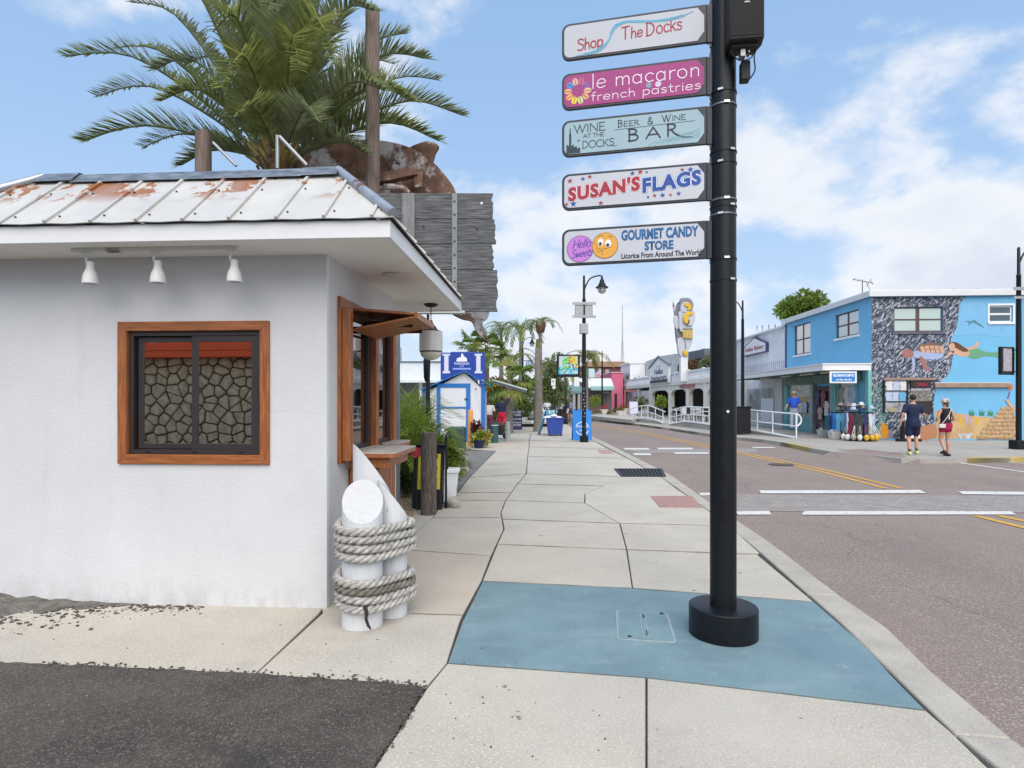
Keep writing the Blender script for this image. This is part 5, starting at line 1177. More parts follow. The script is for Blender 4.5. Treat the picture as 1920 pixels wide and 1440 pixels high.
def tree(label, base, h, cr, cz, n, size, seed, m, group=None, cat='tree', name='leafy_tree', clumps=14, trunk_r=.12, m2=None):
    T = thing(name, label, cat, base, 0, group); b = Vector(base); rd = random.Random(seed); top = b+Vector((0,0,cz))
    mb = MB(); mb.tube(catmull([b-Vector((0,0,.1)), b.lerp(top, .4)+Vector((rd.uniform(-.15,.15),0,0)), top], 5), [trunk_r*(1-.06*i) for i in range(11)], 10); tr = mb.build('trunk', TRUNK, T)
    cl = []
    for _ in range(clumps):
        v = Vector((rd.gauss(0,1), rd.gauss(0,1), rd.gauss(0,1)*.8)).normalized()*rd.uniform(.2, .68); cl.append((v, rd.uniform(.22, .42)))
        e = top+Vector((v.x*cr[0], v.y*cr[1], v.z*cr[2])); s = b.lerp(top, .75)
        mb = MB(); mb.tube(catmull([s, s.lerp(e, .5)+Vector((0,0,.1)), e], 4), [trunk_r*.5*(1-.1*i) for i in range(9)], 6); mb.build('limb', TRUNK, tr)
    leaves(top, cr, n, size, seed, lobes=cl).build('crown', m, T, smooth=False)
    if m2: leaves(top, cr, n//3, size, seed+3, lobes=cl, shell=.8).build('crown_highlights', m2, T, smooth=False)
    return T
def palm(label, px, base_y, top_y, Y, nf, fl, ll, seed, m, group='slim palms behind the shed', tr=.12, frs=None, name='palm_tree', fan=False, lean=0, extra=None):
    x = xat(px, Y); zt = zat(top_y, Y); T = thing(name, label, 'palm tree', (x, Y, 0), 0, group); rd = random.Random(seed)
    base = Vector((x-lean, Y, -.1)); top = Vector((x, Y, zt)); mb = MB(); pts = catmull([base, base.lerp(top, .5)+Vector((lean*.2, 0, 0)), top], 14)
    mb.tube(pts, [tr*(1.25-.45*i/len(pts))*(1+.05*(i % 2)) for i in range(len(pts))], 12); mb.build('trunk', mat('grey_palm_bark', (.16,.14,.12), .9, var=.4, scale=8, stretch=(1,1,4), bump=.8, bscale=20, col2=(.30,.27,.24)), T)
    mb = MB(); mb.tube([top-Vector((0,0,.05)), top+Vector((0,0,.45))], [tr*.85, tr*.5], 8); mb.build('crownshaft', GR[3], T)
    if fan:
        for k in range(nf):
            a = rd.uniform(0, 6.28); e = rd.uniform(-.7, 1.1); d = Vector((math.cos(a)*math.cos(e), math.sin(a)*math.cos(e), math.sin(e))); st = top+d*.1; c = top+d*fl*rd.uniform(.45, .65)
            mb = MB(); mb.tube([st, c], [.02, .012], 4); sd = d.cross(Vector((0,0,1))).normalized(); up = sd.cross(d)
            for j in range(17):
                b = R(-85+170*j/16); q = (d*math.cos(b)+sd*math.sin(b)).normalized(); l = fl*.55*rd.uniform(.8, 1.05)*(1-.2*abs(math.sin(b))); e1 = c+q*l*.6+up*.02; e2 = c+q*l-Vector((0,0,l*.35)); w_ = q.cross(up).normalized()*fl*.032
                mb.add([c, e1+w_, e2, e1-w_], [(0,1,2,3)])
            mb.build('frond', m if rd.random() < .8 else GR[3], T, smooth=False)
        return T
    for k in range(nf):
        a = 2*math.pi*k/nf+rd.uniform(-.3, .3); e = rd.uniform(.0, 1.0) if not frs else frs[k][1]
        if frs: a = frs[k][0]
        l = fl*rd.uniform(.8, 1.1)*(frs[k][2] if frs else 1); h = Vector((math.cos(a), math.sin(a), 0)); p0 = top+Vector((0,0,.35)); up = Vector((0,0,1))
        path = [p0, p0+h*l*.3*math.cos(e)+up*l*(.22+.35*math.sin(e)), p0+h*l*.7*math.cos(e*.8)+up*l*(.18+.35*math.sin(e)), p0+h*l*(1.0*math.cos(e*.6))+up*l*(-.28+.5*math.sin(e))]
        frond_mesh(path, int(fl*14), ll, ll*.12, rd, start=.15, droop=.6, rr=.018, seg=2, angle=60, vee=.0).build('frond', m if rd.random() < .75 else GR[3], T, smooth=False)
    return T
# ---------------------------------------------------------------- planting bed beside the kiosk
GRAVM = mat('tan_gravel', (.26,.17,.09), .9, var=.5, scale=45, bump=1., bscale=70, col2=(.46,.36,.24), spk=[(55,.62,(.6,.52,.42),.8),(50,.64,(.09,.05,.03),.8)])
mb = MB(); bp = [G(690,1000),G(768,1000),G(776,958),G(834,935),G(852,905),G(868,880),G(880,858),G(700,858)]
mb.poly([tuple(v[:2]) for v in bp], -.01, .012); gb = struct(mb.build('planting_bed', GRAVM, smooth=False))
mb = MB(); rg = random.Random(6); 
gp = [(743,990),(772,955),(830,930),(845,880),(743,880)]
for i in range(1500):
    px, py = rg.uniform(738, 840), rg.uniform(872, 995)
    if px > 775+max(0, (955-py))*.75: continue
    q = G(px, py); r = rg.uniform(.008, .02); mb.blob((q.x, q.y, .012+r*.3), (r*1.3, r, r*.7), i, .3, 1)
stuff(mb.build('gravel', GRAVM), 'tan and brown gravel in the planting bed beside the kiosk', 'gravel')
ROCKM = mat('pale_limestone', (.34,.31,.27), .9, var=.3, scale=7, bump=1., bscale=22, col2=(.56,.53,.48))
for k, (px, py, r, lab) in enumerate([(860,888,(.20,.17,.13),'largest pale rock at the edge of the flower bed'),(838,900,(.17,.15,.12),'pale rock just left of the largest one by the white planter'),(877,877,(.15,.14,.12),'round grey rock at the right end of the row of rocks'),(843,868,(.22,.18,.13),'white rock behind the row under the round bush'),(758,873,(.24,.22,.16),'pale boulder behind the cedar counter'),(753,931,(.13,.12,.10),'small grey rock left of the black sandwich board'),(850,950,(.15,.12,.10),'pale stone foot of rock against the white planter'),(857,863,(.13,.12,.10),'small white rock under the green bush')]):
    q = G(px, py); mb = MB(); mb.blob((q.x, q.y, r[2]*.55), r, k+3, .28, 3); tag(mb.build('rock', ROCKM if k != 2 else mat('grey_rock', (.16,.15,.135), .9, var=.4, scale=9, bump=1., bscale=25)), lab, 'rock', 'rocks round the flower bed')
# wooden stub post, sandwich board
post(803, 812, 8.45, .112, 'dark furrowed timber stub standing in front of the black and yellow sandwich board', 7, m=PILEWOOD, name='timber_stub')
SBY = 8.75
sb = thing('sandwich_board', 'black sandwich board with a yellow panel and black letters behind the timber stub', 'sign board', (xat(803,SBY), SBY, 0))
x0, x1 = xat(772,SBY), xat(829,SBY); zt, zb_ = zat(838,SBY), .0
def leanq(mb, x0, x1, z0, z1, y0, y1, t=.02):
    mb.add([(x0,y0,z0),(x1,y0,z0),(x1,y1,z1),(x0,y1,z1),(x0,y0+t,z0),(x1,y0+t,z0),(x1,y1+t,z1),(x0,y1+t,z1)], [(0,1,2,3),(7,6,5,4),(0,4,5,1),(1,5,6,2),(2,6,7,3),(3,7,4,0)])
mb = MB(); leanq(mb, x0, x1, 0, zt, SBY, SBY+.22); mb.build('front_board', BLACKP, sb, bevel=.004)
mb = MB(); leanq(mb, x0+.04, x1+.05, 0, zt, SBY+.55, SBY+.26); mb.build('back_board', BLACKP, sb, bevel=.004)
mb = MB(); leanq(mb, x0+.075, x1-.04, .30, zt-.12, SBY+.30*.30-.045, SBY+.20-.04, .006); mb.build('yellow_panel', paint('sign_yellow', (.52,.42,.03)), sb, smooth=False)
for k, z in enumerate((.45,.62,.79,.92)):
    mb = MB(); mb.lathe([(.05,-.003),(.05,0)], (x1-.13, SBY+z*.21-.045, z), 14, axis='y'); mb.build('letter_shape', BLACKP2, sb)
    mb = MB(); mb.box((x0+.16, SBY+z*.21-.045, z), (.05,.004,.09)); mb.build('letter_shape', BLACKP2, sb)
mb = MB(); leanq(mb, x1+.012, x1+.018, .1, zt-.05, SBY+.10, SBY+.24, .25); mb.build('side_sheet', paint('white_sheet', (.7,.7,.68)), sb)
mb = MB(); mb.bb((x1+.03,SBY+.1,0),(x1+.06,SBY+.13,zat(815,SBY))); mb.build('frame_leg', BLACKP, sb)
mb = MB(); mb.poly([(x0-.0,SBY+.16),(x1+.03,SBY+.16),(x1+.05,SBY+.3),(x0,SBY+.3)], zt+.002, zt+.02); mb.build('hinge_top', BLACKP, sb)
# red hibiscus and planter
rf = thing('red_flower', 'red flower head peeping out left of the timber stub', 'flower', P(779,855,8.6)); c = P(781,848,8.45)
for k in range(7): a = k*.9; mb = MB(); mb.disc(0,0,.05,.03,0,.003,10,a); mb.M = Matrix.Translation(c+Vector((.035*math.cos(a), -.02, .035*math.sin(a)))) @ Matrix.Rotation(R(80), 4, 'X'); mb.v = [mb.M @ v for v in mb.v]; mb.build('petal', GR[6], rf, smooth=False)
mb = MB(); mb.tube([c, Vector((c.x, c.y+.05, .02))], .006, 5); mb.build('stem', GR[2], rf)
pg_ = G(838,950); PT = thing('planter', 'white flared square planter beside the sandwich board', 'planter', (pg_.x, pg_.y+.2, 0)); mb = MB(); cx, cy = pg_.x+.02, pg_.y+.25
hb, ht = .08, .13; z = .50
mb.add([(cx-hb,cy-hb,0),(cx+hb,cy-hb,0),(cx+hb,cy+hb,0),(cx-hb,cy+hb,0),(cx-ht,cy-ht,z),(cx+ht,cy-ht,z),(cx+ht,cy+ht,z),(cx-ht,cy+ht,z)], [(3,2,1,0),(0,1,5,4),(1,2,6,5),(2,3,7,6),(3,0,4,7),(4,5,6,7)]); mb.build('pot', WHITE_TRIM, PT, bevel=.01)
mb = MB(); mb.bb((cx-ht-.02,cy-ht-.02,z),(cx+ht+.02,cy+ht+.02,z+.06)); mb.build('lip', WHITE_TRIM, PT, bevel=.01)
# plants
def areca(label, px, py, Y, h, nfr, seed, m, spread=.9, cat='palm'):
    b = Vector((xat(px,Y), Y, 0)); T = thing('areca_palm', label, cat, b, 0); rd = random.Random(seed)
    for k in range(nfr):
        a = 2*math.pi*k/nfr*2.4+rd.uniform(-.3,.3); t = k/nfr; e = 1.25-1.0*t; l = h*rd.uniform(.85, 1.1); o = Vector((math.cos(a), math.sin(a), 0)); s = b+o*.08
        path = [s, s+o*l*.18*math.cos(e)+Vector((0,0,l*.5*math.sin(e)+.12)), s+o*l*.5*math.cos(e)*spread+Vector((0,0,l*.82*math.sin(e)+.1)), s+o*l*.85*math.cos(e*.7)*spread+Vector((0,0,l*.85*math.sin(e)-.08*l))]
        frond_mesh(path, 26, h*.26, .028, rd, start=.3, droop=.3, rr=.010, seg=3, angle=48, vee=.3).build('frond', m if rd.random() < .7 else GR[1], T, smooth=False)
    return T
areca('bright green feathery palm bush beside the kiosk back corner', 764, 860, 10.4, 1.7, 30, 3, GR[1], spread=.75)
areca('shorter yellow green palm bush behind the timber stub', 790, 858, 10.3, 1.3, 24, 8, GR[1], spread=.7)
areca('tall pale palm bush at the back of the flower bed', 766, 850, 12.5, 2.1, 26, 12, GR[1], spread=.7)
q = G(842,880); bush('round_bush', 'dense round green bush right of the sandwich board', 'bush', (xat(834,10.4), 10.4, 0), (.44,.40,.56), 3600, .06, 5, GR[0], clumps=14)
leaves((xat(834,10.4), 10.4, .60), (.47,.43,.60), 2400, .06, 6, 14, .9).build('young_leaves', GR[1], bpy.data.objects['round_bush'], smooth=False)
bush('flowering_shrub', 'yellow and orange leaved shrub behind the palm bushes near the kiosk', 'shrub', (xat(760,11.4), 11.4, .0), (.5,.4,.42), 1400, .07, 15, GR[3], flowers=(GR[7], 260, .06))
bush('dark_shrub', 'dark low shrub at the foot of the palm bushes', 'shrub', (xat(757,9.9), 9.9, .0), (.28,.25,.30), 700, .06, 17, GR[2])
# tall thin black post with sleeve (behind the pendant)
BYp = 12.0; b_ = thing('black_post', 'black metal post with a thicker sleeve standing behind the flower bed', 'post', (xat(802,BYp), BYp, 0))
mb = MB(); mb.lathe([(.045,0),(.045,zat(712,BYp)),(.028,zat(708,BYp)),(.028,zat(586,BYp))], (xat(802.5,BYp),BYp,0), 14); mb.build('shaft', BLACKP, b_)
mb = MB(); mb.lathe([(.035,zat(716,BYp)),(.065,zat(708,BYp)),(.075,zat(676,BYp)),(.04,zat(668,BYp))], (xat(800.5,BYp),BYp-.01,0), 16); mb.build('sleeve', BLACKP, b_)
# green utility cabinet, bollards
ux0, ux1 = xat(838,19.2), xat(871,19.2); ub = thing('utility_box', 'dark green rounded utility box behind the bush by the shed', 'utility box', ((ux0+ux1)/2, 19.2, 0))
mb = MB(); mb.bb((ux0,19.2,0),(ux1,19.9,zat(801,19.2))); mb.build('cabinet', paint('utility_green', (.035,.075,.06), .5), ub, bevel=.07, seg=4)
mb = MB(); mb.bb((ux0-.02,19.15,0),(ux1+.02,19.95,.06)); mb.build('plinth', KERBM, ub, bevel=.01)
def bollard(px, top, base, w, m, label, cap=None, dome=True):
    Y = FPX*CH/(base-2-HZ); r = w/2*Y/FPX; h = zat(top, Y); x = xat(px, Y); T = thing('bollard', label, 'bollard', (x, Y, 0))
    mb = MB(); mb.lathe([(r,0),(r,h-r*.5)]+[(r*math.cos(t), h-r*.5+r*.5*math.sin(t)) for t in (.3,.7,1.1,1.4)], (x,Y,0), 20); mb.build('body', m, T)
    if cap: mb = MB(); mb.lathe([(r*1.03,h-.10),(r*1.03,h-.07)], (x,Y,0), 20, cap=False); mb.build('band', cap, T)
    return T
bollard(882, 768, 839, 10, paint('faded_orange', (.62,.30,.09), .6, var=.15), 'tall faded orange bollard in front of the blue and white shed')
bollard(927.5, 793, 832, 14, paint('teal_green', (.03,.10,.11), .5, var=.15), 'short thick teal bollard in front of the two standing people', WHITE_TRIM)
bollard(952, 790, 829, 9.5, paint('pale_grey_green', (.36,.40,.38), .6, var=.15), 'pale grey bollard right of the teal one')
# ---------------------------------------------------------------- blue and white shed
SH_Y = 21.5
shx0, shx1 = xat(797,SH_Y), xat(908,SH_Y); shc = (shx0+shx1)/2; SBL = paint('shed_blue', (.02,.16,.50), .5, var=.08); SWH = paint('shed_white', (.66,.68,.72), .6, var=.05)
SHED = thing('garden_shed', 'small white garden shed with bright blue trim and a gable roof', 'shed', (shc, SH_Y, 0))
ez_ = zat(733,SH_Y); az_ = zat(695,SH_Y); xc = xat(871,SH_Y); D_ = 2.6
mb = MB(); pr = [(shx0+.06,0),(shx1-.02,0),(shx1-.02,ez_+.02),(xc,az_-.06),(shx0+.06,ez_-.05)]
mb.add([(x,SH_Y,z) for x, z in pr]+[(x,SH_Y+D_,z) for x, z in pr], [tuple(range(5)), tuple(reversed(range(5,10)))]+[(i,5+i,5+(i+1)%5,(i+1)%5) for i in range(5)]); mb.build('wall', SWH, SHED, smooth=False)
TEAL = mat('teal_shingle', (.035,.12,.15), .7, var=.2, scale=8)
for (xa, za, lab) in ((xat(790,SH_Y), zat(727+3,SH_Y)-.0, 'l'), (xat(921,SH_Y), zat(722,SH_Y), 'r')):
    mb = MB(); p = [(xa,SH_Y-.12,za),(xc,SH_Y-.12,az_),(xc,SH_Y+D_+.1,az_),(xa,SH_Y+D_+.1,za)]
    quadslab(mb, p, .05 if lab == 'r' else -.05); mb.build('roof', TEAL, SHED, smooth=False)
    mb = MB(); mb.bar((xa,SH_Y-.14,za-.03),(xc,SH_Y-.14,az_-.03), .03, .06, up=(0,1,0)); mb.build('barge_board', SBL, SHED)
def sbox(name, m, px0, px1, py0, py1, y0=-.03, y1=-.001, par=None, bev=.003):
    mb = MB(); mb.bb((xat(px0,SH_Y),SH_Y+y0,zat(py0,SH_Y)),(xat(px1,SH_Y),SH_Y+y1,zat(py1,SH_Y))); return mb.build(name, m, par or SHED, bevel=bev)
sbox('corner_board', SBL, 792, 799.5, 826, 727, -.02, .03); sbox('corner_board', SBL, 902, 909.5, 829, 720, -.02, .03)
door = sbox('door', SWH, 826, 875, 829, 727, -.02); sbox('door_panel', SWH, 828, 872, 762, 729, -.03, -.021, door)
sbox('door_trim', SBL, 819, 882, 727, 719, -.04, -.001, door); sbox('door_trim', SBL, 819, 826, 829, 727, -.04, -.001, door); sbox('door_trim', SBL, 874, 882, 829, 727, -.04, -.001, door); sbox('door_trim', SBL, 826, 874, 766, 763, -.04, -.02, door); sbox('latch', BLACKP2, 871, 876, 749, 747, -.07, -.041, door)
mb = MB(); mb.lathe([(.03,-.03),(.04,0)], (xat(892,SH_Y), SH_Y-.002, zat(729,SH_Y)), 12, axis='y'); mb.build('cable_box', paint('box_grey', (.3,.3,.32)), SHED)
mb = MB(); mb.tube([Vector((xat(892,SH_Y),SH_Y-.03,zat(730,SH_Y))), Vector((xat(896,SH_Y),SH_Y-.05,zat(748,SH_Y))), Vector((xat(901,SH_Y),SH_Y-.04,zat(768,SH_Y)))], .008, 5); mb.build('cable', WHITE_TRIM, SHED)
aw = MB(); quadslab(aw, [P(922,713,SH_Y+.3), P(988,732,SH_Y+.1), P(984,733,SH_Y+1.9), P(925,714,SH_Y+2.2)], .05); AW = aw.build('awning_flap', paint('grey_flap', (.5,.52,.54)), SHED)
mb = MB(); mb.bar(P(922,715,SH_Y+.28), P(988,735,SH_Y+.08), .05, .09); mb.build('flap_edge', mat('dark_flap_edge', (.06,.08,.09), .5), AW)
# plants by the shed
bush('croton_plant', 'maroon leaved croton beside the shed door', 'plant', (xat(893,20.6), 20.6, .35), (.20,.2,.32), 260, .16, 31, GR[4], clumps=6)
bush('yellow_croton', 'yellow and green croton in front of the maroon one', 'plant', (xat(904,20.2), 20.2, .0), (.36,.3,.34), 420, .14, 33, GR[1], flowers=(GR[7], 120, .12), clumps=7)
mb = MB(); mb.lathe([(.15,0),(.21,.25),(.22,.27)], (xat(898,20.0),20.0,0), 20); tag(mb.build('navy_pot', paint('navy_pot', (.01,.02,.07), .3)), 'dark blue flower pot at the foot of the crotons', 'flower pot')
# parking sign on posts
KY = 27.0; kx0, kx1 = xat(826,KY), xat(909,KY); PK = thing('parking_sign', 'royal blue parking sign framed by painted white columns behind the shed', 'sign', ((kx0+kx1)/2, KY, 0))
KB = paint('parking_blue', (.015,.055,.36), .4)
mb = MB(); mb.bb((kx0,KY,zat(712,KY)),(kx1,KY+.08,zat(661,KY))); pf_ = mb.build('panel', KB, PK, bevel=.01)
mb = MB(); mb.bb((xat(845,KY),KY-.01,zat(712,KY)),(xat(888,KY),KY+.06,zat(659.5,KY))); mb.build('centre_panel', paint('parking_blue_deep', (.012,.045,.30), .4), PK, bevel=.03)
for pc_ in (837, 897):
    mb = MB(); mb.bb((xat(pc_-4,KY),KY-.02,zat(696,KY)),(xat(pc_+4,KY),KY-.001,zat(667,KY))); mb.bb((xat(pc_-7,KY),KY-.025,zat(667,KY)),(xat(pc_+7,KY),KY-.001,zat(663.5,KY))); mb.bb((xat(pc_-7,KY),KY-.025,zat(700,KY)),(xat(pc_+7,KY),KY-.001,zat(696,KY))); stuff(mb.build('painted_column', paint('column_lilac', (.60,.60,.70)), PK, smooth=False)); 
for s_ in (kx0+.2, kx1-.2):
    mb = MB(); mb.bb((s_-.05,KY+.081,0),(s_+.05,KY+.18,zat(665,KY))); mb.build('post', KB, PK)
KMx = frame((kx0,KY-.012,0),(1,0,0),(0,0,1))
def ktxt(s, a, b, y0, y1, m): lettering(s, KMx, xat(a,KY)-kx0, xat(b,KY)-kx0, zat(y1,KY), zat(y0,KY), m, PK, lift=.003, offset=.02)
ktxt('PARKING', 852, 880, 679.5, 684, paint('pale_blue_ink', (.5,.6,.85))); ktxt('LOT', 862, 870, 685.5, 688, paint('pale_blue_ink', (.5,.6,.85)))
mb = MB(KMx); mb.poly([(xat(a,KY)-kx0, zat(b,KY)) for a, b in ((856,678),(857,671),(860,672),(861,669),(864,671),(865,664),(867,662),(869,666),(871,669),(875,671),(876,678))], .002, .006); mb.build('church_emblem', paint('emblem_white', (.7,.75,.85)), PK, smooth=False)
mb = MB(KMx); mb.rect(xat(849,KY)-kx0, zat(693,KY), xat(883,KY)-kx0, zat(690,KY), .002, .006); mb.build('text_line', paint('pale_blue_ink2', (.25,.35,.75)), PK)
# long white building behind on the left
WY = 42.0; WB2 = thing('white_building', 'long low white building with an open carport behind the palm bushes', 'building', (xat(790,WY), WY, 0))
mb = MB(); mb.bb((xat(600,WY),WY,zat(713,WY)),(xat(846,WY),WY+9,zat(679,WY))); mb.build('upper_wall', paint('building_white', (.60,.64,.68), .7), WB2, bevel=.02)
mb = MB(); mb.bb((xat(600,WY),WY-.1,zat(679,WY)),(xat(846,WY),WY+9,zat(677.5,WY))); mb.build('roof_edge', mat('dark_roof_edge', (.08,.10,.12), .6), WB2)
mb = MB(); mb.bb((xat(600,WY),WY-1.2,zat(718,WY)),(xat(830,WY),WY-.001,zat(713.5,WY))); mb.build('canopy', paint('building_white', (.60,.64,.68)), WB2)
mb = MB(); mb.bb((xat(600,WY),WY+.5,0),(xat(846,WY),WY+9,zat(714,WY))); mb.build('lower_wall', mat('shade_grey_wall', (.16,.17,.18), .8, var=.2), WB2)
for a in (700, 745, 790, 825): mb = MB(); mb.bb((xat(a,WY)-.12,WY-.4,0),(xat(a,WY)+.12,WY-.15,zat(718,WY))); mb.build('column', paint('building_white', (.60,.64,.68)), WB2)
mb = MB(); mb.bar((xat(747,WY),WY+1,zat(678,WY)),(xat(746,WY),WY+1,zat(649,WY)), .1); mb.build('vent_pipe', mat('galv_rod', (.3,.3,.3)), WB2)
# cars
TYRE = mat('tyre_rubber', (.02,.02,.02), .85); CHR = mat('chrome', (.6,.6,.6), .2, metal=.9, var=.05); CGL = glass('car_glass', (.03,.04,.05), .05)
def car(label, px, Y, rot, m, L=4.6, Wd=1.8, Hh=1.45, suv=0.0):
    T = thing('parked_car', label, 'car', (xat(px,Y), Y, -.145), rot, 'cars parked and driving down the street'); M = W[T.name]
    h1 = .78+.15*suv; prof = [(-L/2,.32),(-L/2+.05,.62),(-L/2+.25,h1-.02),(-L/2+1.05,h1+.08),(-L/2+1.55,Hh-.06),(-L/2+2.0,Hh),(L/2-1.35+.5*suv,Hh),(L/2-.55+.3*suv,h1+.22),(L/2-.08,h1+.08),(L/2,.6),(L/2-.03,.30)]
    n = len(prof); mb = MB(M); vs = []
    for (w_, sc) in ((-Wd/2,1),(-Wd/2*.98,1),(Wd/2*.98,1),(Wd/2,1)):
        for y, z in prof:
            k = 1-.17*max(0, (z-h1-.1)/(Hh-h1)) ; vs.append((w_*k, y, z))
    fs = [tuple(range(n)), tuple(reversed(range(3*n,4*n)))]+[(j*n+i, (j+1)*n+i, (j+1)*n+(i+1)%n, j*n+(i+1)%n) for j in range(3) for i in range(n)]
    mb.add(vs, fs); body = mb.build('body', m, T, bevel=.05, seg=3)
    def panel(pts, nm, mm, par=None):
        mb = MB(M); v = [Vector(p) for p in pts]; nn = (v[1]-v[0]).cross(v[2]-v[0]).normalized()*.012; mb.add(v+[p+nn for p in v], [(0,1,2,3),(7,6,5,4),(0,4,5,1),(1,5,6,2),(2,6,7,3),(3,7,4,0)]); return mb.build(nm, mm, par or T)
    hw = Wd/2
    panel([(-hw*.86,-L/2+1.07,h1+.11),(hw*.86,-L/2+1.07,h1+.11),(hw*.74,-L/2+1.5,Hh-.09),(-hw*.74,-L/2+1.5,Hh-.09)], 'windscreen', CGL)
    panel([(hw*.86,L/2-.6,h1+.24),(-hw*.86,L/2-.6,h1+.24),(-hw*.74,L/2-1.3,Hh-.05),(hw*.74,L/2-1.3,Hh-.05)], 'rear_window', CGL)
    for s in (-1, 1):
        panel([(s*hw*.99,-L/2+1.3,h1+.12),(s*hw*.99,L/2-.95,h1+.12),(s*hw*.86,L/2-1.4,Hh-.1),(s*hw*.86,-L/2+1.75,Hh-.1)][::s], 'side_window', CGL)
        for y in (-L/2+.85, L/2-.85):
            mb = MB(M); mb.lathe([(.2,-.1),(.32,-.11),(.335,-.06),(.335,.06),(.32,.11),(.2,.1)], (s*(hw-.08), y, .335), 20, axis='x'); wh = mb.build('wheel', TYRE, T)
            mb = MB(M); mb.lathe([(.01,s*.105),(.20,s*.115)], (s*(hw-.08), y, .335), 14, cap=True, axis='x'); mb.build('rim', CHR, wh)
        mb = MB(M); mb.box((s*(hw-.3), -L/2+.10, .66), (.4,.12,.14)); mb.build('headlight', glass('lamp_clear', (.6,.62,.64), .1), T, bevel=.03)
        mb = MB(M); mb.box((s*(hw-.2), L/2-.05, .78), (.25,.08,.16)); mb.build('tail_light', paint('tail_red', (.4,.02,.02), .2), T, bevel=.02)
        mb = MB(M); mb.box((s*(hw+.08), -L/2+1.45, h1+.12), (.18,.1,.12)); mb.build('mirror', m, T, bevel=.03)
    mb = MB(M); mb.box((0,-L/2+.03,.62),(.8,.06,.10)); mb.build('grille', BLACKP2, T, bevel=.01)
    mb = MB(M); mb.box((0,-L/2-.0,.42),(Wd*.94,.12,.2)); mb.build('bumper', m, T, bevel=.04)
    mb = MB(M); mb.box((0,-L/2-.065,.45),(.32,.015,.14)); mb.build('number_plate', WHITE_TRIM, T)
    return T
def carp(n, c): return mat(n, c, .25, metal=.3, var=.04, spec=.7)
car('silver sedan facing the camera between the slim palm and the sandwich sign', 992, 38, R(6), carp('car_silver', (.45,.46,.46)))
car('white car behind the silver sedan', 1016, 47, R(4), carp('car_white', (.66,.67,.68)), suv=.4, Hh=1.6)
car('dark car parked beyond the white car under the trees', 1033, 62, R(2), carp('car_dark', (.03,.035,.045)), suv=.5, Hh=1.6)
car('white car parked beside the white building left of the black post', 752, 33, R(75), carp('car_white', (.66,.67,.68)))
# white box truck
TK = thing('box_truck', 'white box truck parked behind the two people at the shed', 'truck', (xat(985,46), 46, -.14), 0)
M = W[TK.name]; bx0, bx1 = xat(940,46)-xat(985,46), xat(1028,46)-xat(985,46)
mb = MB(M); mb.bb((bx0,0,.7),(bx1,2.4,zat(733,46)+.14)); mb.build('cargo_box', paint('truck_white', (.56,.60,.66), .5), TK, bevel=.03)
mb = MB(M); mb.poly([(bx1+.1,.1),(bx1+1.5,.1),(bx1+1.7,1.2),(bx1+1.5,2.3),(bx1+.1,2.3)], .6, 2.1); mb.build('cab', paint('truck_white', (.56,.60,.66)), TK, bevel=.08, seg=3)
mb = MB(M); mb.bb((bx1+.5,.07,1.4),(bx1+1.3,.099,1.95)); mb.build('cab_window', CGL, TK)
mb = MB(M); mb.bb((bx0,.2,.5),(bx1+1.5,2.2,.69)); mb.build('chassis', BLACKP2, TK)
for x in (bx0+.7, bx1-.5, bx1+1.0):
    for y in (.12, 2.28): mb = MB(M); mb.lathe([(.2,-.12),(.42,-.13),(.44,0),(.42,.13),(.2,.12)], (x,y,.44), 18, axis='y'); mb.build('wheel', TYRE, TK)
for k in range(5): mb = MB(M); mb.bb((bx0+.3+k*.7,-.006,1.0),(bx0+.33+k*.7,-.0005,zat(735,46)+.1)); mb.build('panel_rib', paint('truck_rib', (.45,.5,.56)), TK)
# sandwich signs
NAVY2 = paint('sign_navy', (.012,.022,.10), .4); WT = paint('chalk_white', (.7,.72,.78))
def aboard(label, px0, px1, top, base, m, lines, frame_m=None, name='sandwich_sign', border=.03):
    Y = FPX*CH/(base-HZ); x0, x1 = xat(px0,Y), xat(px1,Y); h = zat(top,Y); T = thing(name, label, 'sign', ((x0+x1)/2, Y, 0))
    mb = MB(); leanq(mb, x0, x1, .0, h, Y, Y+.2); mb.build('front_board', m, T, bevel=.006)
    mb = MB(); leanq(mb, x0, x1, .0, h, Y+.6, Y+.24); mb.build('back_board', m, T, bevel=.006)
    ex = Vector((1,0,0)); ey = Vector((0,.2,h)).normalized(); M = frame((x0, Y-.003, 0), ex, ey); w = x1-x0; Hh = math.hypot(.2, h)
    for (s, a, b, y0, y1) in lines: lettering(s, M, a*w, b*w, y0*Hh, y1*Hh, WT, T, lift=.004, offset=.015)
    return T, M, w, Hh
aboard('navy sandwich sign advertising odyssey cruises left of the slim palm', 959, 979, 768, 806, NAVY2, [('ODYSSEY',.1,.9,.83,.93),('CRUISES',.14,.86,.69,.79),('DOLPHIN TOURS',.08,.92,.49,.56),('SEE IT ALL AT',.1,.9,.32,.40),('THE DOCKS',.14,.86,.19,.28)])
aboard('dark sandwich sign just behind the navy cruise sign', 980, 984, 758, 790, BLACKP, [])
T, M, w, Hh = aboard('bright blue sandwich sign with a white ring behind the street lamp base', 1074.5, 1110, 770, 826, paint('barrier_blue', (.01,.20,.62), .4), [('SPONGE DIVING',.16,.86,.43,.50),('TOURS',.32,.68,.30,.37)])
for a0, a1 in ((25,155),(205,335)):
    mb = MB(M); mb.ribbon([(w*.5+w*.34*math.cos(R(a0+(a1-a0)*k/20)), Hh*.40+w*.34*math.sin(R(a0+(a1-a0)*k/20))) for k in range(21)], w*.045, .002, .006); mb.build('ring_arc', WT, T)
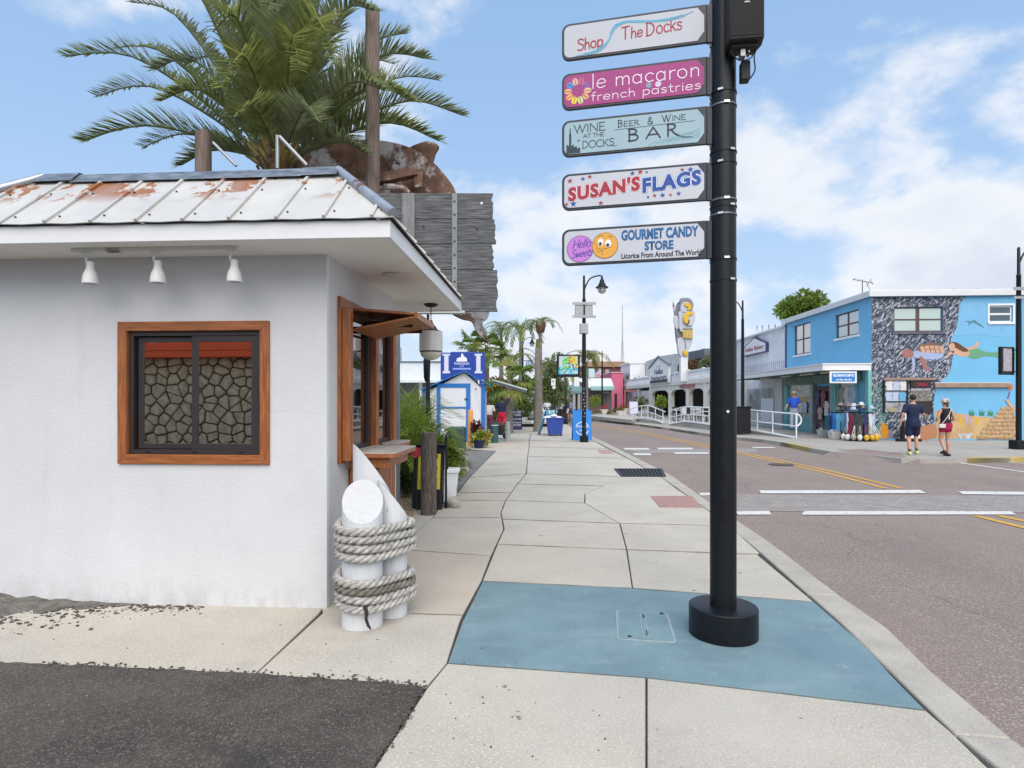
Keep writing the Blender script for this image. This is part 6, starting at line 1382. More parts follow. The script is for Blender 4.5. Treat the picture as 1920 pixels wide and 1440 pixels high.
for xx in (.04, .30, .74): mb = MB(M); mb.bb((w*xx,Hh,-.02),(w*(xx+.12),Hh+.07,.0)); mb.build('top_tab', paint('barrier_blue', (.01,.20,.62)), T)
# side view A-frame
Y = 27.5; T = thing('sandwich_sign', 'light blue sandwich sign seen edge on beside the blue bin', 'sign', (xat(1014,Y), Y, 0))
for sgn in (0, 1):
    p0, p1 = P(1008-0,812,Y), P(1022.5,770,Y); p0.z = 0
    if sgn: p0, p1 = P(1033,812,Y), P(1024,770,Y); p0.z = 0
    mb = MB(); d = Vector((.25,1,0))*.62; quadslab(mb, [p0, p1, p1+d, p0+d], .03); mb.build('board', paint('light_blue_board', (.10,.36,.55), .5), T)
# blue bin with white bag
Y = 26.6; x0, x1, x2, x3 = xat(1029,Y), xat(1054,Y), xat(1057,Y), xat(1025,Y); BN = thing('bin', 'blue tapered waste bin with a white liner on the sidewalk', 'bin', ((x0+x1)/2, Y, 0)); h = zat(784,Y)
mb = MB(); mb.add([(x0,Y,.06),(x1,Y,.06),(x1,Y+.6,.06),(x0,Y+.6,.06),(x3,Y-.08,h),(x2,Y-.08,h),(x2,Y+.7,h),(x3,Y+.7,h)], [(3,2,1,0),(0,1,5,4),(1,2,6,5),(2,3,7,6),(3,0,4,7),(4,5,6,7)]); mb.build('body', paint('bin_blue', (.03,.07,.33), .5), BN, bevel=.03)
mb = MB(); mb.bb((x3-.03,Y-.11,h-.03),(x2+.03,Y+.73,h+.02)); mb.build('rim', paint('bin_blue', (.03,.07,.33)), BN, bevel=.015)
mb = MB(); mb.blob(((x0+x1)/2-.1,Y+.3,h+.02), (.36,.36,.14), 4, .35, 3); mb.build('liner', paint('liner_white', (.7,.72,.75)), BN)
for sx_ in (x0+.05, x1-.05): mb = MB(); mb.lathe([(.05,-.03),(.05,.03)], (sx_,Y+.1,.05), 10, axis='x'); mb.build('wheel', TYRE, BN)
# ---------------------------------------------------------------- street lamps
LG = glass('lamp_glass', (.62,.62,.56), .15)
def lamp_head(mbM, T, x, y, z, s=1.0):
    mb = MB(); mb.lathe([(.02,.30*s),(.035,.22*s),(.05,.20*s),(.05,.13*s),(.085*s,.10*s),(.10*s,.0),(.13*s,-.02),(.15*s,-.10*s),(.25*s,-.17*s),(.255*s,-.19*s),(.14*s,-.19*s)], (x,y,z), 20, cap=False); hd = mb.build('lamp_hood', BLACKP, T)
    mb = MB(); mb.lathe([(.145*s,-.19*s),(.15*s,-.27*s),(.12*s,-.36*s),(.05*s,-.41*s),(.001,-.415*s)], (x,y,z), 18, cap=False); mb.build('lamp_glass', LG, T)
    for zz in (-.25, -.33):
        rr = .155*s if zz > -.3 else .138*s; mb = MB(); mb.lathe([(rr,zz*s-.008),(rr+.008,zz*s),(rr,zz*s+.008)], (x,y,z), 18, cap=False); mb.build('cage_ring', BLACKP, hd)
    for k in range(6):
        a = k*math.pi/3; mb = MB(); mb.tube([(x+r*s*math.cos(a), y+r*s*math.sin(a), z+zz*s) for r, zz in ((.16,-.19),(.162,-.28),(.13,-.37),(.03,-.42))], .006, 4); mb.build('cage_bar', BLACKP, hd)
def street_lamp(label, px, base_y, top_y, sgn, Y=None, arm=.62, box=False, s=1.0, zb=0.):
    Y = Y or FPX*CH/(base_y-HZ); x = xat(px, Y); zt = zat(top_y, Y); T = thing('street_lamp', label, 'street lamp', (x, Y, zb), 0, 'black hook armed street lamps')
    mb = MB(); mb.lathe([(.17,zb),(.17,zb+.02),(.165,zb+.24),(.10,zb+.26)], (x,Y,0), 20); mb.build('base', BLACKP, T)
    mb = MB(); mb.lathe([(.082,zb+.26),(.078,zt*.6),(.065,zt-1.0),(.075,zt-.98),(.07,zt-.95),(.05,zt-.9),(.045,zt-.05),(.02,zt)], (x,Y,0), 16); mb.build('pole', BLACKP, T)
    pts = [(x,Y,zt-.62),(x+sgn*.10,Y,zt-.35),(x+sgn*.26,Y,zt-.12),(x+sgn*(arm-.15),Y,zt-.02),(x+sgn*arm,Y,zt-.04)]
    mb = MB(); mb.tube(catmull([Vector(p) for p in pts], 6), .028, 8); mb.build('arm', BLACKP, T)
    lamp_head(None, T, x+sgn*arm, Y, zt-.30, s); return T, x, Y, zt
T, x, Y, zt = street_lamp('street lamp right behind the blue sandwich sign with its lantern hanging to the right', 1095, 826, 516, 1, Y=22.9, arm=.70)
GRYB = mat('grey_lamp_box', (.34,.36,.38), .5, metal=.3, var=.15)
for py in (569.5, 594):
    mb = MB(); mb.bb((xat(1073,Y),Y-.10,zat(py+2.5,Y)),(xat(1117,Y),Y-.07,zat(py-2.5,Y))); mb.build('banner_rail', GRYB, T, bevel=.006)
mb = MB(); mb.bb((xat(1078,Y),Y-.06,zat(592,Y)),(xat(1111,Y),Y+.06,zat(572,Y))); mb.build('antenna_box', GRYB, T, bevel=.02)
mb = MB(); mb.bb((xat(1087,Y),Y-.14,zat(626,Y)),(xat(1102,Y),Y+.12,zat(607,Y))); mb.build('control_box', GRYB, T, bevel=.02)
for z in (.6,1.0,1.5,2.1,3.0): mb = MB(); mb.lathe([(.083,-.01),(.086,0),(.083,.01)], (x,Y,z), 16, cap=False); mb.build('strap', BAND, T)
for k in range(9): mb = MB(); mb.box((x+.03*math.sin(k*2.3),Y-.084,1.0+k*.13),(.03,.006,.03)); mb.build('sticker', WHITE_TRIM if k % 2 else paint('sticker_grey', (.3,.3,.3)), T)
# illuminated picture sign hanging left of the lamp
Bx0, Bx1 = xat(1044,Y), xat(1087,Y); T2 = thing('picture_sign', 'square black framed coral reef picture sign hung on the street lamp', 'sign', ((Bx0+Bx1)/2, Y, zat(707,Y)))
mb = MB(); mb.bb((Bx0,Y-.06,zat(707,Y)),(Bx1,Y+.04,zat(665,Y))); mb.build('frame', BLACKP, T2, bevel=.01)
mb = MB(); mb.bb((xat(1048,Y),Y-.066,zat(701.5,Y)),(xat(1083,Y),Y-.061,zat(668,Y))); mb.build('picture', paint('picture_pale', (.45,.50,.60)), T2)
rp = random.Random(9)
for (cols, a0, a1, b0, b1, n_) in ((paint('pic_green', (.10,.50,.08)), 1055, 1068, 671, 698, 34), (paint('pic_yellow', (.60,.55,.05)), 1068, 1082, 669, 690, 26), (paint('pic_orange', (.70,.32,.05)), 1063, 1076, 669, 680, 14), (paint('pic_cyan', (.03,.40,.55)), 1048, 1082, 690, 701, 40), (paint('pic_deep', (.04,.16,.12)), 1066, 1076, 680, 696, 10), (paint('pic_white', (.6,.66,.7)), 1052, 1082, 693, 701, 10)):
    mb = MB(frame((0,Y-.0665,0),(1,0,0),(0,0,1)))
    for k in range(n_): mb.disc(xat(rp.uniform(a0,a1),Y), zat(rp.uniform(b0,b1),Y), rp.uniform(.025,.075), rp.uniform(.015,.05), .0004*(k % 7), .0012+.0004*(k % 7), 7, rp.uniform(0,3))
    mb.build('picture_shape', cols, T2, smooth=False)['kind'] = 'stuff'
mb = MB(); mb.tube([(Bx1,Y,zat(668.5,Y)),(x,Y,zat(668.5,Y))], .015, 6); mb.build('hanger', BLACKP, T2)
street_lamp('street lamp beyond the Greek restaurant with its lantern hanging to the left', 1129, 778, 658, -1, Y=57, arm=.75)
street_lamp('street lamp left of the slim grey palm with its lantern hanging to the right', 980, 800, 632, 1, Y=45, arm=.72)
street_lamp('street lamp directly behind the white railing right of the sign pole', 1392.5, 812, 563, -1, Y=29.0, arm=.70, zb=0.)
Tl, xl, Yl, ztl = street_lamp('street lamp at the right edge of the photo with a banner bracket', 1910, 842, 463, 1, Y=19.6, arm=.7)
mb = MB(); mb.bb((xl-.19,Yl-.19,0),(xl+.19,Yl+.19,.30)); mb.build('pedestal', BLACKP, Tl, bevel=.015)
mb = MB(); mb.bb((xat(1897,Yl),Yl-.1,zat(545,Yl)),(xat(1935,Yl),Yl-.07,zat(539,Yl))); mb.bb((xat(1897,Yl),Yl-.1,zat(561,Yl)),(xat(1935,Yl),Yl-.07,zat(556,Yl))); mb.build('banner_rail', GRYB, Tl)
fx0, fx1 = xat(1866,Yl), xat(1904,Yl); T3 = thing('picture_sign', 'tall black framed picture sign with a speckled print at the right edge', 'sign', ((fx0+fx1)/2, Yl, zat(703,Yl)))
M = frame((fx0,Yl-.25,zat(703,Yl)),(.93,.37,0),(0,0,1)); w = (fx1-fx0)*1.05; hh = zat(651,Yl)-zat(703,Yl)
mb = MB(M); mb.bb((0,0,-.1),(w,hh,.0)); mb.build('frame', BLACKP, T3, bevel=.01)
mb = MB(M); mb.bb((.10,.12,.0005),(w-.16,hh-.06,.004)); mb.build('picture', mat('speckled_print', (.22,.24,.40), .5, var=.6, scale=30, col2=(.62,.58,.62), spk=[(26,.6,(.45,.14,.12),.8)]), T3)
for z in (.1, hh-.1): mb = MB(M); mb.bb((w,z,-.06),(w+.2,z+.03,-.03)); mb.build('hanger', BLACKP, T3)
# ---------------------------------------------------------------- palms and trees in the middle
palm('slim grey palm with a ringed trunk standing in the sidewalk', 1008, 807, 652, 30.5, 0, 1, .3, 2, GR[8], tr=.145, lean=.05)
bpy.data.objects[[o.name for o in COL.objects if o.name.startswith('palm_tree')][-1]]['label'] = 'thick grey palm trunk with its crown cut off, standing in the sidewalk'
palm('tallest palm with drooping fronds and orange fruit right behind the cut trunk', 1013, 795, 622, 33, 9, 1.15, .42, 4, GR[8], tr=.11, frs=[(0.1,.0,1.35),(.5,.5,.9),(3.0,.1,1.0),(2.6,.6,.7),(1.2,.8,.7),(4.6,.5,.8),(5.4,.3,1.0),(3.8,.0,.9),(2.1,.2,.9)])
mb = MB(); c = P(1013,612,33); mb.blob(c, (.26,.22,.36), 3, .4, 3); tag(mb.build('fruit_cluster', GR[5]), 'orange brown fruit cluster in the crown of the tallest slim palm', 'palm fruit')
palm('palm with upright pale green fronds left of the far street lamp', 940, 800, 640, 36, 10, 1.6, .5, 6, GR[8], tr=.13)
palm('palm crown with yellowing fronds behind the far street lamp', 976, 800, 640, 38, 10, 1.9, .5, 9, GR[0], tr=.10)
palm('low palm with fronds hanging over the parking lot', 960, 800, 696, 33, 8, 1.9, .5, 13, GR[3], tr=.10)
palm('bushy fan palm above the blue parking sign', 890, 800, 655, 30, 26, 1.35, .5, 16, GR[0], tr=.16, fan=True, name='fan_palm', group='fan palms behind the shed')
palm('second fan palm to the right behind the rusty propeller tip', 912, 800, 662, 33, 26, 1.5, .5, 19, GR[0], tr=.16, fan=True, name='fan_palm', group='fan palms behind the shed')
palm('low fan palm behind the awning flap of the shed', 955, 800, 712, 29, 24, 1.5, .5, 29, GR[0], tr=.16, fan=True, name='fan_palm', group='fan palms behind the shed')
bush('bronze_shrub', 'tall bronze and yellow leaved shrub behind the shed roof', 'shrub', (xat(932,33), 33, 1.2), (.8,.6,.95), 1500, .16, 41, GR[5], flowers=(GR[7], 350, .16), clumps=9)
bush('hedge_bush', 'dark green bush behind the two people at the shed', 'bush', (xat(935,32), 32, 0), (1.2,.8,1.15), 2600, .13, 43, GR[0], clumps=10)
bush('hedge_bush', 'green bush filling the space under the low palms', 'bush', (xat(970,36), 36, 0), (1.7,.9,1.35), 3000, .17, 45, GR[0], clumps=10)
tree('loose leafy tree behind the no parking sign left of the picture sign', (xat(1040,44), 44, 0), 6, (1.5,1.5,2.3), 3.1, 4200, .22, 51, GR[8], m2=GR[3], group='trees down the street')
tree('rounded distant tree right of the far street lamp pole', (xat(990,75), 75, 0), 6, (2.6,2.6,2.2), 3.6, 3000, .34, 53, GR[0], group='trees down the street')
tree('distant tree behind the cut palm trunk', (xat(1020,80), 80, 0), 6, (2.6,2.6,2.6), 3.2, 3000, .34, 54, GR[8], group='trees down the street')
palm('yellow green palm behind the street lamp pole at the far shops', 1100, 790, 690, 48, 9, 2.4, .6, 57, GR[3], tr=.14, group='palms at the far shops')
palm('small palm hanging over the dark shop by the street lamp', 1060, 790, 712, 46, 9, 2.0, .6, 58, GR[1], tr=.12, group='palms at the far shops')
for (px, lab) in ((1002,'blue striped flag banner left of the cut palm trunk'),):
    Y = 44.9; T = thing('banner', 'small blue and white striped banner on the far street lamp', 'banner', (xat(991,Y), Y, zat(696,Y)))
    mb = MB(); mb.bb((xat(985,Y),Y,zat(696,Y)),(xat(999,Y),Y+.02,zat(676,Y))); mb.build('cloth', paint('banner_pale', (.55,.58,.66)), T)
    for k in range(4): mb = MB(); mb.bb((xat(986.5+k*3.2,Y),Y-.006,zat(695.5,Y)),(xat(988.2+k*3.2,Y),Y-.001,zat(676.5,Y))); mb.build('stripe', paint('banner_blue', (.10,.16,.42)), T)
    mb = MB(); mb.tube([(xat(980,Y),Y,zat(676,Y)),(xat(999,Y),Y,zat(676,Y))], .02, 5); mb.tube([(xat(980,Y),Y,zat(696,Y)),(xat(999,Y),Y,zat(696,Y))], .02, 5); mb.build('rods', BLACKP, T)
T = thing('no_parking_sign', 'small white parking sign on a thin post left of the picture sign', 'sign', (xat(1037,33), 33, 0)); Y = 33
mb = MB(); mb.tube([(xat(1041,Y),Y+.03,0),(xat(1041,Y),Y+.03,zat(705,Y))], .03, 6); mb.build('post', BLACKP, T)
mb = MB(); mb.bb((xat(1033.5,Y),Y,zat(723,Y)),(xat(1041.5,Y),Y+.015,zat(710,Y))); mb.build('plate', WHITE_TRIM, T); mb = MB(); mb.bb((xat(1036,Y),Y,zat(729,Y)),(xat(1041.5,Y),Y+.015,zat(724,Y))); mb.build('plate', WHITE_TRIM, T)
mb = MB(); mb.lathe([(.045,-.003),(.07,-.003)], (xat(1037,Y),Y-.003,zat(715,Y)), 12, cap=False, axis='y'); mb.build('symbol', BLACKP2, T)
# ---------------------------------------------------------------- far sidewalk, kerb and ramp
fk = [(1040,779),(1120,787),(1182,793),(1245,801),(1328,813),(1378,819),(1445,825),(1520,840),(1556,846),(1600,850),(1650,855),(1690,859),(1760,859.5),(1920,857),(2300,853)]
fkp = [Vector(G(x, y)[:2]) for x, y in fk]
mb = MB(); ob = [tuple(p) for p in fkp]+[(60,20),(60,110),(5,110)]
mb.poly(ob, -.16, -.004); fwalk = struct(mb.build('far_sidewalk', FARW, smooth=False))
fk2 = resample(fkp, 40); first = None
for s0 in range(0, 40, 2):
    seg = fk2[s0:s0+3]; mid = seg[1]; mb = MB()
    nn = [(fk2[min(i+1,40)]-fk2[max(i-1,0)]).normalized() for i in range(s0, s0+3)]
    inn = [p+Vector((n.y, -n.x))*-.0+Vector((-n.y, n.x))*0 for p, n in zip(seg, nn)]
    off = [Vector((n.y*1, -n.x))*.16 for n in nn]
    off = [o if (o.x > 0 or o.y > 0) and o.dot(Vector((1, 1))) > 0 else -o for o in off]
    a = [tuple(p) for p in seg]; b = [tuple(p+o) for p, o in zip(seg, off)]
    mb.poly(a+b[::-1], -.2, .004); px = CX+FPX*mid.x/mid.y
    m = YK if (1462 < px < 1560 or px > 1735) else KERBM
    if 1556 < px < 1742: continue
    if first is None: first = struct(mb.build('far_kerb', m, bevel=.01))
    else: mb.build('kerb_segment', m, first, bevel=.01)
# dropped crossing pad
dp_ = [(p, (fk2[min(i+1,40)]-fk2[max(i-1,0)]).normalized()) for i, p in enumerate(fk2) if 1545 < CX+FPX*p.x/p.y < 1760]
mb = MB(); vs = []
for p, t in dp_:
    n = Vector((t.y, -t.x)); n = n if n.y < 0 else -n; vs += [(p.x-n.x*.3, p.y-n.y*.3, -.0015), (p.x, p.y, -.012), (p.x+n.x*.32, p.y+n.y*.32, -.143)]
mb.add(vs, [f for i in range(len(dp_)-1) for f in ((3*i,3*i+1,3*i+4,3*i+3),(3*i+1,3*i+2,3*i+5,3*i+4))]); struct(mb.build('kerb_ramp', ROADM, smooth=False))
mb = MB(); mb.poly([tuple(G(x, y, -.0)[:2]) for x, y in ((1570,843),(1600,849.5),(1700,858.5),(1690,850),(1620,842))], -.003, .0005); struct(mb.build('ramp_pad', mat('reddish_ramp', (.27,.20,.18), .9, var=.15, scale=3), smooth=False))
# ramp under the railings
ry = {1182:(46.0,790),1203:(43.5,785),1228:(41,788),1243:(39.5,793),1255:(38,795),1282:(36,790.5),1301:(34.3,792),1330:(32.4,796),1378:(29.7,804.6),1420:(27.8,808),1449:(26.6,813),1493:(25.0,821.5)}
def ramp(keys, lab):
    mb = MB(); top = []; 
    for k in keys:
        Y, y = ry[k]; p = P(k, y+1.0, Y); top.append(p)
    vs = []; 
    for p in top: vs += [(p.x, p.y, -.05), (p.x, p.y, max(p.z, .02)), (p.x+2.2, p.y+1.2, max(p.z, .02)), (p.x+2.2, p.y+1.2, -.05)]
    fs = [(0,1,2,3), (len(vs)-1, len(vs)-2, len(vs)-3, len(vs)-4)]
    for i in range(len(top)-1):
        a = 4*i; b = a+4; fs += [(a, b, b+1, a+1), (a+1, b+1, b+2, a+2), (a+2, b+2, b+3, a+3)]
    mb.add(vs, fs); return tag(mb.build('concrete_ramp', FARW, smooth=False), lab, 'ramp')
ramp([1182,1203,1228,1243], 'short concrete ramp with humped railing at the restaurant end')
ramp([1255,1282,1301,1330,1378,1420,1449,1493], 'long low concrete ramp along the far kerb under the white railing')
RAILM = paint('rail_white', (.74,.76,.79), .35, var=.04)
def railing(label, top, mid, bot, posts, Yk, loop=None):
    def Yat(px):
        ks = sorted(ry); 
        if px <= ks[0]: return ry[ks[0]][0]
        if px >= ks[-1]: return ry[ks[-1]][0]
        for a, b in zip(ks, ks[1:]):
            if a <= px <= b: t = (px-a)/(b-a); return ry[a][0]*(1-t)+ry[b][0]*t
    def ip(l, px):
        for a, b in zip(l, l[1:]):
            if a[0] <= px <= b[0]: t = (px-a[0])/(b[0]-a[0]); return a[1]*(1-t)+b[1]*t
        return l[-1][1] if px > l[-1][0] else l[0][1]
    c = P(top[0][0], bot[0][1], Yat(top[0][0])); T = thing('railing', label, 'railing', c, 0, 'white tube railings on the far sidewalk')
    for nm, l, r in (('top_rail', top, .035), ('mid_rail', mid, .03), ('bottom_rail', bot, .05)):
        mb = MB(); pts = [P(x, y, Yat(x)) for x, y in l]
        if nm == 'top_rail' and loop:
            e = pts[-1]; e2 = P(mid[-1][0], mid[-1][1], Yat(mid[-1][0])); c_ = (e+e2)/2; rr = (e-e2).length/2
            pts += [c_+Vector((math.sin(a)*rr*1.0, -.0, math.cos(a)*rr)) for a in [math.pi*k/8 for k in range(1, 9)]]
        mb.tube(pts, r, 8); mb.build(nm, RAILM, T)
    for px in posts:
        mb = MB(); mb.tube([P(px, ip(bot, px)+(1.5 if px == 1493 else 0), Yat(px)), P(px, ip(top, px), Yat(px))], .03, 8); mb.build('post', RAILM, T)
    return T
railing('short humped white railing left of the gap, near the restaurant end', [(1180,767.5),(1202,761),(1216,760),(1230,765),(1247,772)], [(1180,779),(1202,773),(1216,772.5),(1230,777),(1246,784)], [(1182,789),(1203,784),(1216,784),(1228,787),(1243,793)], [1184,1203,1215,1229,1243], None)
railing('long white railing running behind the sign pole to a rounded end', [(1255,770),(1282,763),(1301,763),(1330,764.5),(1378,767.5),(1420,770),(1453,773),(1491,776)], [(1255,783),(1282,777.5),(1301,777.5),(1330,780.5),(1378,785),(1420,790.5),(1453,794.5),(1491,799)], [(1255,795),(1282,790),(1301,791.5),(1330,796),(1378,804.6),(1420,808),(1449,813),(1489,820.5)], [1255,1268,1283,1301,1318,1330,1388,1392,1405,1420,1449,1493], None, loop=True)
# ---------------------------------------------------------------- blue mural building
C2 = Vector((14.74, 24.05, 0)); TB = TH
BB = thing('mural_building', 'two storey bright blue building with an undersea mural and a gift shop below', 'building', C2, -TB)
BM = W[BB.name]
def bmb(): return MB(BM)
RZ = 6.02; BL = 8.72; BW = 6.15
BLUE = paint('bright_blue_wall', (.15,.43,.67), .6, var=.06, scale=.8)
def fa(px): # local a on the frontal face for photo column px
    r = (px-CX)/FPX; c, s = math.cos(TB), math.sin(TB); return (r*C2.y-C2.x)/(c+r*s)
def fz(py, a=0.0): return CH+(C2.y-a*math.sin(TB))*(HZ-py)/FPX
def lb(px): # local b on the left face
    r = (px-CX)/FPX; return (C2.x-r*C2.y)/(r*math.cos(TB)-math.sin(TB))
def lz(py, b): return CH+(C2.y+b*math.cos(TB))*(HZ-py)/FPX
def holes_wall(L, Z0, Z1, holes, build):   # rectangles around non overlapping holes sorted by start
    x = 0; out = []
    for (x0, x1, z0, z1) in sorted(holes):
        if x0 > x: out.append((x, x0, Z0, Z1))
        out += [(x0, x1, Z0, z0), (x0, x1, z1, Z1)]; x = x1
    out.append((x, L, Z0, Z1)); return out
# window holes
lw = [(lb(1519.5), lb(1488.5), lz(664,lb(1504)), lz(607,lb(1504))), (lb(1610), lb(1566), lz(631,lb(1588)), lz(585,lb(1588)))]
fw = [(fa(1676), fa(1769), fz(623), fz(576)), (fa(1855), fa(1899), fz(606), fz(575))]
mb = bmb()
for x0, x1, z0, z1 in holes_wall(BL, 0, RZ, lw, None): mb.bb((0,x0,z0),(.2,x1,z1))
for x0, x1, z0, z1 in holes_wall(BW, 0, RZ, fw, None): mb.bb((max(x0,.2001) if x0 < .2 else x0,0,z0),(x1,.2,z1))
mb.bb((0.0005,.0005,0),(.2,.2,RZ))
mb.bb((BW-.2,.2,0),(BW,BL,RZ)); mb.bb((.2,BL-.2,0),(BW-.2,BL,RZ)); mb.build('wall', BLUE, BB, smooth=False)
mb = bmb(); mb.bb((.2,.2,2.9),(BW-.2,BL-.2,3.0)); mb.build('floor_slab', FARW, BB)
mb = bmb(); mb.bb((-.14,-.14,RZ),(BW+.14,BL+.1,RZ+.10)); mb.build('roof', paint('roof_edge_white', (.62,.64,.66)), BB, bevel=.01)
mb = bmb(); mb.bb((-.17,-.17,RZ-.16),(BW+.17,-.14,RZ+.06)); mb.bb((-.17,-.139,RZ-.16),(-.14,BL+.1,RZ+.06)); mb.build('fascia', paint('roof_edge_white', (.62,.64,.66)), BB, bevel=.006)
for a in (fa(1826), fa(1873)): mb = bmb(); mb.tube([(a,1.2,RZ+.1),(a,1.2,RZ+.35)], .06, 8); mb.build('vent_pipe', RIDG, BB)
mb = bmb(); mb.blob((fa(1822),1.0,RZ+.15), (.22,.2,.12), 2, .3, 2); mb.build('roof_vent', mat('dark_vent', (.06,.055,.05), .7), BB)
WFR = paint('bronze_frame', (.09,.06,.05), .5); WGL = glass('window_reflective', (.55,.52,.52), .06, metal=.85); WGL2 = glass('window_pale_green', (.50,.60,.56), .15, metal=.3)
def window_l(x0, x1, z0, z1):
    mb = bmb(); y = .07
    for a, b in (((y,x0,z0),(y+.06,x1,z0+.06)),((y,x0,z1-.06),(y+.06,x1,z1)),((y,x0,z0+.06),(y+.06,x0+.06,z1-.06)),((y,x1-.06,z0+.06),(y+.06,x1,z1-.06)),((y,(x0+x1)/2-.05,z0+.06),(y+.06,(x0+x1)/2+.05,z1-.06)),((y+.005,x0+.06,(z0+z1)/2-.035),(y+.055,(x0+x1)/2-.05,(z0+z1)/2+.035)),((y+.005,(x0+x1)/2+.05,(z0+z1)/2-.035),(y+.055,x1-.06,(z0+z1)/2+.035))): mb.bb(a, b)
    w = mb.build('window', WFR, BB, bevel=.004); m = (x0+x1)/2; n = (z0+z1)/2
    for a0, a1 in ((x0+.06,m-.05),(m+.05,x1-.06)):
        for b0, b1 in ((z0+.06,n-.035),(n+.035,z1-.06)): mb = bmb(); mb.bb((y+.02,a0,b0),(y+.03,a1,b1)); mb.build('pane', WGL, w, smooth=False)
    mb = bmb(); mb.bb((-.05,x0-.08,z0-.10),(.069,x1+.08,z0-.001)); mb.build('sill', WHITE_TRIM, w, bevel=.01)
for h in lw: window_l(*h)
def window_f(x0, x1, z0, z1, white=False):
    y = .06; t = .06; m = (x0+x1)/2; n = (z0+z1)/2; mb = bmb(); M_ = WHITE_TRIM if white else WFR
    mb.bb((x0,y,z0),(x1,y+.06,z0+t)); mb.bb((x0,y,z1-t),(x1,y+.06,z1)); mb.bb((x0,y,z0+t),(x0+t,y+.06,z1-t)); mb.bb((x1-t,y,z0+t),(x1,y+.06,z1-t))
    if not white: mb.bb((m-.07,y,z0+t),(m+.07,y+.06,z1-t)); mb.bb((x0+t,y+.003,n-.03),(m-.07,y+.055,n+.03)); mb.bb((m+.07,y+.003,n-.03),(x1-t,y+.055,n+.03))
    else: mb.bb((x0+t,y+.003,n-.04),(x1-t,y+.055,n+.04))
    w = mb.build('window', M_, BB, bevel=.004)
    cells = [((x0+t,m-.07),(m+.07,x1-t)), ((x0+t,x1-t),)][1 if white else 0]
    for a0, a1 in cells:
        for b0, b1 in ((z0+t,n-.03),(n+.03,z1-t)): mb = bmb(); mb.bb((a0,y+.02,b0),(a1,y+.03,b1)); mb.build('pane', WGL2 if not white else glass('dark_pane', (.08,.11,.14), .08, metal=.3), w, smooth=False)
    mb = bmb(); mb.bb((x0-.06,-.05,z0-.09),(x1+.06,.059,z0-.001)); mb.build('sill', WHITE_TRIM if white else mat('painted_sill', (.10,.11,.16), .7, var=.3), w, bevel=.01)
    if white: mb = bmb(); mb.bb((x0-.07,-.02,z0),(x0-.001,.05,z1)); mb.bb((x1+.001,-.02,z0),(x1+.07,.05,z1)); mb.bb((x0-.07,-.02,z1+.001),(x1+.07,.05,z1+.08)); mb.build('trim', WHITE_TRIM, w)
window_f(*fw[0]); window_f(*fw[1], white=True)
# mural, painted flat on the frontal wall (2 mm sheets)
FM = BM @ Matrix(((1,0,0,0),(0,0,-1,0),(0,1,0,0),(0,0,0,1)))      # local x = along wall, y = up, z = out of the wall
def mur(name, px, m, lift, par=None, pad=None, sm=5):
    pts = [(fa(x), fz(y, fa(x))) for x, y in px]
    if sm: pts = [(p.x, p.y) for p in catmull([(x, y, 0) for x, y in pts], sm, True)]
    mb = MB(FM); mb.add([(x, y, lift) for x, y in pts], [tuple(range(len(pts)))]); o = mb.build(name, m, par or BB, smooth=False)
    return o
def flip_up(o):
    pass
WAVE = bpy.data.materials.new('mural_rippled_navy'); WAVE.use_nodes = True
def wave_mat(m, dark, mid, light, sc=5.5, hi=.62):
    N = m.node_tree.nodes; L = m.node_tree.links; b = N['Principled BSDF']; b.inputs['Roughness'].default_value = .8
    tc = N.new('ShaderNodeTexCoord'); mp = N.new('ShaderNodeMapping'); L.new(tc.outputs['Object'], mp.inputs[0]); mp.vector_type = 'TEXTURE'; mp.inputs['Rotation'].default_value = (0, R(-50), 0); mp.inputs['Scale'].default_value = (1.7,1,.62)
    n = N.new('ShaderNodeTexNoise'); L.new(mp.outputs[0], n.inputs['Vector']); n.inputs['Scale'].default_value = sc; n.inputs['Detail'].default_value = 3; n.inputs['Roughness'].default_value = .65; n.inputs['Distortion'].default_value = .9
    cr = N.new('ShaderNodeValToRGB'); L.new(n.outputs[0], cr.inputs[0]); e = cr.color_ramp.elements
    e[0].position = .40; e[0].color = (*dark, 1); e[1].position = hi; e[1].color = (*light, 1); x = e.new(.52); x.color = (*mid, 1)
    L.new(cr.outputs[0], b.inputs['Base Color']); bp = N.new('ShaderNodeBump'); L.new(n.outputs[0], bp.inputs['Height']); bp.inputs['Strength'].default_value = .4; bp.inputs['Distance'].default_value = .03; L.new(bp.outputs[0], b.inputs['Normal'])
wave_mat(WAVE, (.016,.024,.045), (.075,.095,.14), (.44,.46,.51), sc=9.5, hi=.60)
# split round the big window
a0w, a1w, z0w, z1w = fw[0]
edge = [(1812,546),(1806,560),(1798,580),(1796,600),(1792,620),(1783,635),(1782,650),(1787,665),(1783,690),(1776,705),(1764,716),(1754,728),(1752,745),(1750,775),(1754,800),(1745,822)]
def wave_piece(pts): 
    mb = MB(FM); mb.add([(x, y, .003) for x, y in pts], [tuple(range(len(pts)))]); return mb.build('painted_reef', WAVE, BB, smooth=False)
E = [(fa(x), fz(y, fa(x))) for x, y in edge]; zt_ = RZ-.17
E[0] = (E[0][0], zt_)
def ex_at(z):
    for (x0, y0), (x1, y1) in zip(E, E[1:]):
        if y1 <= z <= y0: t = (y0-z)/(y0-y1) if y0 != y1 else 0; return x0+(x1-x0)*t
    return E[-1][0]
def bandp(x0, z0, z1):
    mid_ = [p for p in E if z0 < p[1] < z1]; return [(x0, z0), (ex_at(z0), z0)]+mid_[::-1]+[(ex_at(z1), z1), (x0, z1)]
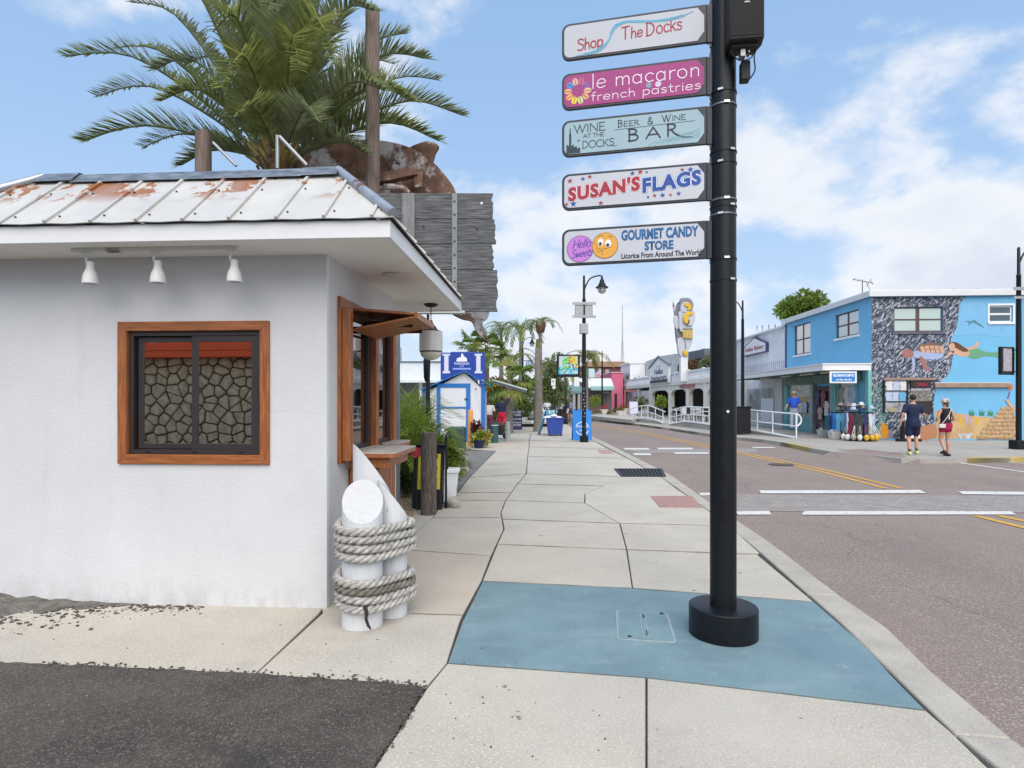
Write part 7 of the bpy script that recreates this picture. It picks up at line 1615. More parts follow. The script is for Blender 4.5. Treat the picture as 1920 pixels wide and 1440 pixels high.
wave_piece(bandp(.0, z1w, zt_)); wave_piece([(.0, z0w),(a0w, z0w),(a0w, z1w),(.0, z1w)]); wave_piece(bandp(a1w, z0w, z1w)); wave_piece(bandp(.0, fz(822), z0w))
LB = paint('mural_light_blue', (.20,.45,.66), .6)
mur('painted_surface_light', [(1800,580),(1803,565),(1830,566),(1850,572),(1853,608),(1900,610),(1900,632),(1860,630),(1830,627),(1790,628),(1795,610)], paint('mural_pale_blue', (.18,.43,.67)), .004)
mur('painted_dolphin', [(1809,602),(1819,602),(1828,600),(1832,604),(1839,608),(1846,616),(1838,612),(1830,608),(1822,606),(1815,612),(1816,606)], paint('mural_steel', (.08,.22,.30)), .005)
SKN = paint('mural_skin', (.58,.36,.26)); GRN = paint('mural_tail_green', (.12,.32,.19)); HAIR_ = paint('mural_hair', (.12,.05,.025)); SHL = paint('mural_shell', (.55,.34,.24)); SHD = paint('mural_shell_line', (.20,.10,.07)); LAV = paint('mural_lavender', (.34,.40,.62)); REDB = paint('mural_rust', (.34,.14,.13))
mur('painted_tail', [(1815,654),(1830,653),(1850,660),(1866,660),(1885,656),(1900,650),(1902,680),(1885,678),(1868,670),(1846,668),(1828,673),(1814,668)], GRN, .006)
mur('painted_body', [(1772,670),(1780,660),(1788,650),(1796,654),(1808,658),(1818,660),(1815,668),(1800,668),(1788,664),(1780,667),(1775,672)], SKN, .006); mur('painted_arm', [(1796,656),(1810,652),(1822,650),(1828,646),(1831,640),(1835,644),(1832,652),(1820,656),(1806,660)], SKN, .007)
mur('painted_hair', [(1778,645),(1786,641),(1796,643),(1806,650),(1816,657),(1808,660),(1798,656),(1790,652),(1788,662),(1782,658),(1784,648)], HAIR_, .008); mur('painted_head', [(1780,646),(1786,643),(1790,648),(1788,657),(1782,658),(1779,652)], SKN, .009)
mur('turtle_belly', [(1712,659),(1730,658),(1752,662),(1768,661),(1766,671),(1748,674),(1726,672),(1710,668)], LAV, .006); mur('turtle_shell', [(1720,652),(1730,645),(1746,643),(1762,646),(1770,656),(1764,662),(1742,661),(1724,659)], SHD, .007)
for r_ in range(2):
    for c_ in range(5):
        x = 1725+c_*9+r_*2; y = 648+r_*7.5+(c_-2)**2*.35*(1-r_)
        mur('shell_plate', [(x,y),(x+7.4,y-.4),(x+8,y+6),(x+.6,y+6)], SHL, .008, sm=0)
mur('turtle_head', [(1691,661),(1696,655),(1704,655),(1712,660),(1712,668),(1702,671),(1694,669)], REDB, .007); mur('turtle_flipper', [(1724,668),(1732,672),(1738,684),(1743,694),(1735,694),(1728,684)], REDB, .008); mur('painted_fish', [(1709,670),(1715,674),(1715,690),(1709,702),(1711,686)], LAV, .006)
for x0_ in (1636, 1646, 1654):
    pts = catmull([(fa(x0_+dx), fz(y), 0) for dx, y in ((4,822),(0,800),(6,782),(-2,765),(5,748),(1,733),(6,722))], 5); mb = MB(FM); mb.ribbon([(p.x, p.y) for p in pts], .055, .004, .006); mb.build('painted_seaweed', paint('mural_weed', (.09,.26,.20)), BB, smooth=False)
SAND = mat('mural_sand', (.50,.30,.13), .8, var=.15, scale=2, col2=(.58,.42,.22)); 
mur('painted_sand', [(1748,823),(1755,800),(1752,771),(1790,774),(1830,780),(1860,783),(1903,781),(1903,823)], SAND, .005, sm=0); mur('painted_clay', [(1700,823),(1705,806),(1720,803),(1745,795),(1756,802),(1752,823)], paint('mural_clay', (.42,.19,.10)), .006, sm=3)
mur('painted_anemone', [(1653,820),(1651,803),(1654,793),(1661,796),(1666,808),(1662,820)], paint('mural_orange', (.60,.26,.02)), .008); mur('painted_stone', [(1645,823),(1650,806),(1668,806),(1674,815),(1668,823)], paint('mural_mauve', (.28,.22,.26)), .007)
for x, y, w_, h_, m_ in ((1802,790,5,9,'y'),(1812,785,4,10,'l'),(1819,789,3,7,'l'),(1832,790,5,8,'y'),(1815,817,9,6,'b'),(1801,817,6,5,'b')):
    mur('painted_coral', [(x-w_,y-h_),(x,y-h_*.5),(x+w_,y-h_),(x+w_*.6,y),(x+w_*.2,y+h_),(x-w_*.2,y+h_),(x-w_*.6,y)], paint('mural_yellow', (.60,.36,.03)) if m_ == 'y' else (paint('mural_lilac', (.40,.34,.50)) if m_ == 'l' else paint('mural_ice', (.42,.50,.58))), .007, sm=3)
for x in (1822,1841,1857,1880): mur('painted_weed_tuft', [(x-5,779),(x-5,769),(x-1,775),(x,766),(x+2,775),(x+5,770),(x+4,780)], paint('mural_tuft', (.05,.20,.08)), .008, sm=0)
SPG = mat('mural_sponge', (.42,.26,.13), .85, var=.3, scale=9, col2=(.55,.38,.22), bump=.4, bscale=20); SPD = paint('mural_sponge_shadow', (.20,.11,.05)); rs2 = random.Random(12)
row_y = 819; rown = 0
while row_y > 762:
    x = 1835+rown*6.4+rs2.uniform(0,3)
    while x < 1903:
        r_ = rs2.uniform(4.2, 5.6); rr_ = r_*C2.y/FPX
        mb = MB(FM); cx_, cz_ = fa(x), fz(row_y, fa(x)); mb.add([(cx_+rr_*1.12*math.cos(t), cz_-.012+rr_*1.12*math.sin(t), .0085+.0003*(rown % 3)) for t in [2*math.pi*k/14 for k in range(14)]], [tuple(range(14))]); mb.build('sponge_outline', SPD, BB, smooth=False)
        mb = MB(FM); vs = [(cx_, cz_+rr_*.2, .012+rr_*.30)]+[(cx_+rr_*math.cos(t)*q, cz_+rr_*math.sin(t)*q, .0095+rr_*.30*(1-q*q)) for q in (.5,1) for t in [2*math.pi*k/12 for k in range(12)]]
        mb.add(vs, [(0,1+k,1+(k+1)%12) for k in range(12)]+[(1+k,13+k,13+(k+1)%12,1+(k+1)%12) for k in range(12)]); mb.build('sponge', SPG, BB, ang=80); x += r_*1.75
    row_y -= 7.4; rown += 1
mur('painted_arm', [(1900,776),(1894,764),(1888,756),(1884,750),(1888,748),(1894,755),(1903,766)], SKN, .03, sm=0)
mb = MB(FM); mb.ribbon([(fa(1888),fz(752)),(fa(1893),fz(735))], .05, .004, .007); mb.build('painted_handle', paint('mural_purple', (.14,.08,.16)), BB); mur('painted_lamp', [(1888,722),(1893,720),(1898,722),(1899,728),(1895,732),(1890,731),(1887,727)], paint('mural_coral_lamp', (.55,.16,.08)), .008)
# pipe ledge along the wall
mb = bmb(); mb.bb((fa(1750),-.14,fz(727)),(fa(1892),-.011,fz(719.5))); mb.build('ledge', mat('ledge_brown', (.30,.21,.16), .7, var=.2), BB, bevel=.02)
mb = bmb(); mb.bb((fa(1750),-.10,fz(719)),(fa(1892),-.012,fz(717))); mb.build('ledge_cap', paint('ledge_grey', (.5,.5,.5)), BB)
# display window block at street level on the front face
DX0, DX1 = fa(1656), fa(1751); DISP = mat('display_stuff', (.25,.27,.30), .6, var=.7, scale=3.5, detail=9, col2=(.60,.62,.65), spk=[(4,.56,(.10,.12,.13),.8),(5,.60,(.35,.28,.20),.6)])
mb = bmb(); mb.bb((DX0-.02,-.10,fz(713)),(DX1+.03,-.004,fz(708.5))); hd = mb.build('display_header', mat('header_tan', (.28,.20,.17), .7), BB)
mb = bmb(); mb.bb((DX0,-.05,fz(773)),(fa(1699),-.02,fz(713.5))); dsp = mb.build('display_window', DISP, BB, smooth=False)
for x in (1656,1699): mb = bmb(); mb.bb((fa(x)-.03,-.09,fz(773)),(fa(x)+.03,-.051 if x == 1 else -.02,fz(713.5))); mb.build('display_frame', BLACKP2, dsp)
for y in (733,753): mb = bmb(); mb.bb((DX0+.04,-.08,fz(y+.7)),(fa(1698),-.051,fz(y-.7))); mb.build('display_shelf', BLACKP2, dsp)
PALC = [paint('cloth_white', (.62,.62,.60)), paint('cloth_ice', (.42,.50,.66)), paint('cloth_blue', (.03,.18,.52)), paint('cloth_navy', (.02,.03,.09)), paint('cloth_khaki', (.34,.30,.20)), paint('cloth_sky', (.12,.38,.60)), paint('cloth_maroon', (.20,.02,.05)), paint('cloth_magenta', (.36,.05,.22)), paint('cloth_teal', (.02,.25,.34)), paint('cloth_pink', (.50,.33,.32)), paint('cloth_yellow', (.60,.36,.03)), paint('cloth_charcoal', (.05,.05,.055))]
def shirt(mb, x, z, w, h, d=.06, y=0.0):
    o = [(-.5,0),(.5,0),(.47,.55),(.62,.5),(.72,.68),(.42,.95),(.15,1),(0,.94),(-.15,1),(-.42,.95),(-.72,.68),(-.62,.5),(-.47,.55)]
    mb.poly([(x+a*w, z+b*h) for a, b in o], y, y+d)
mb = MB(FM)
for k, (x, y, ci) in enumerate(((1664,732,0),(1676,732,1),(1690,732,0),(1663,752,1),(1675,752,1),(1688,752,5))):
    mb = MB(FM); shirt(mb, fa(x+2), fz(y), .24, .36, .02, .056); mb.build('shirt', PALC[ci], dsp)
mb = MB(FM); mb.disc(fa(1671), fz(768), .18, .10, .056, .09, 16); mb.build('straw_hat', PALC[4], dsp)
OPN = mat('open_sign_window', (.03,.02,.025), .4)
mb = bmb(); mb.bb((fa(1706),-.07,fz(727)),(fa(1744),-.02,fz(713.5))); sg = mb.build('neon_window', OPN, BB)
lettering('OPEN', FM, fa(1716), fa(1736), fz(724), fz(718), paint('neon_red_off', (.35,.03,.05)), sg, lift=.074, offset=.02)
lettering('BATHING SUITS', FM, fa(1708), fa(1743), fz(732), fz(728), WHITE_TRIM, sg, lift=.03, offset=.03)
for k in range(9): mb = bmb(); mb.bb((fa(1706),-.045,fz(752-k*2.3)),(fa(1744),-.02,fz(750.6-k*2.3))); mb.build('stone_course', mat('speckled_stone', (.22,.23,.21), .8, var=.6, scale=14, col2=(.50,.48,.42)), BB)
mb = bmb(); mb.bb((fa(1718),-.06,fz(775)),(fa(1747),-.02,fz(753))); mb.build('dark_display', OPN, BB)
# price board leaning there
PBx = BM @ Vector((fa(1690), -.75, 0)); PB = thing('price_board', 'white sandwich board with a large price of five dollars ninety nine at the mural wall', 'sign', PBx, -TB); M = W[PB.name]
w_ = .58; h_ = 1.0+.15; mb = MB(M); mb.bb((-w_/2,-.0,.12),(w_/2,.03,h_)); mb.build('board', WHITE_TRIM, PB, bevel=.01)
mb = MB(M); mb.bb((-w_/2-.14,-.02,0),(-w_/2-.02,.1,.8)); mb.bb((-w_/2-.30,-.1,0),(w_/2,.14,.10)); mb.build('stand', BLACKP, PB, bevel=.01)
SM = M @ Matrix(((1,0,0,0),(0,0,-1,0),(0,1,0,0),(0,0,0,1)))
lettering('5', SM, -.08, .04, .86, 1.06, BLACKP2, PB, lift=.004, offset=.04); lettering('$', SM, -.20, -.13, .95, 1.06, BLACKP2, PB, lift=.004, offset=.02); lettering('99', SM, .07, .19, .97, 1.06, BLACKP2, PB, lift=.004, offset=.02); lettering('COUNT', SM, -.2, .2, .72, .79, paint('board_teal', (.05,.15,.20)), PB, lift=.004); lettering('SALE', SM, -.18, .18, .24, .34, BLACKP2, PB, lift=.004, offset=.02)
# ---------------------------------------------------------------- gift shop awning and front (left face)
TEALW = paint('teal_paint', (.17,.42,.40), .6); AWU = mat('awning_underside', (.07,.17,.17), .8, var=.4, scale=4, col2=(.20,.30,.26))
AO = -1.95; AZ0, AZ1 = 2.86, 3.10
B1 = 12.6
aw_ = thing('shop_awning', 'long white edged flat awning over the gift shop and bakery front', 'awning', BM @ Vector((-1, 4, AZ0)), -TB)
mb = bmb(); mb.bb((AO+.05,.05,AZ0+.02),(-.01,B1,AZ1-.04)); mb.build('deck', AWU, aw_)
mb = bmb(); mb.bb((AO,0,AZ0),(AO+.05,B1+.05,AZ1)); mb.bb((AO+.05,0,AZ0),(-.01,.05,AZ1)); mb.build('fascia', WHITE_TRIM, aw_, bevel=.006)
mb = bmb(); mb.bb((AO-.03,-.03,AZ1+.001),(-.01,B1+.08,AZ1+.05)); mb.build('drip_edge', WHITE_TRIM, aw_)
for k in range(26): mb = bmb(); b_ = .3+k*.47; mb.lathe([(.003,-.09),(.022,-.07),(.022,-.04),(.01,-.02)], (AO+.16,b_,AZ0+.0), 8); mb.build('string_bulb', BLACKP2 if k % 3 else GR[7], aw_)
for a_, b0, b1 in ((-1.0,1.0,2.2),(-1.0,3.0,4.4),(-1.0,5.5,6.7),(-1,8.4,9.6)): mb = bmb(); mb.bb((a_-.06,b0,AZ0-.05),(a_+.06,b1,AZ0+.019)); mb.build('tube_light', paint('tube_light', (.75,.72,.55)), aw_)
mb = bmb(); mb.bb((-.14,-.02,0),(.02-.025,.22,AZ0)); mb.build('corner_pillar', TEALW, BB, bevel=.01)
def lbox(nm, m, p0, p1, y0, y1, a0, a1, par=None, bev=.004):   # on left face: px p0..p1 , heights from y at those b
    b0, b1 = sorted((lb(p0), lb(p1))); bm_ = (b0+b1)/2; mb = bmb(); mb.bb((a0, b0, lz(y0, bm_) if isinstance(y0, float) and y0 > 20 else y0), (a1, b1, lz(y1, bm_) if isinstance(y1, float) and y1 > 20 else y1)); return mb.build(nm, m, par or BB, bevel=bev)
VINE = mat('leafy_garland', (.10,.16,.12), .8, var=.6, scale=7, col2=(.34,.38,.30))
lbox('shop_header', mat('green_header', (.09,.22,.18), .7, var=.4, scale=5, col2=(.26,.36,.30)), 1476.0, 1617, 2.42, 2.84, -.10, -.004)
SHOPG = mat('shop_interior_glass', (.14,.16,.16), .2, var=.7, scale=2.6, detail=9, col2=(.42,.44,.42), spec=1.0, spk=[(5,.56,(.60,.60,.58),.8),(4,.60,(.40,.30,.18),.7),(6,.62,(.06,.08,.09),.8)])
for (p0, p1) in ((1482,1522),(1577,1606)): 
    sw_ = lbox('shop_window', SHOPG, p0, p1, .75, 2.42, -.05, -.006); lbox('window_frame', TEALW, p0-3, p0, .0, 2.42, -.12, -.004, sw_); lbox('window_frame', TEALW, p1, p1+3, .0, 2.42, -.12, -.004, sw_)
lbox('stall_riser', TEALW, 1482, 1522, 0.0, .75, -.09, -.004)
lbox('stall_riser', TEALW, 1577, 1606, 0.0, .75, -.09, -.004)
dr_ = lbox('shop_door', mat('shop_doorway', (.04,.03,.035), .6, var=.6, scale=3, col2=(.20,.12,.12), spk=[(5,.6,(.4,.4,.42),.7)]), 1531, 1562, 0.0, 2.3, -.04, -.005); lbox('door_frame', GRYB, 1525, 1531, 0.0, 2.42, -.2, -.004, dr_); lbox('door_frame', GRYB, 1562, 1566, 0.0, 2.42, -.16, -.004, dr_)
lbox('teal_pillar', TEALW, 1566, 1573, 0.0, 2.42, -.15, -.004); lbox('teal_pillar', TEALW, 1475, 1481, 0.0, 2.42, -.15, -.004)
lbox('yellow_shop_card', paint('card_yellow', (.55,.38,.03)), 1499, 1517, 1.52, 1.78, -.07, -.055)
for (px, z, w, h, ci) in ((1603,1.0,.42,1.25,1),(1594,1.05,.40,1.2,0),(1584,1.5,.36,.7,4),(1514,1.0,.40,.55,1),(1507,1.0,.40,.55,0),(1490,1.2,.36,.6,11),(1555,.9,.40,.7,0),(1549,1.3,.40,.8,6),(1538,1.4,.40,.7,3),(1543,.7,.4,.6,9)):
    mb = MB(BM @ Matrix(((0,0,-1,0),(-1,0,0,0),(0,1,0,0),(0,0,0,1)))); shirt(mb, -lb(px), z, w, h, .03, .12); mb.build('hanging_garment', PALC[ci], BB, bevel=.008)
# shop sign hanging at awning edge
o = BM @ Vector((-.95, -.02, 0)); SY_ = o.y
g0, g1 = xat(1554.5,SY_), xat(1605,SY_); GS = thing('shop_sign', 'white framed bright blue gift shop sign hanging from the awning', 'sign', ((g0+g1)/2, SY_, zat(718,SY_)), -0.03)
mb = MB(); mb.bb((g0,SY_-.06,zat(718.5,SY_)),(g1,SY_-.01,zat(696.5,SY_))); mb.build('frame', WHITE_TRIM, GS, bevel=.006)
mb = MB(); mb.bb((xat(1558,SY_),SY_-.066,zat(715.5,SY_)),(xat(1601.5,SY_),SY_-.061,zat(699.5,SY_))); mb.build('panel', paint('sign_mid_blue', (.02,.20,.55)), GS)
Mg = frame((0,SY_-.067,0),(1,0,0),(0,0,1)); lettering("GLORIA'S GIFTS", Mg, xat(1560,SY_), xat(1599.5,SY_), zat(706.5,SY_), zat(701.5,SY_), WHITE_TRIM, GS, lift=.003, offset=.06); lettering("at the docks", Mg, xat(1566,SY_), xat(1595,SY_), zat(713.5,SY_), zat(709.8,SY_), WHITE_TRIM, GS, lift=.003, offset=.03)
for x in (g0+.15, g1-.15): mb = MB(); mb.tube([(x,SY_-.03,zat(696.5,SY_)),(x,SY_-.03,AZ0+.01)], .008, 5); mb.build('hanger', BLACKP2, GS)
# merchandise in front of the shop
rm = random.Random(44)
def garment_rack(label, px, base, W_, H_, cols, n, seed, hats=True, bags=False):
    q = G(px, base); T = thing('merchandise_rack', label, 'clothes rack', (q.x, q.y, 0), 0, 'racks of goods outside the gift shop'); r_ = random.Random(seed); M = W[T.name]
    mb = MB(M); mb.tube([(0,0,.05),(0,0,H_)], .02, 8); mb.lathe([(W_*.5,.02),(W_*.5,.05)], (0,0,0), 16); mb.lathe([(W_*.48,H_-.33),(W_*.5,H_-.315),(W_*.48,H_-.30)], (0,0,0), 18, cap=False); mb.build('stand', BLACKP2, T)
    for k in range(n):
        a = 2*math.pi*k/n; x, y = W_*.46*math.cos(a), W_*.46*math.sin(a)*.8; mb = MB(M @ Matrix.Translation((x, y, 0)) @ Matrix.Rotation(a+R(90)+r_.uniform(-.3,.3), 4, 'Z') @ Matrix.Rotation(R(90), 4, 'X'))
        shirt(mb, 0, r_.uniform(.18,.34), .17, H_-.62, .07, -.035); mb.build('garment', PALC[r_.choice(cols)], T, bevel=.01)
    if hats:
        for k in range(9):
            a = r_.uniform(0, 6.28); rr = r_.uniform(0, W_*.42); z = H_-.28+r_.uniform(0,.28); mb = MB(M); mb.lathe([(.17,0),(.175,.012),(.09,.02),(.085,.09),(.05,.115),(.001,.12)], (rr*math.cos(a), rr*math.sin(a), z), 14, cap=False); mb.build('hat', PALC[r_.choice([0,4,9,11,3,1])], T)
    if bags:
        for k in range(10):
            a = -math.pi+math.pi*k/9; x, y = W_*.60*math.cos(a), W_*.60*math.sin(a); mb = MB(M); mb.blob((x,y,.16), (.10,.08,.13), k, .15, 2); b_ = mb.build('bag', PALC[r_.choice([10,10,4,0,9])], T)
            mb = MB(M); mb.tube(catmull([Vector((x-.05,y,.25)), Vector((x*.8,y*.8,.62)), Vector((x+.05,y,.25))], 4), .012, 5); mb.build('strap', PALC[r_.choice([0,4,6])], b_)
    return T
garment_rack('round rack of blue shirts with straw hats on top, left of the shop pillar', 1577, 822, .95, 1.42, [2,5,2,5,3], 14, 3)
garment_rack('big crowded rack of bags, scarves and caps at the shop corner', 1612, 826, 1.1, 1.45, [3,11,1,0,6,3,4], 16, 7, bags=True)
garment_rack('rack of striped bags and red caps against the teal corner pillar', 1625, 822, .6, 1.15, [6,4,0,11], 8, 9)
garment_rack('rack of pale scarves and towels between the door and the big crowded rack', 1594, 819, .8, 1.5, [1,0,9,1,5,0], 12, 21)
garment_rack('narrow rack of dark shirts and hats beside the shop door', 1562, 815, .6, 1.35, [3,11,2,8], 9, 23)
for (px, base, ci, lab) in ((1508,808,7,'magenta beach towel hanging left of the shop door'),(1536,812,8,'turquoise surf board shaped bag leaning by the shop door')):
    q = G(px, base); mb = MB(frame((q.x, q.y, 0), (1,0,0), (0,0,1))); 
    if ci == 7: mb.poly([(-.22,.25),(.22,.25),(.24,.9),(.2,1.45),(-.2,1.45),(-.25,.9)], 0, .06)
    else: mb.poly([(.28*math.cos(t), .78+.62*math.sin(t)) for t in [2*math.pi*k/20 for k in range(20)]], 0, .10)
    tag(mb.build('beach_towel' if ci == 7 else 'body_board', PALC[ci], bevel=.02), lab, 'beach goods')
BSK = mat('white_basket', (.58,.57,.54), .7, var=.2, scale=20)
for k, (px, base, lab) in enumerate(((1542,818,'left white basket of small goods on the shop walkway'),(1564,823,'right white basket of small goods under the blue shirts'))):
    q = G(px, base); T = thing('basket', lab, 'basket', (q.x, q.y, 0)); mb = MB(); hb, ht = .15, .19; mb.add([(q.x+a*hb,q.y+b*hb,0) for a, b in ((-1,-1),(1,-1),(1,1),(-1,1))]+[(q.x+a*ht,q.y+b*ht,.30) for a, b in ((-1,-1),(1,-1),(1,1),(-1,1))], [(3,2,1,0),(0,1,5,4),(1,2,6,5),(2,3,7,6),(3,0,4,7),(4,5,6,7)]); mb.build('body', BSK, T, bevel=.01)
    for j in range(5): mb = MB(); mb.blob((q.x+rm.uniform(-.12,.12), q.y+rm.uniform(-.1,.1), .33), .07, j, .3, 1); mb.build('goods', PALC[rm.choice([0,4,9,6,1])], T)
# ---------------------------------------------------------------- bakery (white, next to the blue building)
GRW = mat('off_white_mural_wall', (.66,.67,.71), .7, var=.1, scale=1.5, col2=(.76,.77,.80), bump=.1)
BK = thing('bakery_building', 'two storey grey white bakery with painted columns next to the blue building', 'building', BM @ Vector((0, BL, 0)), -TB)
b0, b1 = BL+.01, 17.3
mb = bmb(); mb.bb((.05,b0,0),(6,b1,RZ-.28)); mb.build('wall', GRW, BK, smooth=False)
mb = bmb(); mb.bb((-.06,b0,RZ-.28),(6,b1+.1,RZ-.17)); mb.build('roof_edge', paint('roof_edge_white', (.62,.64,.66)), BK)
mb = bmb(); mb.bb((-.02,BL-.22,3.2),(-.001,BL+.0,RZ-.18)); mb.build('navy_strip', paint('navy_strip', (.02,.05,.16)), BB)
LM = BM @ Matrix(((0,0,-1,0),(-1,0,0,0),(0,1,0,0),(0,0,0,1)))       # left face: x = -b, y up, z = out
PGY = paint('painted_column_grey', (.26,.30,.38)); PGY2 = paint('painted_light', (.60,.62,.68))
for k, px in enumerate((1466,1452,1440,1428,1418)):
    b_ = lb(px); mb = MB(LM); z0_ = lz(637, b_); mb.poly([(-b_-.10,z0_+.9),(-b_+.10,z0_+.9),(-b_+.04,z0_+.55),(-b_-.04,z0_+.55)], -.045, -.042); mb.build('painted_bracket', PGY, BK)
for k in range(22):
    b_ = lb(1468)+k*.30
    if b_ > 15.8: break
    mb = MB(LM); mb.poly([(-b_-.06,3.35),(-b_+.06,3.35),(-b_+.03,3.6),(-b_+.06,3.85),(-b_-.06,3.85),(-b_-.03,3.6)], -.045, -.042); mb.build('painted_baluster', PGY, BK)
mb = MB(LM); mb.rect(-16,3.88,-b0,3.95,-.046,-.043); mb.rect(-16,3.24,-b0,3.31,-.046,-.043); mb.build('painted_rail', PGY2, BK)
# bakery sign
bs0, bs1 = lb(1440), lb(1397.5); bc = (bs0+bs1)/2
BS = thing('bakery_sign', 'white house shaped bakery sign with red blackletter on the off white upper wall', 'sign', BM @ Vector((0, bc, 4.2)), -TB)
zz0, zz1, zz2 = lz(661,bs0)+.05, lz(645,bs0)+.1, lz(636,bc)
MBs = LM; mb = MB(MBs); mb.poly([(-bs1,zz0),(-bs0,zz0),(-bs0,zz1),(-bc,zz2+.15),(-bs1,zz1)], -.04, .12); mb.build('box', paint('sign_navy_edge', (.05,.05,.14)), BS, smooth=False)
mb = MB(MBs); mb.poly([(-bs1+.1,zz0+.06),(-bs0-.1,zz0+.06),(-bs0-.1,zz1-.04),(-bc,zz2+.05),(-bs1+.1,zz1-.04)], .121, .126); mb.build('face', WHITE_TRIM, BS, smooth=False)
lettering('Hellas Bakery', MBs, -bs1+.35, -bs0-.3, zz0+.16, zz0+.52, paint('blackletter_red', (.30,.02,.05)), BS, lift=.129, offset=.03)
# bakery shop front
pb = lbox('shop_window', mat('bakery_glass', (.20,.22,.22), .12, var=.6, scale=1.2, detail=8, col2=(.46,.50,.54), spec=1.0), 1401, 1452, .85, 2.35, .0, .045, BK)
for p0, p1 in ((1385,1401),(1456,1470)): lbox('column', paint('cream_column', (.55,.54,.52)), p0, p1, 0.0, AZ0, -.12, .045, BK)
lbox('riser', paint('cream_column', (.55,.54,.52)), 1401, 1452, 0.0, .85, -.04, .045, BK); lbox('menu_panel', WHITE_TRIM, 1430, 1453, .2, 1.75, -.10, -.045, BK)
# ---------------------------------------------------------------- hellas restaurant
A_ = Vector((15.85, 40.6, 0)); B_ = Vector((14.75, 80.5, 0)); dv = (B_-A_).normalized()
HR = thing('restaurant_building', 'long white Greek restaurant with balustrade roof terrace and arched porch', 'building', A_, 0)
HMx = Matrix.Identity(4); nx = Vector((-dv.y, dv.x, 0))
if nx.x > 0: nx = -nx
# local: x toward street (-), use axis a = away from street, b = along
aw_v = -nx
HMx = Matrix(((aw_v.x, dv.x, 0, A_.x), (aw_v.y, dv.y, 0, A_.y), (0, 0, 1, 0), (0, 0, 0, 1)))
def hmb(): return MB(HMx)
def hb(px): r = (px-CX)/FPX; return (A_.x-r*A_.y)/(r*dv.y-dv.x)
def hz(py, b): return CH+(A_.y+dv.y*b)*(HZ-py)/FPX
LH = (B_-A_).length; HW = paint('restaurant_white', (.70,.71,.74), .7, var=.08); HC = paint('restaurant_cream', (.68,.65,.59), .7, var=.08)
def hbox(nm, m, a0, a1, b0, b1, z0, z1, par=None, bev=0.0): mb = hmb(); mb.bb((a0, b0, z0), (a1, b1, z1)); return mb.build(nm, m, par or HR, bevel=bev)
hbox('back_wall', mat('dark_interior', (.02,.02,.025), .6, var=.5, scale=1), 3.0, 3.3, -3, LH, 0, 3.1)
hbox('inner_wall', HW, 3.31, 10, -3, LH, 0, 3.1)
FZ0, FZ1 = 3.05, 3.30
hbox('porch_roof', HW, 0, 3.0, -3.5, LH, FZ0, FZ1); hbox('fascia', HC, -.12, -.001, -3.5, LH, FZ0, FZ1+.05)
hbox('balustrade_base', HW, -.05, .12, -3.5, LH, FZ1+.051, FZ1+.18); hbox('balustrade_rail', HW, -.06, .14, -3.5, LH, 4.10, 4.24)
k = 0; b = -3.4
while b < LH:
    if k % 14 == 0: hbox('balustrade_post', HW, -.07, .15, b-.13, b+.13, FZ1+.05, 4.32)
    else:
        mb = hmb(); mb.lathe([(.045,0),(.07,.12),(.035,.3),(.06,.5),(.045,.62)], (.03,b,FZ1+.18), 6, cap=False); mb.build('baluster', HW, HR)
    b += .26; k += 1
def arch(b0, b1, m):
    # porch bay: two piers and a rounded spandrel
    w_ = .75; hbox('pier', m, -.05, .35, b0, b0+w_, 0, FZ0); hbox('pier_rib', m, -.10, -.051, b0+.25, b0+.5, 0, FZ0)
    c = []; x0, x1 = b0+w_, b1; zt_ = FZ0; zs = 2.0; zc = 2.62; n = 8; r = (x1-x0)*.30; rz = zc-zs
    pts = [(x0, zt_), (x0, zs)]+[(x0+r*(1-math.cos(t)), zs+rz*math.sin(t)) for t in [math.pi/2*k/n for k in range(1, n+1)]]+[(x1-r*(1-math.cos(t)), zs+rz*math.sin(t)) for t in [math.pi/2*(n-k)/n for k in range(n)]]+[(x1, zs), (x1, zt_)]
    N_ = len(pts); mb = hmb(); mb.add([(.0,p[0],p[1]) for p in pts]+[(.28,p[0],p[1]) for p in pts], [tuple(reversed(range(N_))), tuple(range(N_, 2*N_))]+[(i, (i+1) % N_, N_+(i+1) % N_, N_+i) for i in range(N_)])
    mb.build('arch', m, HR, smooth=False)
ab = [hb(x) for x in (1392,1365,1326,1292,1258,1222)]
for b0, b1 in zip(ab, ab[1:]): arch(b0, b1, HC if b0 > 4 else HW)
hbox('pier', HC, -.05, .35, ab[-1], ab[-1]+.9, 0, FZ0)
for px0, px1, m_ in ((1198,1219,0),(1172,1196,0)):
    b0, b1 = hb(px1), hb(px0); w_ = hbox('shop_window', mat('far_shop_glass', (.20,.26,.27), .2, var=.7, scale=.9, col2=(.55,.60,.62)), .1, .15, b0, b1, .6, 2.7); hbox('window_post', paint('pale_aqua', (.45,.60,.60)), -.02, .3, b0-.4, b0+.3, 0, FZ0, w_)
hbox('low_wall', HW, -.02, .25, hb(1219), LH, 0, .6); hbox('end_post', paint('pale_aqua', (.45,.60,.60)), -.05, .35, LH-1.2, LH, 0, FZ0)
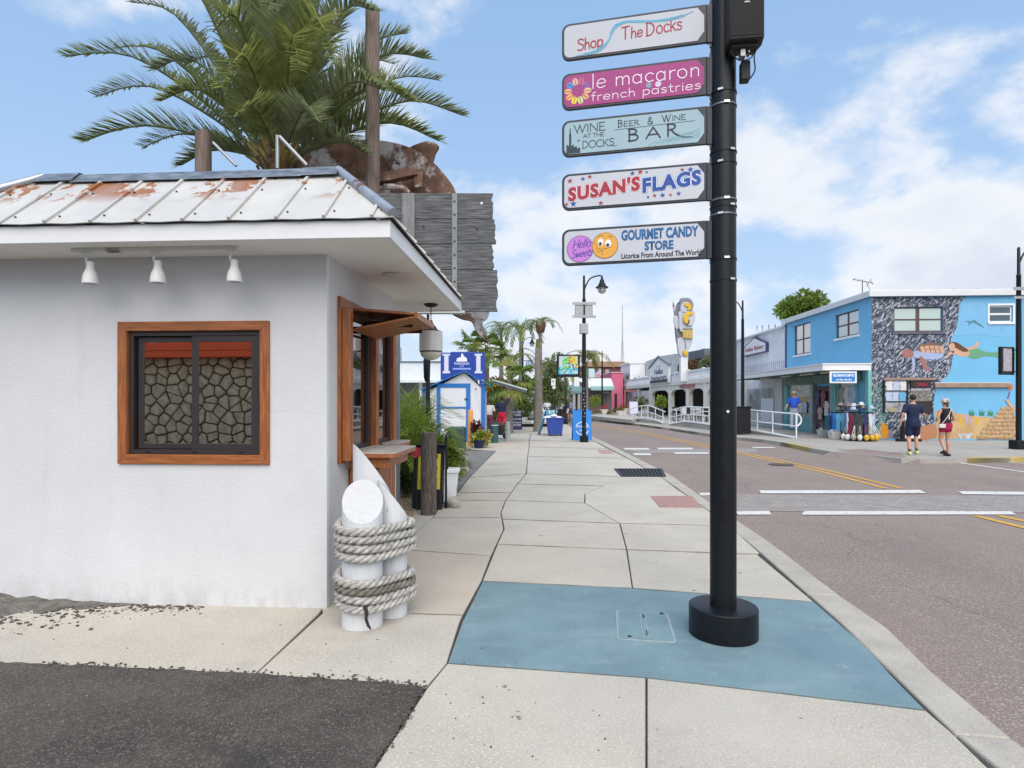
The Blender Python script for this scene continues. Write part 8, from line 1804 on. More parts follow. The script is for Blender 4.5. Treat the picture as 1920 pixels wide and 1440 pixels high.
# upper floor set back with low gable
b0, b1 = hb(1225)+3, LH-.5
mb = hmb(); zl = 5.6
mb.add([(2.2,16,3.3),(2.2,b1,3.3),(2.2,b1,6.4),(2.2,(16+b1)/2,6.75),(2.2,16,6.4),(12,16,3.3),(12,b1,3.3),(12,b1,6.4),(12,(16+b1)/2,6.75),(12,16,6.4)], [(0,1,2,3,4),(9,8,7,6,5),(1,6,7,2),(0,4,9,5),(4,3,8,9),(3,2,7,8)]); mb.build('upper_floor', mat('grey_green_plaster', (.50,.52,.50), .8, var=.12), HR, smooth=False)
hbox('upper_front', HW, .2, 2.15, LH-5.5, LH, 3.31, 6.3)
hbox('upper_roof_edge', HW, .0, 2.3, LH-5.6, LH+.2, 6.3, 6.45)
hbox('roof_unit', mat('dark_roof_unit', (.12,.13,.16), .6), 1.5, 3.0, hb(1276)-2, hb(1262), 5.4, 6.0+.2, None)
hbox('terrace_wall', GRW, 2.2, 6, -3.0, 15.9, 3.31, 5.9)
hbox('menu_board', mat('red_menu', (.35,.12,.12), .6), -.16, -.125, hb(1303), hb(1277), 2.72, 3.0)
# restaurant sign
s0, s1 = hb(1260), hb(1224); sc_ = (s0+s1)/2; HS = thing('restaurant_sign', 'white gabled restaurant sign board with dark blackletter on the roof balustrade', 'sign', HMx @ Vector((0, sc_, 3.3)), 0)
LM2 = HMx @ Matrix(((0,0,-1,0),(-1,0,0,0),(0,1,0,0),(0,0,0,1)))
q0, q1, q2 = 3.35, 5.05, 5.95
mb = MB(LM2); mb.poly([(-s1,q0),(-s0,q0),(-s0,q1),(-sc_,q2),(-s1,q1)], .13, .35); mb.build('box', WHITE_TRIM, HS, smooth=False)
mb = MB(LM2); mb.poly([(-s1-.2,q1-.05),(-sc_,q2+.0),(-s0+.2,q1-.05),(-s0+.2,q1+.12),(-sc_,q2+.22),(-s1-.2,q1+.12)], .08, .45); mb.build('gable_roof', mat('gable_grey', (.20,.21,.24), .7), HS, smooth=False)
mb = MB(LM2); mb.rect(-s1+.3,q0+.05,-s0-.3,q0+.35,.351,.37); mb.build('dark_strip', mat('strip_dark', (.05,.05,.06), .7), HS)
BLK = paint('blackletter_dark', (.06,.06,.10)); lettering('Hellas', LM2, -s1+1.9, -s0-1.9, 4.25, 4.85, BLK, HS, lift=.354, offset=.04); lettering('Restaurant', LM2, -s1+.7, -s0-.6, 3.72, 4.15, BLK, HS, lift=.354, offset=.04); lettering('THE ORIGINAL', LM2, -s1+2.6, -s0-2.6, 4.98, 5.15, BLK, HS, lift=.354)
# bougainvillea on the terrace
for (px, a, b_, rz, sd, m_, fl, lab) in ((1205,1.5,None,1.15,61,GR[0],GR[6],'red flowering bush on the terrace left of the restaurant sign'),(1287,1.2,None,1.05,63,GR[0],None,'tall green bush on the terrace below the statue'),(1303,1.3,None,1.15,65,GR[5],None,'bronze leaved bush in the middle of the terrace planting'),(1319,1.2,None,1.25,67,GR[8],None,'pale green bush on the terrace next to the sign pole')):
    b_ = hb(px-a*1100/50)-.5; c = HMx @ Vector((a, b_, 3.4)); bush('terrace_bush', lab, 'bush', c, (1.9 if px < 1250 else .95, 2.6 if px < 1250 else 1.2, rz), 1800, .24, sd, m_, 'bushes on the restaurant terrace', flowers=(fl, 160, .3) if fl else None)
# spartan statue sign
YS = 52.0; ST = thing('spartan_statue', 'tall grey and gold Spartan warrior figure with spear and round shield above the restaurant', 'statue', (xat(1283,YS), YS, zat(668,YS)))
SG = paint('statue_grey', (.44,.46,.50), .5); SD = paint('statue_dark', (.20,.21,.25), .5); SGO = paint('statue_gold', (.62,.38,.02), .35)
SMx = frame((0,YS,0),(1,0,0),(0,0,1))
def sfig(nm, m, pts, z0, z1, sm=4, par=None):
    q = [(xat(x,YS), zat(y,YS)) for x, y in pts]
    if sm: q = [(p.x, p.y) for p in catmull([(a, b, 0) for a, b in q], sm, True)]
    mb = MB(SMx); mb.poly(q, z0, z1); return mb.build(nm, m, par or ST, bevel=.03)
sfig('legs', SG, [(1272,634),(1297,634),(1294,650),(1289,658),(1287,668),(1275,668),(1271,656),(1270,645)], -.25, .15)
sfig('leg_line', SD, [(1282,636),(1284,636),(1286,652),(1284,658)], .151, .18, 0); sfig('cape', SD, [(1268,575),(1276,570),(1278,640),(1270,645),(1266,610)], -.3, -.1)
sfig('torso', SG, [(1274,583),(1300,583),(1301,600),(1296,615),(1297,622),(1275,622),(1272,600)], -.3, .25); sfig('skirt', SGO, [(1279,618),(1297,618),(1297,636),(1279,634)], -.28, .32, 0); sfig('belt', SD, [(1279,616),(1297,616),(1297,619),(1279,619)], -.2, .36, 0)
for k in range(5): sfig('skirt_fold', SD, [(1281.5+k*3.4,621),(1282.3+k*3.4,621),(1282.3+k*3.4,634.5),(1281.5+k*3.4,634)], .322, .34, 0)
sfig('shield', SG, [(1291+10.5*math.cos(t), 599+13*math.sin(t)) for t in [2*math.pi*k/16 for k in range(16)]], .27, .40, 2); sfig('breastplate', SGO, [(1280,592),(1285,587),(1295,586),(1296,591),(1289,594),(1287,606),(1283,608),(1279,602)], .401, .5); sfig('arm_shadow', paint('statue_brown', (.12,.06,.02)), [(1284,606),(1289,600),(1290,606),(1286,611)], .41, .46)
sfig('helmet', SG, [(1274,570),(1280,564),(1292,564),(1297,572),(1296,583),(1290,587),(1278,586),(1274,580)], -.2, .3); sfig('crest', SD, [(1274,562),(1280,560),(1288,560),(1295,564),(1298,572),(1296,582),(1292,584),(1294,574),(1290,567),(1282,565),(1276,570),(1274,577)], .0, .36)
sfig('face_guard', SGO, [(1281,572),(1285,568),(1292,571),(1294,578),(1290,583),(1286,581),(1288,577),(1283,576)], .301, .42)
mb = MB(SMx); mb.poly([(xat(1270.5,YS)-.04,zat(636,YS)),(xat(1270.5,YS)+.04,zat(636,YS)),(xat(1262,YS)+.04,zat(572,YS)),(xat(1262,YS)-.04,zat(572,YS))], .0, .08); mb.build('spear', SD, ST); sfig('spear_head', SD, [(1260.5,574),(1261.5,565),(1265,573),(1264,578)], .0, .1, 0)
sfig('small_shield', SG, [(1263,595),(1268,592),(1272,597),(1273,610),(1270,618),(1265,612)], -.1, .1); sfig('foot', SGO, [(1279,660),(1283,657),(1288,663),(1287,668),(1281,666)], .16, .3)
mb = MB(); mb.bb((xat(1276,YS),YS-.1,3.3),(xat(1289,YS),YS+.4,zat(668,YS))); mb.build('plinth', GRW, ST)
# radio mast far away
YM = 160; mb = MB()
RM = thing('radio_mast', 'thin distant lattice radio mast rising behind the restaurant roof', 'mast', (xat(1167,YM), YM, 0)); x = xat(1167,YM); zt = zat(572,YM); zm = zat(640,YM)
mb = MB(); mb.tube([(x,YM,zm),(x,YM,zt)], [.22,.10], 5); mb.build('spire', mat('mast_grey', (.42,.44,.46), .6), RM)
for s in (-1, 1, 0):
    mb = MB(); mb.tube([(x+s*.9,YM+(1 if s == 0 else 0),0),(x+s*.15,YM,zm)], .09, 4); mb.build('leg', mat('mast_grey', (.42,.44,.46)), RM)
for k in range(12): z = zm*(k+.5)/12; w_ = .9*(1-(k+.5)/12)+.15; mb = MB(); mb.tube([(x-w_,YM,z),(x+w_,YM,z+zm/12)], .05, 4); mb.build('brace', mat('mast_grey', (.42,.44,.46)), RM)
# antenna and tree by blue building
aY = 30.0; AN_ = thing('tv_antenna', 'metal television antenna on the roof of the blue building', 'antenna', (xat(1617,aY), aY, RZ)); mm = mat('antenna_metal', (.16,.16,.17), .5, metal=.5)
mb = MB(); mb.tube([(xat(1617,aY),aY,RZ),(xat(1617,aY),aY,zat(524,aY))], .025, 6); mb.build('mast', mm, AN_)
mb = MB(); mb.tube([P(1599,523.5,aY),P(1637,531,aY)], .02, 5); mb.build('boom', mm, AN_)
for (a, b) in (((1625,537),(1633,522.5)),((1622,526),(1632,544)),((1600,526),(1604,521)),((1608,528),(1612,522)),((1637,534),(1633,526))): mb = MB(); mb.tube([P(*a,aY),P(*b,aY)], .015, 4); mb.build('element', mm, AN_)
tree('rounded leafy tree behind the roof between the bakery and the blue building', (xat(1508,40), 40, 0), 8, (1.9,2.0,1.35), 7.7, 3600, .36, 71, GR[0], m2=GR[1], name='round_tree', clumps=26)
tree('small leafy treetop showing just over the blue building roof near the antenna', (xat(1575,44), 44, 0), 8, (1.0,1.2,.6), 8.0, 800, .26, 73, GR[0], name='round_tree')
# ---------------------------------------------------------------- far end of the street
FY = 78.0
FB = thing('maroon_building', 'maroon two storey building with brown tiled roof at the end of the street', 'building', (xat(1125,FY+20), FY+20, 0)); Yq = FY+18
mb = MB(); mb.bb((xat(1092,Yq),Yq,0),(xat(1195,Yq),Yq+12,zat(687,Yq))); mb.build('wall', mat('maroon_wall', (.20,.075,.085), .8, var=.12), FB, smooth=False)
mb = MB(); rx0, rx1, rz0, rz1 = xat(1086,Yq), xat(1200,Yq), zat(688,Yq), zat(674,Yq); mb.add([(rx0,Yq-.6,rz0),(rx1,Yq-.6,rz0),(rx1,Yq+13,rz0),(rx0,Yq+13,rz0),(rx0+2.2,Yq+5,rz1),(rx1-2,Yq+5,rz1)], [(0,1,5,4),(1,2,5),(2,3,4,5),(3,0,4),(3,2,1,0)]); mb.build('roof', mat('brown_roof', (.26,.14,.08), .8, var=.2, scale=1), FB, smooth=False)
for px in (1104,1115,1135): mb = MB(); mb.bb((xat(px,Yq),Yq-.05,zat(707,Yq)),(xat(px+7,Yq),Yq-.001,zat(693,Yq))); mb.build('window', WGL, FB)
mb = MB(); mb.bb((xat(1104,Yq-2),Yq-2,zat(708,Yq-2)),(xat(1127,Yq-2),Yq-.1,zat(691,Yq-2))); mb.build('balcony', paint('pale_aqua', (.45,.60,.60)), FB)
Yq = 76; PKB = thing('pink_building', 'narrow bright pink building between the maroon one and the restaurant', 'building', (xat(1152,Yq), Yq, 0)); mb = MB(); mb.bb((xat(1147,Yq),Yq,0),(xat(1168,Yq),Yq+10,zat(699,Yq))); mb.build('wall', mat('pink_wall', (.55,.13,.22), .8, var=.08), PKB, smooth=False)
mb = MB(); mb.bb((xat(1146,Yq),Yq-.1,zat(699,Yq)),(xat(1168,Yq),Yq+10,zat(697.5,Yq))); mb.build('parapet', paint('pale_pink', (.62,.42,.46)), PKB); mb = MB(); mb.bb((xat(1152,Yq),Yq-.05,0),(xat(1157,Yq),Yq-.001,zat(738,Yq))); mb.build('door', mat('dark_doorway', (.025,.02,.022)), PKB)
Yq = 66; CB = thing('corner_shop', 'grey corner shop with a rounded white and teal canopy at the end of the street', 'shop', (xat(1118,Yq), Yq, 0))
mb = MB(); mb.bb((xat(1052,Yq),Yq,0),(xat(1147,Yq),Yq+9,zat(722,Yq))); mb.build('wall', mat('taupe_wall', (.13,.11,.11), .8, var=.2), CB, smooth=False)
mb = MB(); mb.add([(xat(1104,Yq),Yq-1.8,zat(729,Yq)),(xat(1147,Yq),Yq-1.8,zat(729,Yq)),(xat(1147,Yq),Yq+.5,zat(709,Yq)),(xat(1080,Yq),Yq+.5,zat(709,Yq)),(xat(1104,Yq),Yq+.5,zat(731,Yq)),(xat(1147,Yq),Yq+.5,zat(731,Yq))], [(0,1,2,3),(0,4,5,1),(1,5,2),(3,4,0)]); mb.build('canopy_top', paint('canopy_white', (.60,.64,.66)), CB, smooth=False)
mb = MB(); mb.bb((xat(1104,Yq),Yq-1.85,zat(733,Yq)),(xat(1147,Yq),Yq-1.3,zat(724,Yq))); mb.build('canopy_valance', paint('canopy_teal', (.28,.46,.46)), CB, bevel=.1)
mb = MB(); mb.add([(xat(1050,Yq),Yq-1.5,zat(734,Yq)),(xat(1096,Yq),Yq-1.5,zat(734,Yq)),(xat(1096,Yq),Yq,zat(722,Yq)),(xat(1056,Yq),Yq,zat(722,Yq)),(xat(1050,Yq),Yq-1.5,zat(738,Yq)),(xat(1096,Yq),Yq-1.5,zat(738,Yq))], [(0,1,2,3),(4,5,1,0),(4,0,3),(5,2,1)]); mb.build('side_canopy', paint('canopy_grey_teal', (.12,.20,.21)), CB, smooth=False)
mb = MB(); mb.bb((xat(1076,Yq),Yq-.3,zat(727,Yq)),(xat(1086,Yq),Yq+2,zat(706,Yq))); mb.build('parapet_block', HW, CB)
for px in (1064,1074,1083,1090): mb = MB(); mb.bb((xat(px,Yq)-.14,Yq-1.4,0),(xat(px,Yq)+.14,Yq-1.15,zat(735,Yq))); mb.build('column', paint('grey_column', (.30,.30,.31)), CB)
mb = MB(); mb.bb((xat(1061,Yq),Yq-.06,.3),(xat(1073,Yq),Yq-.001,zat(744,Yq))); mb.build('bright_doorway', WGL2, CB); mb = MB(); mb.bb((xat(1131,Yq),Yq-.06,zat(738,Yq)),(xat(1142,Yq),Yq-.001,zat(734,Yq))); mb.build('name_board', paint('grey_column', (.30,.30,.31)), CB)
# flag on the lamp by the shop
T = thing('flag', 'faded striped flag with a blue corner hanging on the far street lamp', 'flag', P(1121,700,56.9)); Yf = 56.9
mb = MB(); mb.bb((xat(1115,Yf),Yf,zat(708,Yf)),(xat(1126,Yf),Yf+.03,zat(692,Yf))); mb.build('cloth', paint('faded_flag', (.55,.42,.46)), T); mb = MB(); mb.bb((xat(1115,Yf),Yf-.01,zat(699,Yf)),(xat(1119.5,Yf),Yf-.001,zat(693,Yf))); mb.build('canton', paint('flag_blue', (.10,.12,.40)), T)
for k in range(3): mb = MB(); mb.bb((xat(1115,Yf),Yf-.01,zat(707-k*2.4,Yf)),(xat(1126,Yf),Yf-.001,zat(706-k*2.4,Yf))); mb.build('stripe', paint('flag_red', (.45,.12,.16)), T)
mb = MB(); mb.tube([(xat(1114,Yf),Yf,zat(692,Yf)),(xat(1129,Yf),Yf,zat(692,Yf))], .02, 5); mb.build('rod', BLACKP, T)
# planters along the far kerb
rp = random.Random(31)
STON = mat('planter_stone', (.42,.40,.37), .85, var=.2, scale=4, bump=.5)
c_ = 0
labs_ = ['first terracotta bowl of flowers from the left in the far planter row','conical pale planter with red flowers in the far row','low stone planter with reddish plants next to the cone planter','round bowl of plants in the middle of the far planter row','planter of dark red flowers by the restaurant corner','tall white planter of flowers at the restaurant corner','planter with the small round lime tree behind the kerb']
for k, (px, base, r_, h_, m_) in enumerate(((1118,783,.42,.40,'s'),(1133,782,.38,.75,'c'),(1143,783,.46,.34,'s'),(1155,784,.42,.5,'s'),(1163,785,.36,.7,'c'),(1171,781,.4,.8,'c'))):
    q = G(px, base); T = thing('planter', labs_[k], 'planter', (q.x, q.y, 0), 0, 'flower planters along the far kerb')
    mb = MB(); mb.lathe([(r_*.45,0),(r_*.6,.05),(r_*(.7 if m_ == 's' else .5),h_*.4),(r_,h_*.9),(r_*1.05,h_),(r_*.85,h_-.02)], (q.x,q.y,0), 14); mb.build('bowl', STON if m_ == 's' else HC, T)
    leaves((q.x,q.y,h_+.15), (r_*1.2,r_*1.2,.35), 220, .12, 80+k, 5).build('plants', GR[(4,6,5,2,4,6)[k]] if k % 2 else GR[5], T, smooth=False); leaves((q.x,q.y,h_+.1), (r_*1.1,r_*1.1,.28), 160, .12, 90+k, 5).build('greens', GR[0], T, smooth=False)
q = G(1120,783); q.x += .2; q.y += 3; T = thing('lime_tree', 'small round lime green tree in a pot by the far street lamp', 'tree', (q.x+.1, q.y, 0)); mb = MB(); mb.tube([(q.x,q.y,0),(q.x,q.y,1.2)], .05, 6); mb.build('trunk', TRUNK, T); leaves((q.x,q.y,1.55), (.85,.85,.75), 1400, .12, 77, 12).build('crown', GR[1], T, smooth=False)
mb = MB(); mb.poly([tuple(G(x, y)[:2]) for x, y in ((1105,785.5),(1185,794),(1200,789),(1190,784),(1120,781))], 0, .28); tag(mb.build('low_stone_wall', STON, bevel=.02), 'low pale stone kerb wall under the far flower planters', 'wall')
# plants in the porch
for (px, Y, lab, m_) in ((1237,52,'bright green potted plant between the porch piers',GR[1]),(1199,62,'green potted plant left of the first porch pier',GR[0])):
    x = xat(px,Y); bush('porch_plant', lab, 'plant', (x, Y, .5), (.75,.7,.85), 700, .26, int(px), m_, clumps=6); 
# outdoor chairs and tables on the porch
CHW = paint('porch_furniture_white', (.58,.60,.62)); CHD = mat('porch_furniture_dark', (.03,.03,.035), .6)
def cafe_chair(x, y, rot, m, label):
    T = thing('cafe_chair', label, 'chair', (x, y, .2), rot, 'cafe chairs on the restaurant porch'); M = W[T.name]
    mb = MB(M); mb.bb((-.22,-.22,.42),(.22,.22,.46)); mb.build('seat', m, T, bevel=.01); mb = MB(M); mb.bb((-.22,.19,.5),(.22,.23,.95)); mb.build('backrest', m, T, bevel=.01)
    for sx in (-1,1):
        for sy in (-1,1): mb = MB(M); mb.tube([(sx*.2,sy*.2,0),(sx*.2,sy*.2,.42 if sy < 0 else .94)], .02, 5); mb.build('leg', m, T)
    return T
ch = None; km = None; nn_ = 0
spots = [(1222,44.5,CHD),(1234,44.0,CHD),(1240,46,CHD),(1262,42.5,CHD),(1272,42,CHW),(1284,40.5,CHW),(1296,39.5,CHD),(1308,38.5,CHW),(1320,37.8,CHD),(1330,37.2,CHD),(1290,42.5,CHW),(1313,41,CHW)]
wh = ['first','second','third','fourth','fifth','sixth','seventh','eighth','ninth','tenth','eleventh','twelfth']
protos = {}
for k, (px, Y, m) in enumerate(spots):
    lab = '%s cafe chair, %s from the left behind the ramp railings' % ('dark' if m is CHD else 'white', wh[k]); rot = R((k*67) % 360)
    if id(m) not in protos: T = cafe_chair(xat(px,Y), Y, rot, m, lab); protos[id(m)] = (T, kidmap_of(T))
    else: T, kmp = protos[id(m)]; dup(T, (xat(px,Y), Y, .2), rot, lab, kmp)
def tlab(T, l): T['label'] = l
for k, (px, Y) in enumerate(((1228,45.2),(1268,41.5),(1302,38.6),(1325,36.6))):
    T = thing('cafe_table', ['round table nearest the porch end among the dark chairs','small table just right of the railing gap','round table halfway along the long railing','round table partly behind the sign pole'][k], 'table', (xat(px,Y), Y, .2), 0, 'cafe tables on the restaurant porch'); M = W[T.name]
    mb = MB(M); mb.lathe([(.38,.70),(.40,.72),(.38,.74)], n=20); mb.build('top', CHW if k % 2 else CHD, T); mb = MB(M); mb.tube([(0,0,0),(0,0,.7)], .04, 8); mb.lathe([(.22,0),(.2,.03)], n=14); mb.build('pedestal', CHD, T)
q = G(1189,787); T = thing('easel_sign', 'pale easel menu sign at the low end of the short railing', 'sign', (q.x, q.y, 0)); mb = MB(); leanq(mb, q.x-.35, q.x+.35, .5, 1.5, q.y, q.y+.25, .04); mb.build('board', paint('easel_lilac', (.50,.48,.62)), T, bevel=.01)
for s in (-.3,.3): mb = MB(); mb.tube([(q.x+s,q.y-.05,0),(q.x+s*.6,q.y+.3,1.6)], .025, 5); mb.build('leg', BLACKP2, T)
# dark bin enclosure behind railing
Yb = 27.6; mb = MB(); x0, x1 = xat(1381,Yb), xat(1408,Yb); T = thing('bin_enclosure', 'black square litter bin behind the railing beside the lamp post', 'litter bin', ((x0+x1)/2, Yb, 0)); z1 = zat(762,Yb)
mb = MB(); mb.bb((x0,Yb,.05),(x1,Yb+.65,z1-.05)); mb.build('body', BLACKP2, T, bevel=.02); mb = MB(); mb.bb((x0-.04,Yb-.04,z1-.05),(x1+.04,Yb+.69,z1)); mb.build('lid', BLACKP, T, bevel=.01)
for k in range(9): mb = MB(); xx = x0+.04+k*(x1-x0-.08)/8; mb.bb((xx-.015,Yb-.012,.08),(xx+.015,Yb-.001,z1-.07)); mb.build('slat', BLACKP, T)
# ---------------------------------------------------------------- people
SK1 = mat('skin_fair', (.50,.28,.20), .55, var=.06); SK2 = mat('skin_dark', (.12,.06,.04), .55, var=.06)
def fuse(mb, voxel, smooth=4):
    me = bpy.data.meshes.new('tmp'); me.from_pydata([tuple(v) for v in mb.v], [], mb.f); ob = bpy.data.objects.new('tmp', me); COL.objects.link(ob)
    r = ob.modifiers.new('r', 'REMESH'); r.mode = 'VOXEL'; r.voxel_size = voxel; s = ob.modifiers.new('s', 'SMOOTH'); s.iterations = smooth; s.factor = .5
    dg = bpy.context.evaluated_depsgraph_get(); ev = ob.evaluated_get(dg); m2 = bpy.data.meshes.new_from_object(ev); bpy.data.objects.remove(ob); bpy.data.meshes.remove(me)
    out = MB(); out.v = [v.co.copy() for v in m2.vertices]; out.f = [tuple(p.vertices) for p in m2.polygons]; bpy.data.meshes.remove(m2); return out
def ell_loft(mb, rings, n=18):      # rings: (centre, rx, ry)
    vs = []; m = len(rings)
    for c, rx, ry in rings:
        for k in range(n): a = 2*math.pi*k/n; vs.append((c[0]+rx*math.cos(a), c[1]+ry*math.sin(a), c[2]))
    fs = [(i*n+k, i*n+(k+1) % n, (i+1)*n+(k+1) % n, (i+1)*n+k) for i in range(m-1) for k in range(n)]+[tuple(reversed(range(n))), tuple(range((m-1)*n, m*n))]
    mb.add(vs, fs)
def limb(mb, pts, rs, n=10):
    mb.tube(catmull([Vector(p) for p in pts], 3), [rs[0]+0*0 for _ in range(1)]*0 or interp(rs, 3), n)
    for p, r in ((pts[0], rs[0]), (pts[-1], rs[-1])): mb.blob(p, r*.99, 0, 0, 2)
def interp(rs, n):
    out = []
    for a, b in zip(rs, rs[1:]): out += [a+(b-a)*k/n for k in range(n)]
    return out+[rs[-1]]
def person(label, loc, rotz, H, skin, top_m, bot_m, hair_m, pose, shoe_m, female=False, shorts=.55, sleeve=.45, tank=False, detail=True, group=None, hat=None, belly=0.0, long_pants=False):
    T = thing('person', label, 'person', loc, rotz, group); M = W[T.name]; s = H/1.75; J = {}
    sw = .165 if female else .185
    J.update(hipL=(-.09,0,.90), hipR=(.09,0,.90), kneeL=(-.10,.02,.49), kneeR=(.10,.02,.49), ankL=(-.10,-.02,.09), ankR=(.10,-.02,.09), shL=(-sw,0,1.42), shR=(sw,0,1.42), elL=(-sw-.07,-.02,1.15), elR=(sw+.07,-.02,1.15), wrL=(-sw-.08,.06,.90), wrR=(sw+.08,.06,.90), head=(0,.015,1.60), lean=0.0)
    J.update(pose); V = lambda k: Vector(J[k])
    tw = .85 if female else 1.0; v = .011 if detail else .02
    def torso(mb, g=0.0, z0=.84, z1=1.46):
        R_ = [(.80,.12,.09),(.86,.155,.11),(.92,.165,.118),(.98,.155,.112),(1.06,.138*tw,.10+belly),(1.14,.142*tw,.105+belly),(1.24,.158*tw+.0,.112+belly*.5),(1.34,.172*tw,.108),(1.41,.165*tw,.09),(1.455,.10,.07),(1.48,.06,.058)]
        ell_loft(mb, [((0,J['lean']*(z-.9),z),rx+g,ry+g) for z, rx, ry in R_ if z0-.001 <= z <= z1+.001])
    L_ = J['lean']; off = Vector((0, L_*.55, 0))
    mb = MB(); torso(mb, 0, .80, 1.48); hd = V('head')+off
    mb.tube([Vector((0,L_*.55,1.40)), hd-Vector((0,.01,.05))], [.062,.052], 12)
    mb.blob(hd+Vector((0,0,.02)), (.073,.092,.108), 1, .02, 3); mb.blob(hd+Vector((0,.03,-.055)), (.052,.055,.05), 1, 0, 2); mb.blob(hd+Vector((0,.100,-.005)), (.013,.02,.022), 1, 0, 2)
    for e in (-1, 1): mb.blob(hd+Vector((e*.074,0,0)), (.012,.022,.032), 1, 0, 2)
    for S in 'LR':
        limb(mb, [V('hip'+S), V('hip'+S).lerp(V('knee'+S), .5), V('knee'+S), V('knee'+S).lerp(V('ank'+S), .35)+Vector((0,-.015,0)), V('ank'+S)], [.088,.075,.056,.055,.036])
        a = V('ank'+S); f = Vector(J.get('toe'+S, (0,.13,-.055))); limb(mb, [a-Vector((0,.03,.03)), a+f], [.036,.030])
        limb(mb, [V('sh'+S)+off-Vector((0,0,.03)), V('sh'+S).lerp(V('el'+S), .5)+off, V('el'+S)+off, V('el'+S).lerp(V('wr'+S), .4)+off, V('wr'+S)+off], [.052,.045,.038,.036,.025])
        d = (V('wr'+S)-V('el'+S)).normalized(); w = V('wr'+S)+off; side = Vector((1,0,0)) if abs(d.x) < .8 else Vector((0,0,1)); fw = d.cross(side).normalized()
        mb.blob(w+d*.045, (.026,.036,.045), 1, 0, 2)
        if detail:
            for q in range(4):
                b_ = w+d*.075+fw*(.026-.0175*q); l = (.055,.068,.064,.048)[q]; limb(mb, [b_, b_+d*l*.55, b_+d*l+side*.012*(-1 if S == 'R' else 1)], [.0095,.0085,.007], 6)
            b_ = w+d*.03+fw*.035; limb(mb, [b_, b_+d*.03+fw*.022, b_+d*.055+fw*.026], [.011,.010,.008], 6)
    body = fuse(mb, v, 5); 
    def put(mbx, nm, m, par=None):
        o = MB(); o.v = [M @ (p*s) for p in mbx.v]; o.f = mbx.f; return o.build(nm, m, par or T, ang=80)
    bo = put(body, 'body', skin)
    # eyes and mouth
    for e in (-1, 1): mb = MB(); mb.blob(hd+Vector((e*.028,.088,.012)), (.011,.008,.007), 1, 0, 1); put(mb, 'eye', BLACKP2, bo)
    mb = MB(); mb.blob(hd+Vector((0,.088,-.048)), (.020,.007,.005), 1, 0, 1); put(mb, 'mouth', paint('lips', (.30,.10,.09)), bo)
    # shirt
    g = .022; mb = MB(); torso(mb, g, .92 if not J.get('untuck') else .86, 1.455)
    if not tank:
        for S in 'LR': e = V('sh'+S).lerp(V('el'+S), sleeve*1.6 if sleeve < .6 else 1)+off; limb(mb, [V('sh'+S)+off-Vector((0,0,.02)), e], [.068,.060 if sleeve < .6 else .05])
    else:
        for S in 'LR': mb.tube([V('sh'+S)*.55+Vector((0,0,1.45*.45))+off*.9, Vector((V('sh'+S).x*.72,L_*.4,1.30))], .045, 8)
    put(fuse(mb, v*1.15, 3), 'shirt', top_m)
    # shorts / trousers
    mb = MB(); R_ = [(.775,.12,.09),(.80,.150,.115),(.84,.165,.125),(.90,.178,.130),(.96,.176,.136),(1.0,.168,.130+belly)]; ell_loft(mb, [((0,L_*(z-.9),z),rx+.014,ry+.020) for z, rx, ry in R_])
    for S in 'LR':
        if long_pants: limb(mb, [V('hip'+S), V('knee'+S), V('ank'+S)+Vector((0,0,.02))], [.100,.078,.062])
        else: limb(mb, [V('hip'+S), V('hip'+S).lerp(V('knee'+S), shorts)], [.102,.098 if not female else .092])
    put(fuse(mb, v*1.15, 3), 'trousers' if long_pants else 'shorts', bot_m)
    # hair
    mb = MB(); mb.blob(hd+Vector((0,-.018,.045)), (.082,.095,.092), 3, .06, 3); mb.v = [p for p in mb.v]
    h_ = put(mb, 'hair', hair_m)
    if female: mb = MB(); mb.blob(hd+Vector((0,-.09,.02)), (.04,.05,.05), 4, .2, 2); mb.blob(hd+Vector((0,-.09,-.05)), (.035,.03,.06), 5, .2, 2); put(mb, 'ponytail', hair_m, h_)
    if hat: mb = MB(); mb.lathe([(.14,.0),(.145,.008),(.09,.015),(.085,.08),(.05,.10),(.001,.102)], hd+Vector((0,0,.055)), 20, cap=False); put(mb, 'hat', hat)
    for S in 'LR':
        a = V('ank'+S); f = Vector(J.get('toe'+S, (0,.13,-.055))); mb = MB(); limb(mb, [a+Vector((0,-.045,-.052)), a+f*.5+Vector((0,0,-.024)), a+f+Vector((0,.02,-.006))], [.044,.046,.036]); mb.tube([a-Vector((0,0,.05)), a+Vector((0,0,.01))], [.045,.040], 10); put(mb, 'shoe', shoe_m)
        if J.get('socks'): mb = MB(); mb.tube([a, a+(V('knee'+S)-a)*.25], [.041,.046], 10); put(mb, 'sock', J['socks'])
    return T, M, s, J, hd
NAVYC = paint('navy_cloth', (.012,.018,.055), .8); HAIRD = mat('dark_hair', (.02,.015,.012), .6, var=.3, scale=40); HAIRB = mat('brown_hair', (.10,.055,.03), .6, var=.4, scale=40)
NEON = mat('pale_yellow_shoe', (.60,.60,.22), .6, var=.15, scale=20)
q = G(1712, 853, 0); man = person('man in navy t-shirt and shorts with pale yellow shoes walking away across the street', (q.x, q.y, 0), R(-14), 1.83, SK1, NAVYC, NAVYC, HAIRD,
    dict(kneeL=(-.10,.04,.50), ankL=(-.12,-.10,.10), hipR=(.09,0,.9), kneeR=(.11,.10,.51), ankR=(.10,.02,.12), elL=(-.27,-.06,1.16), wrL=(-.32,-.02,.90), elR=(.26,-.02,1.16), wrR=(.34,.16,1.08), socks=paint('dark_sock', (.02,.02,.025))), NEON, shorts=.72)
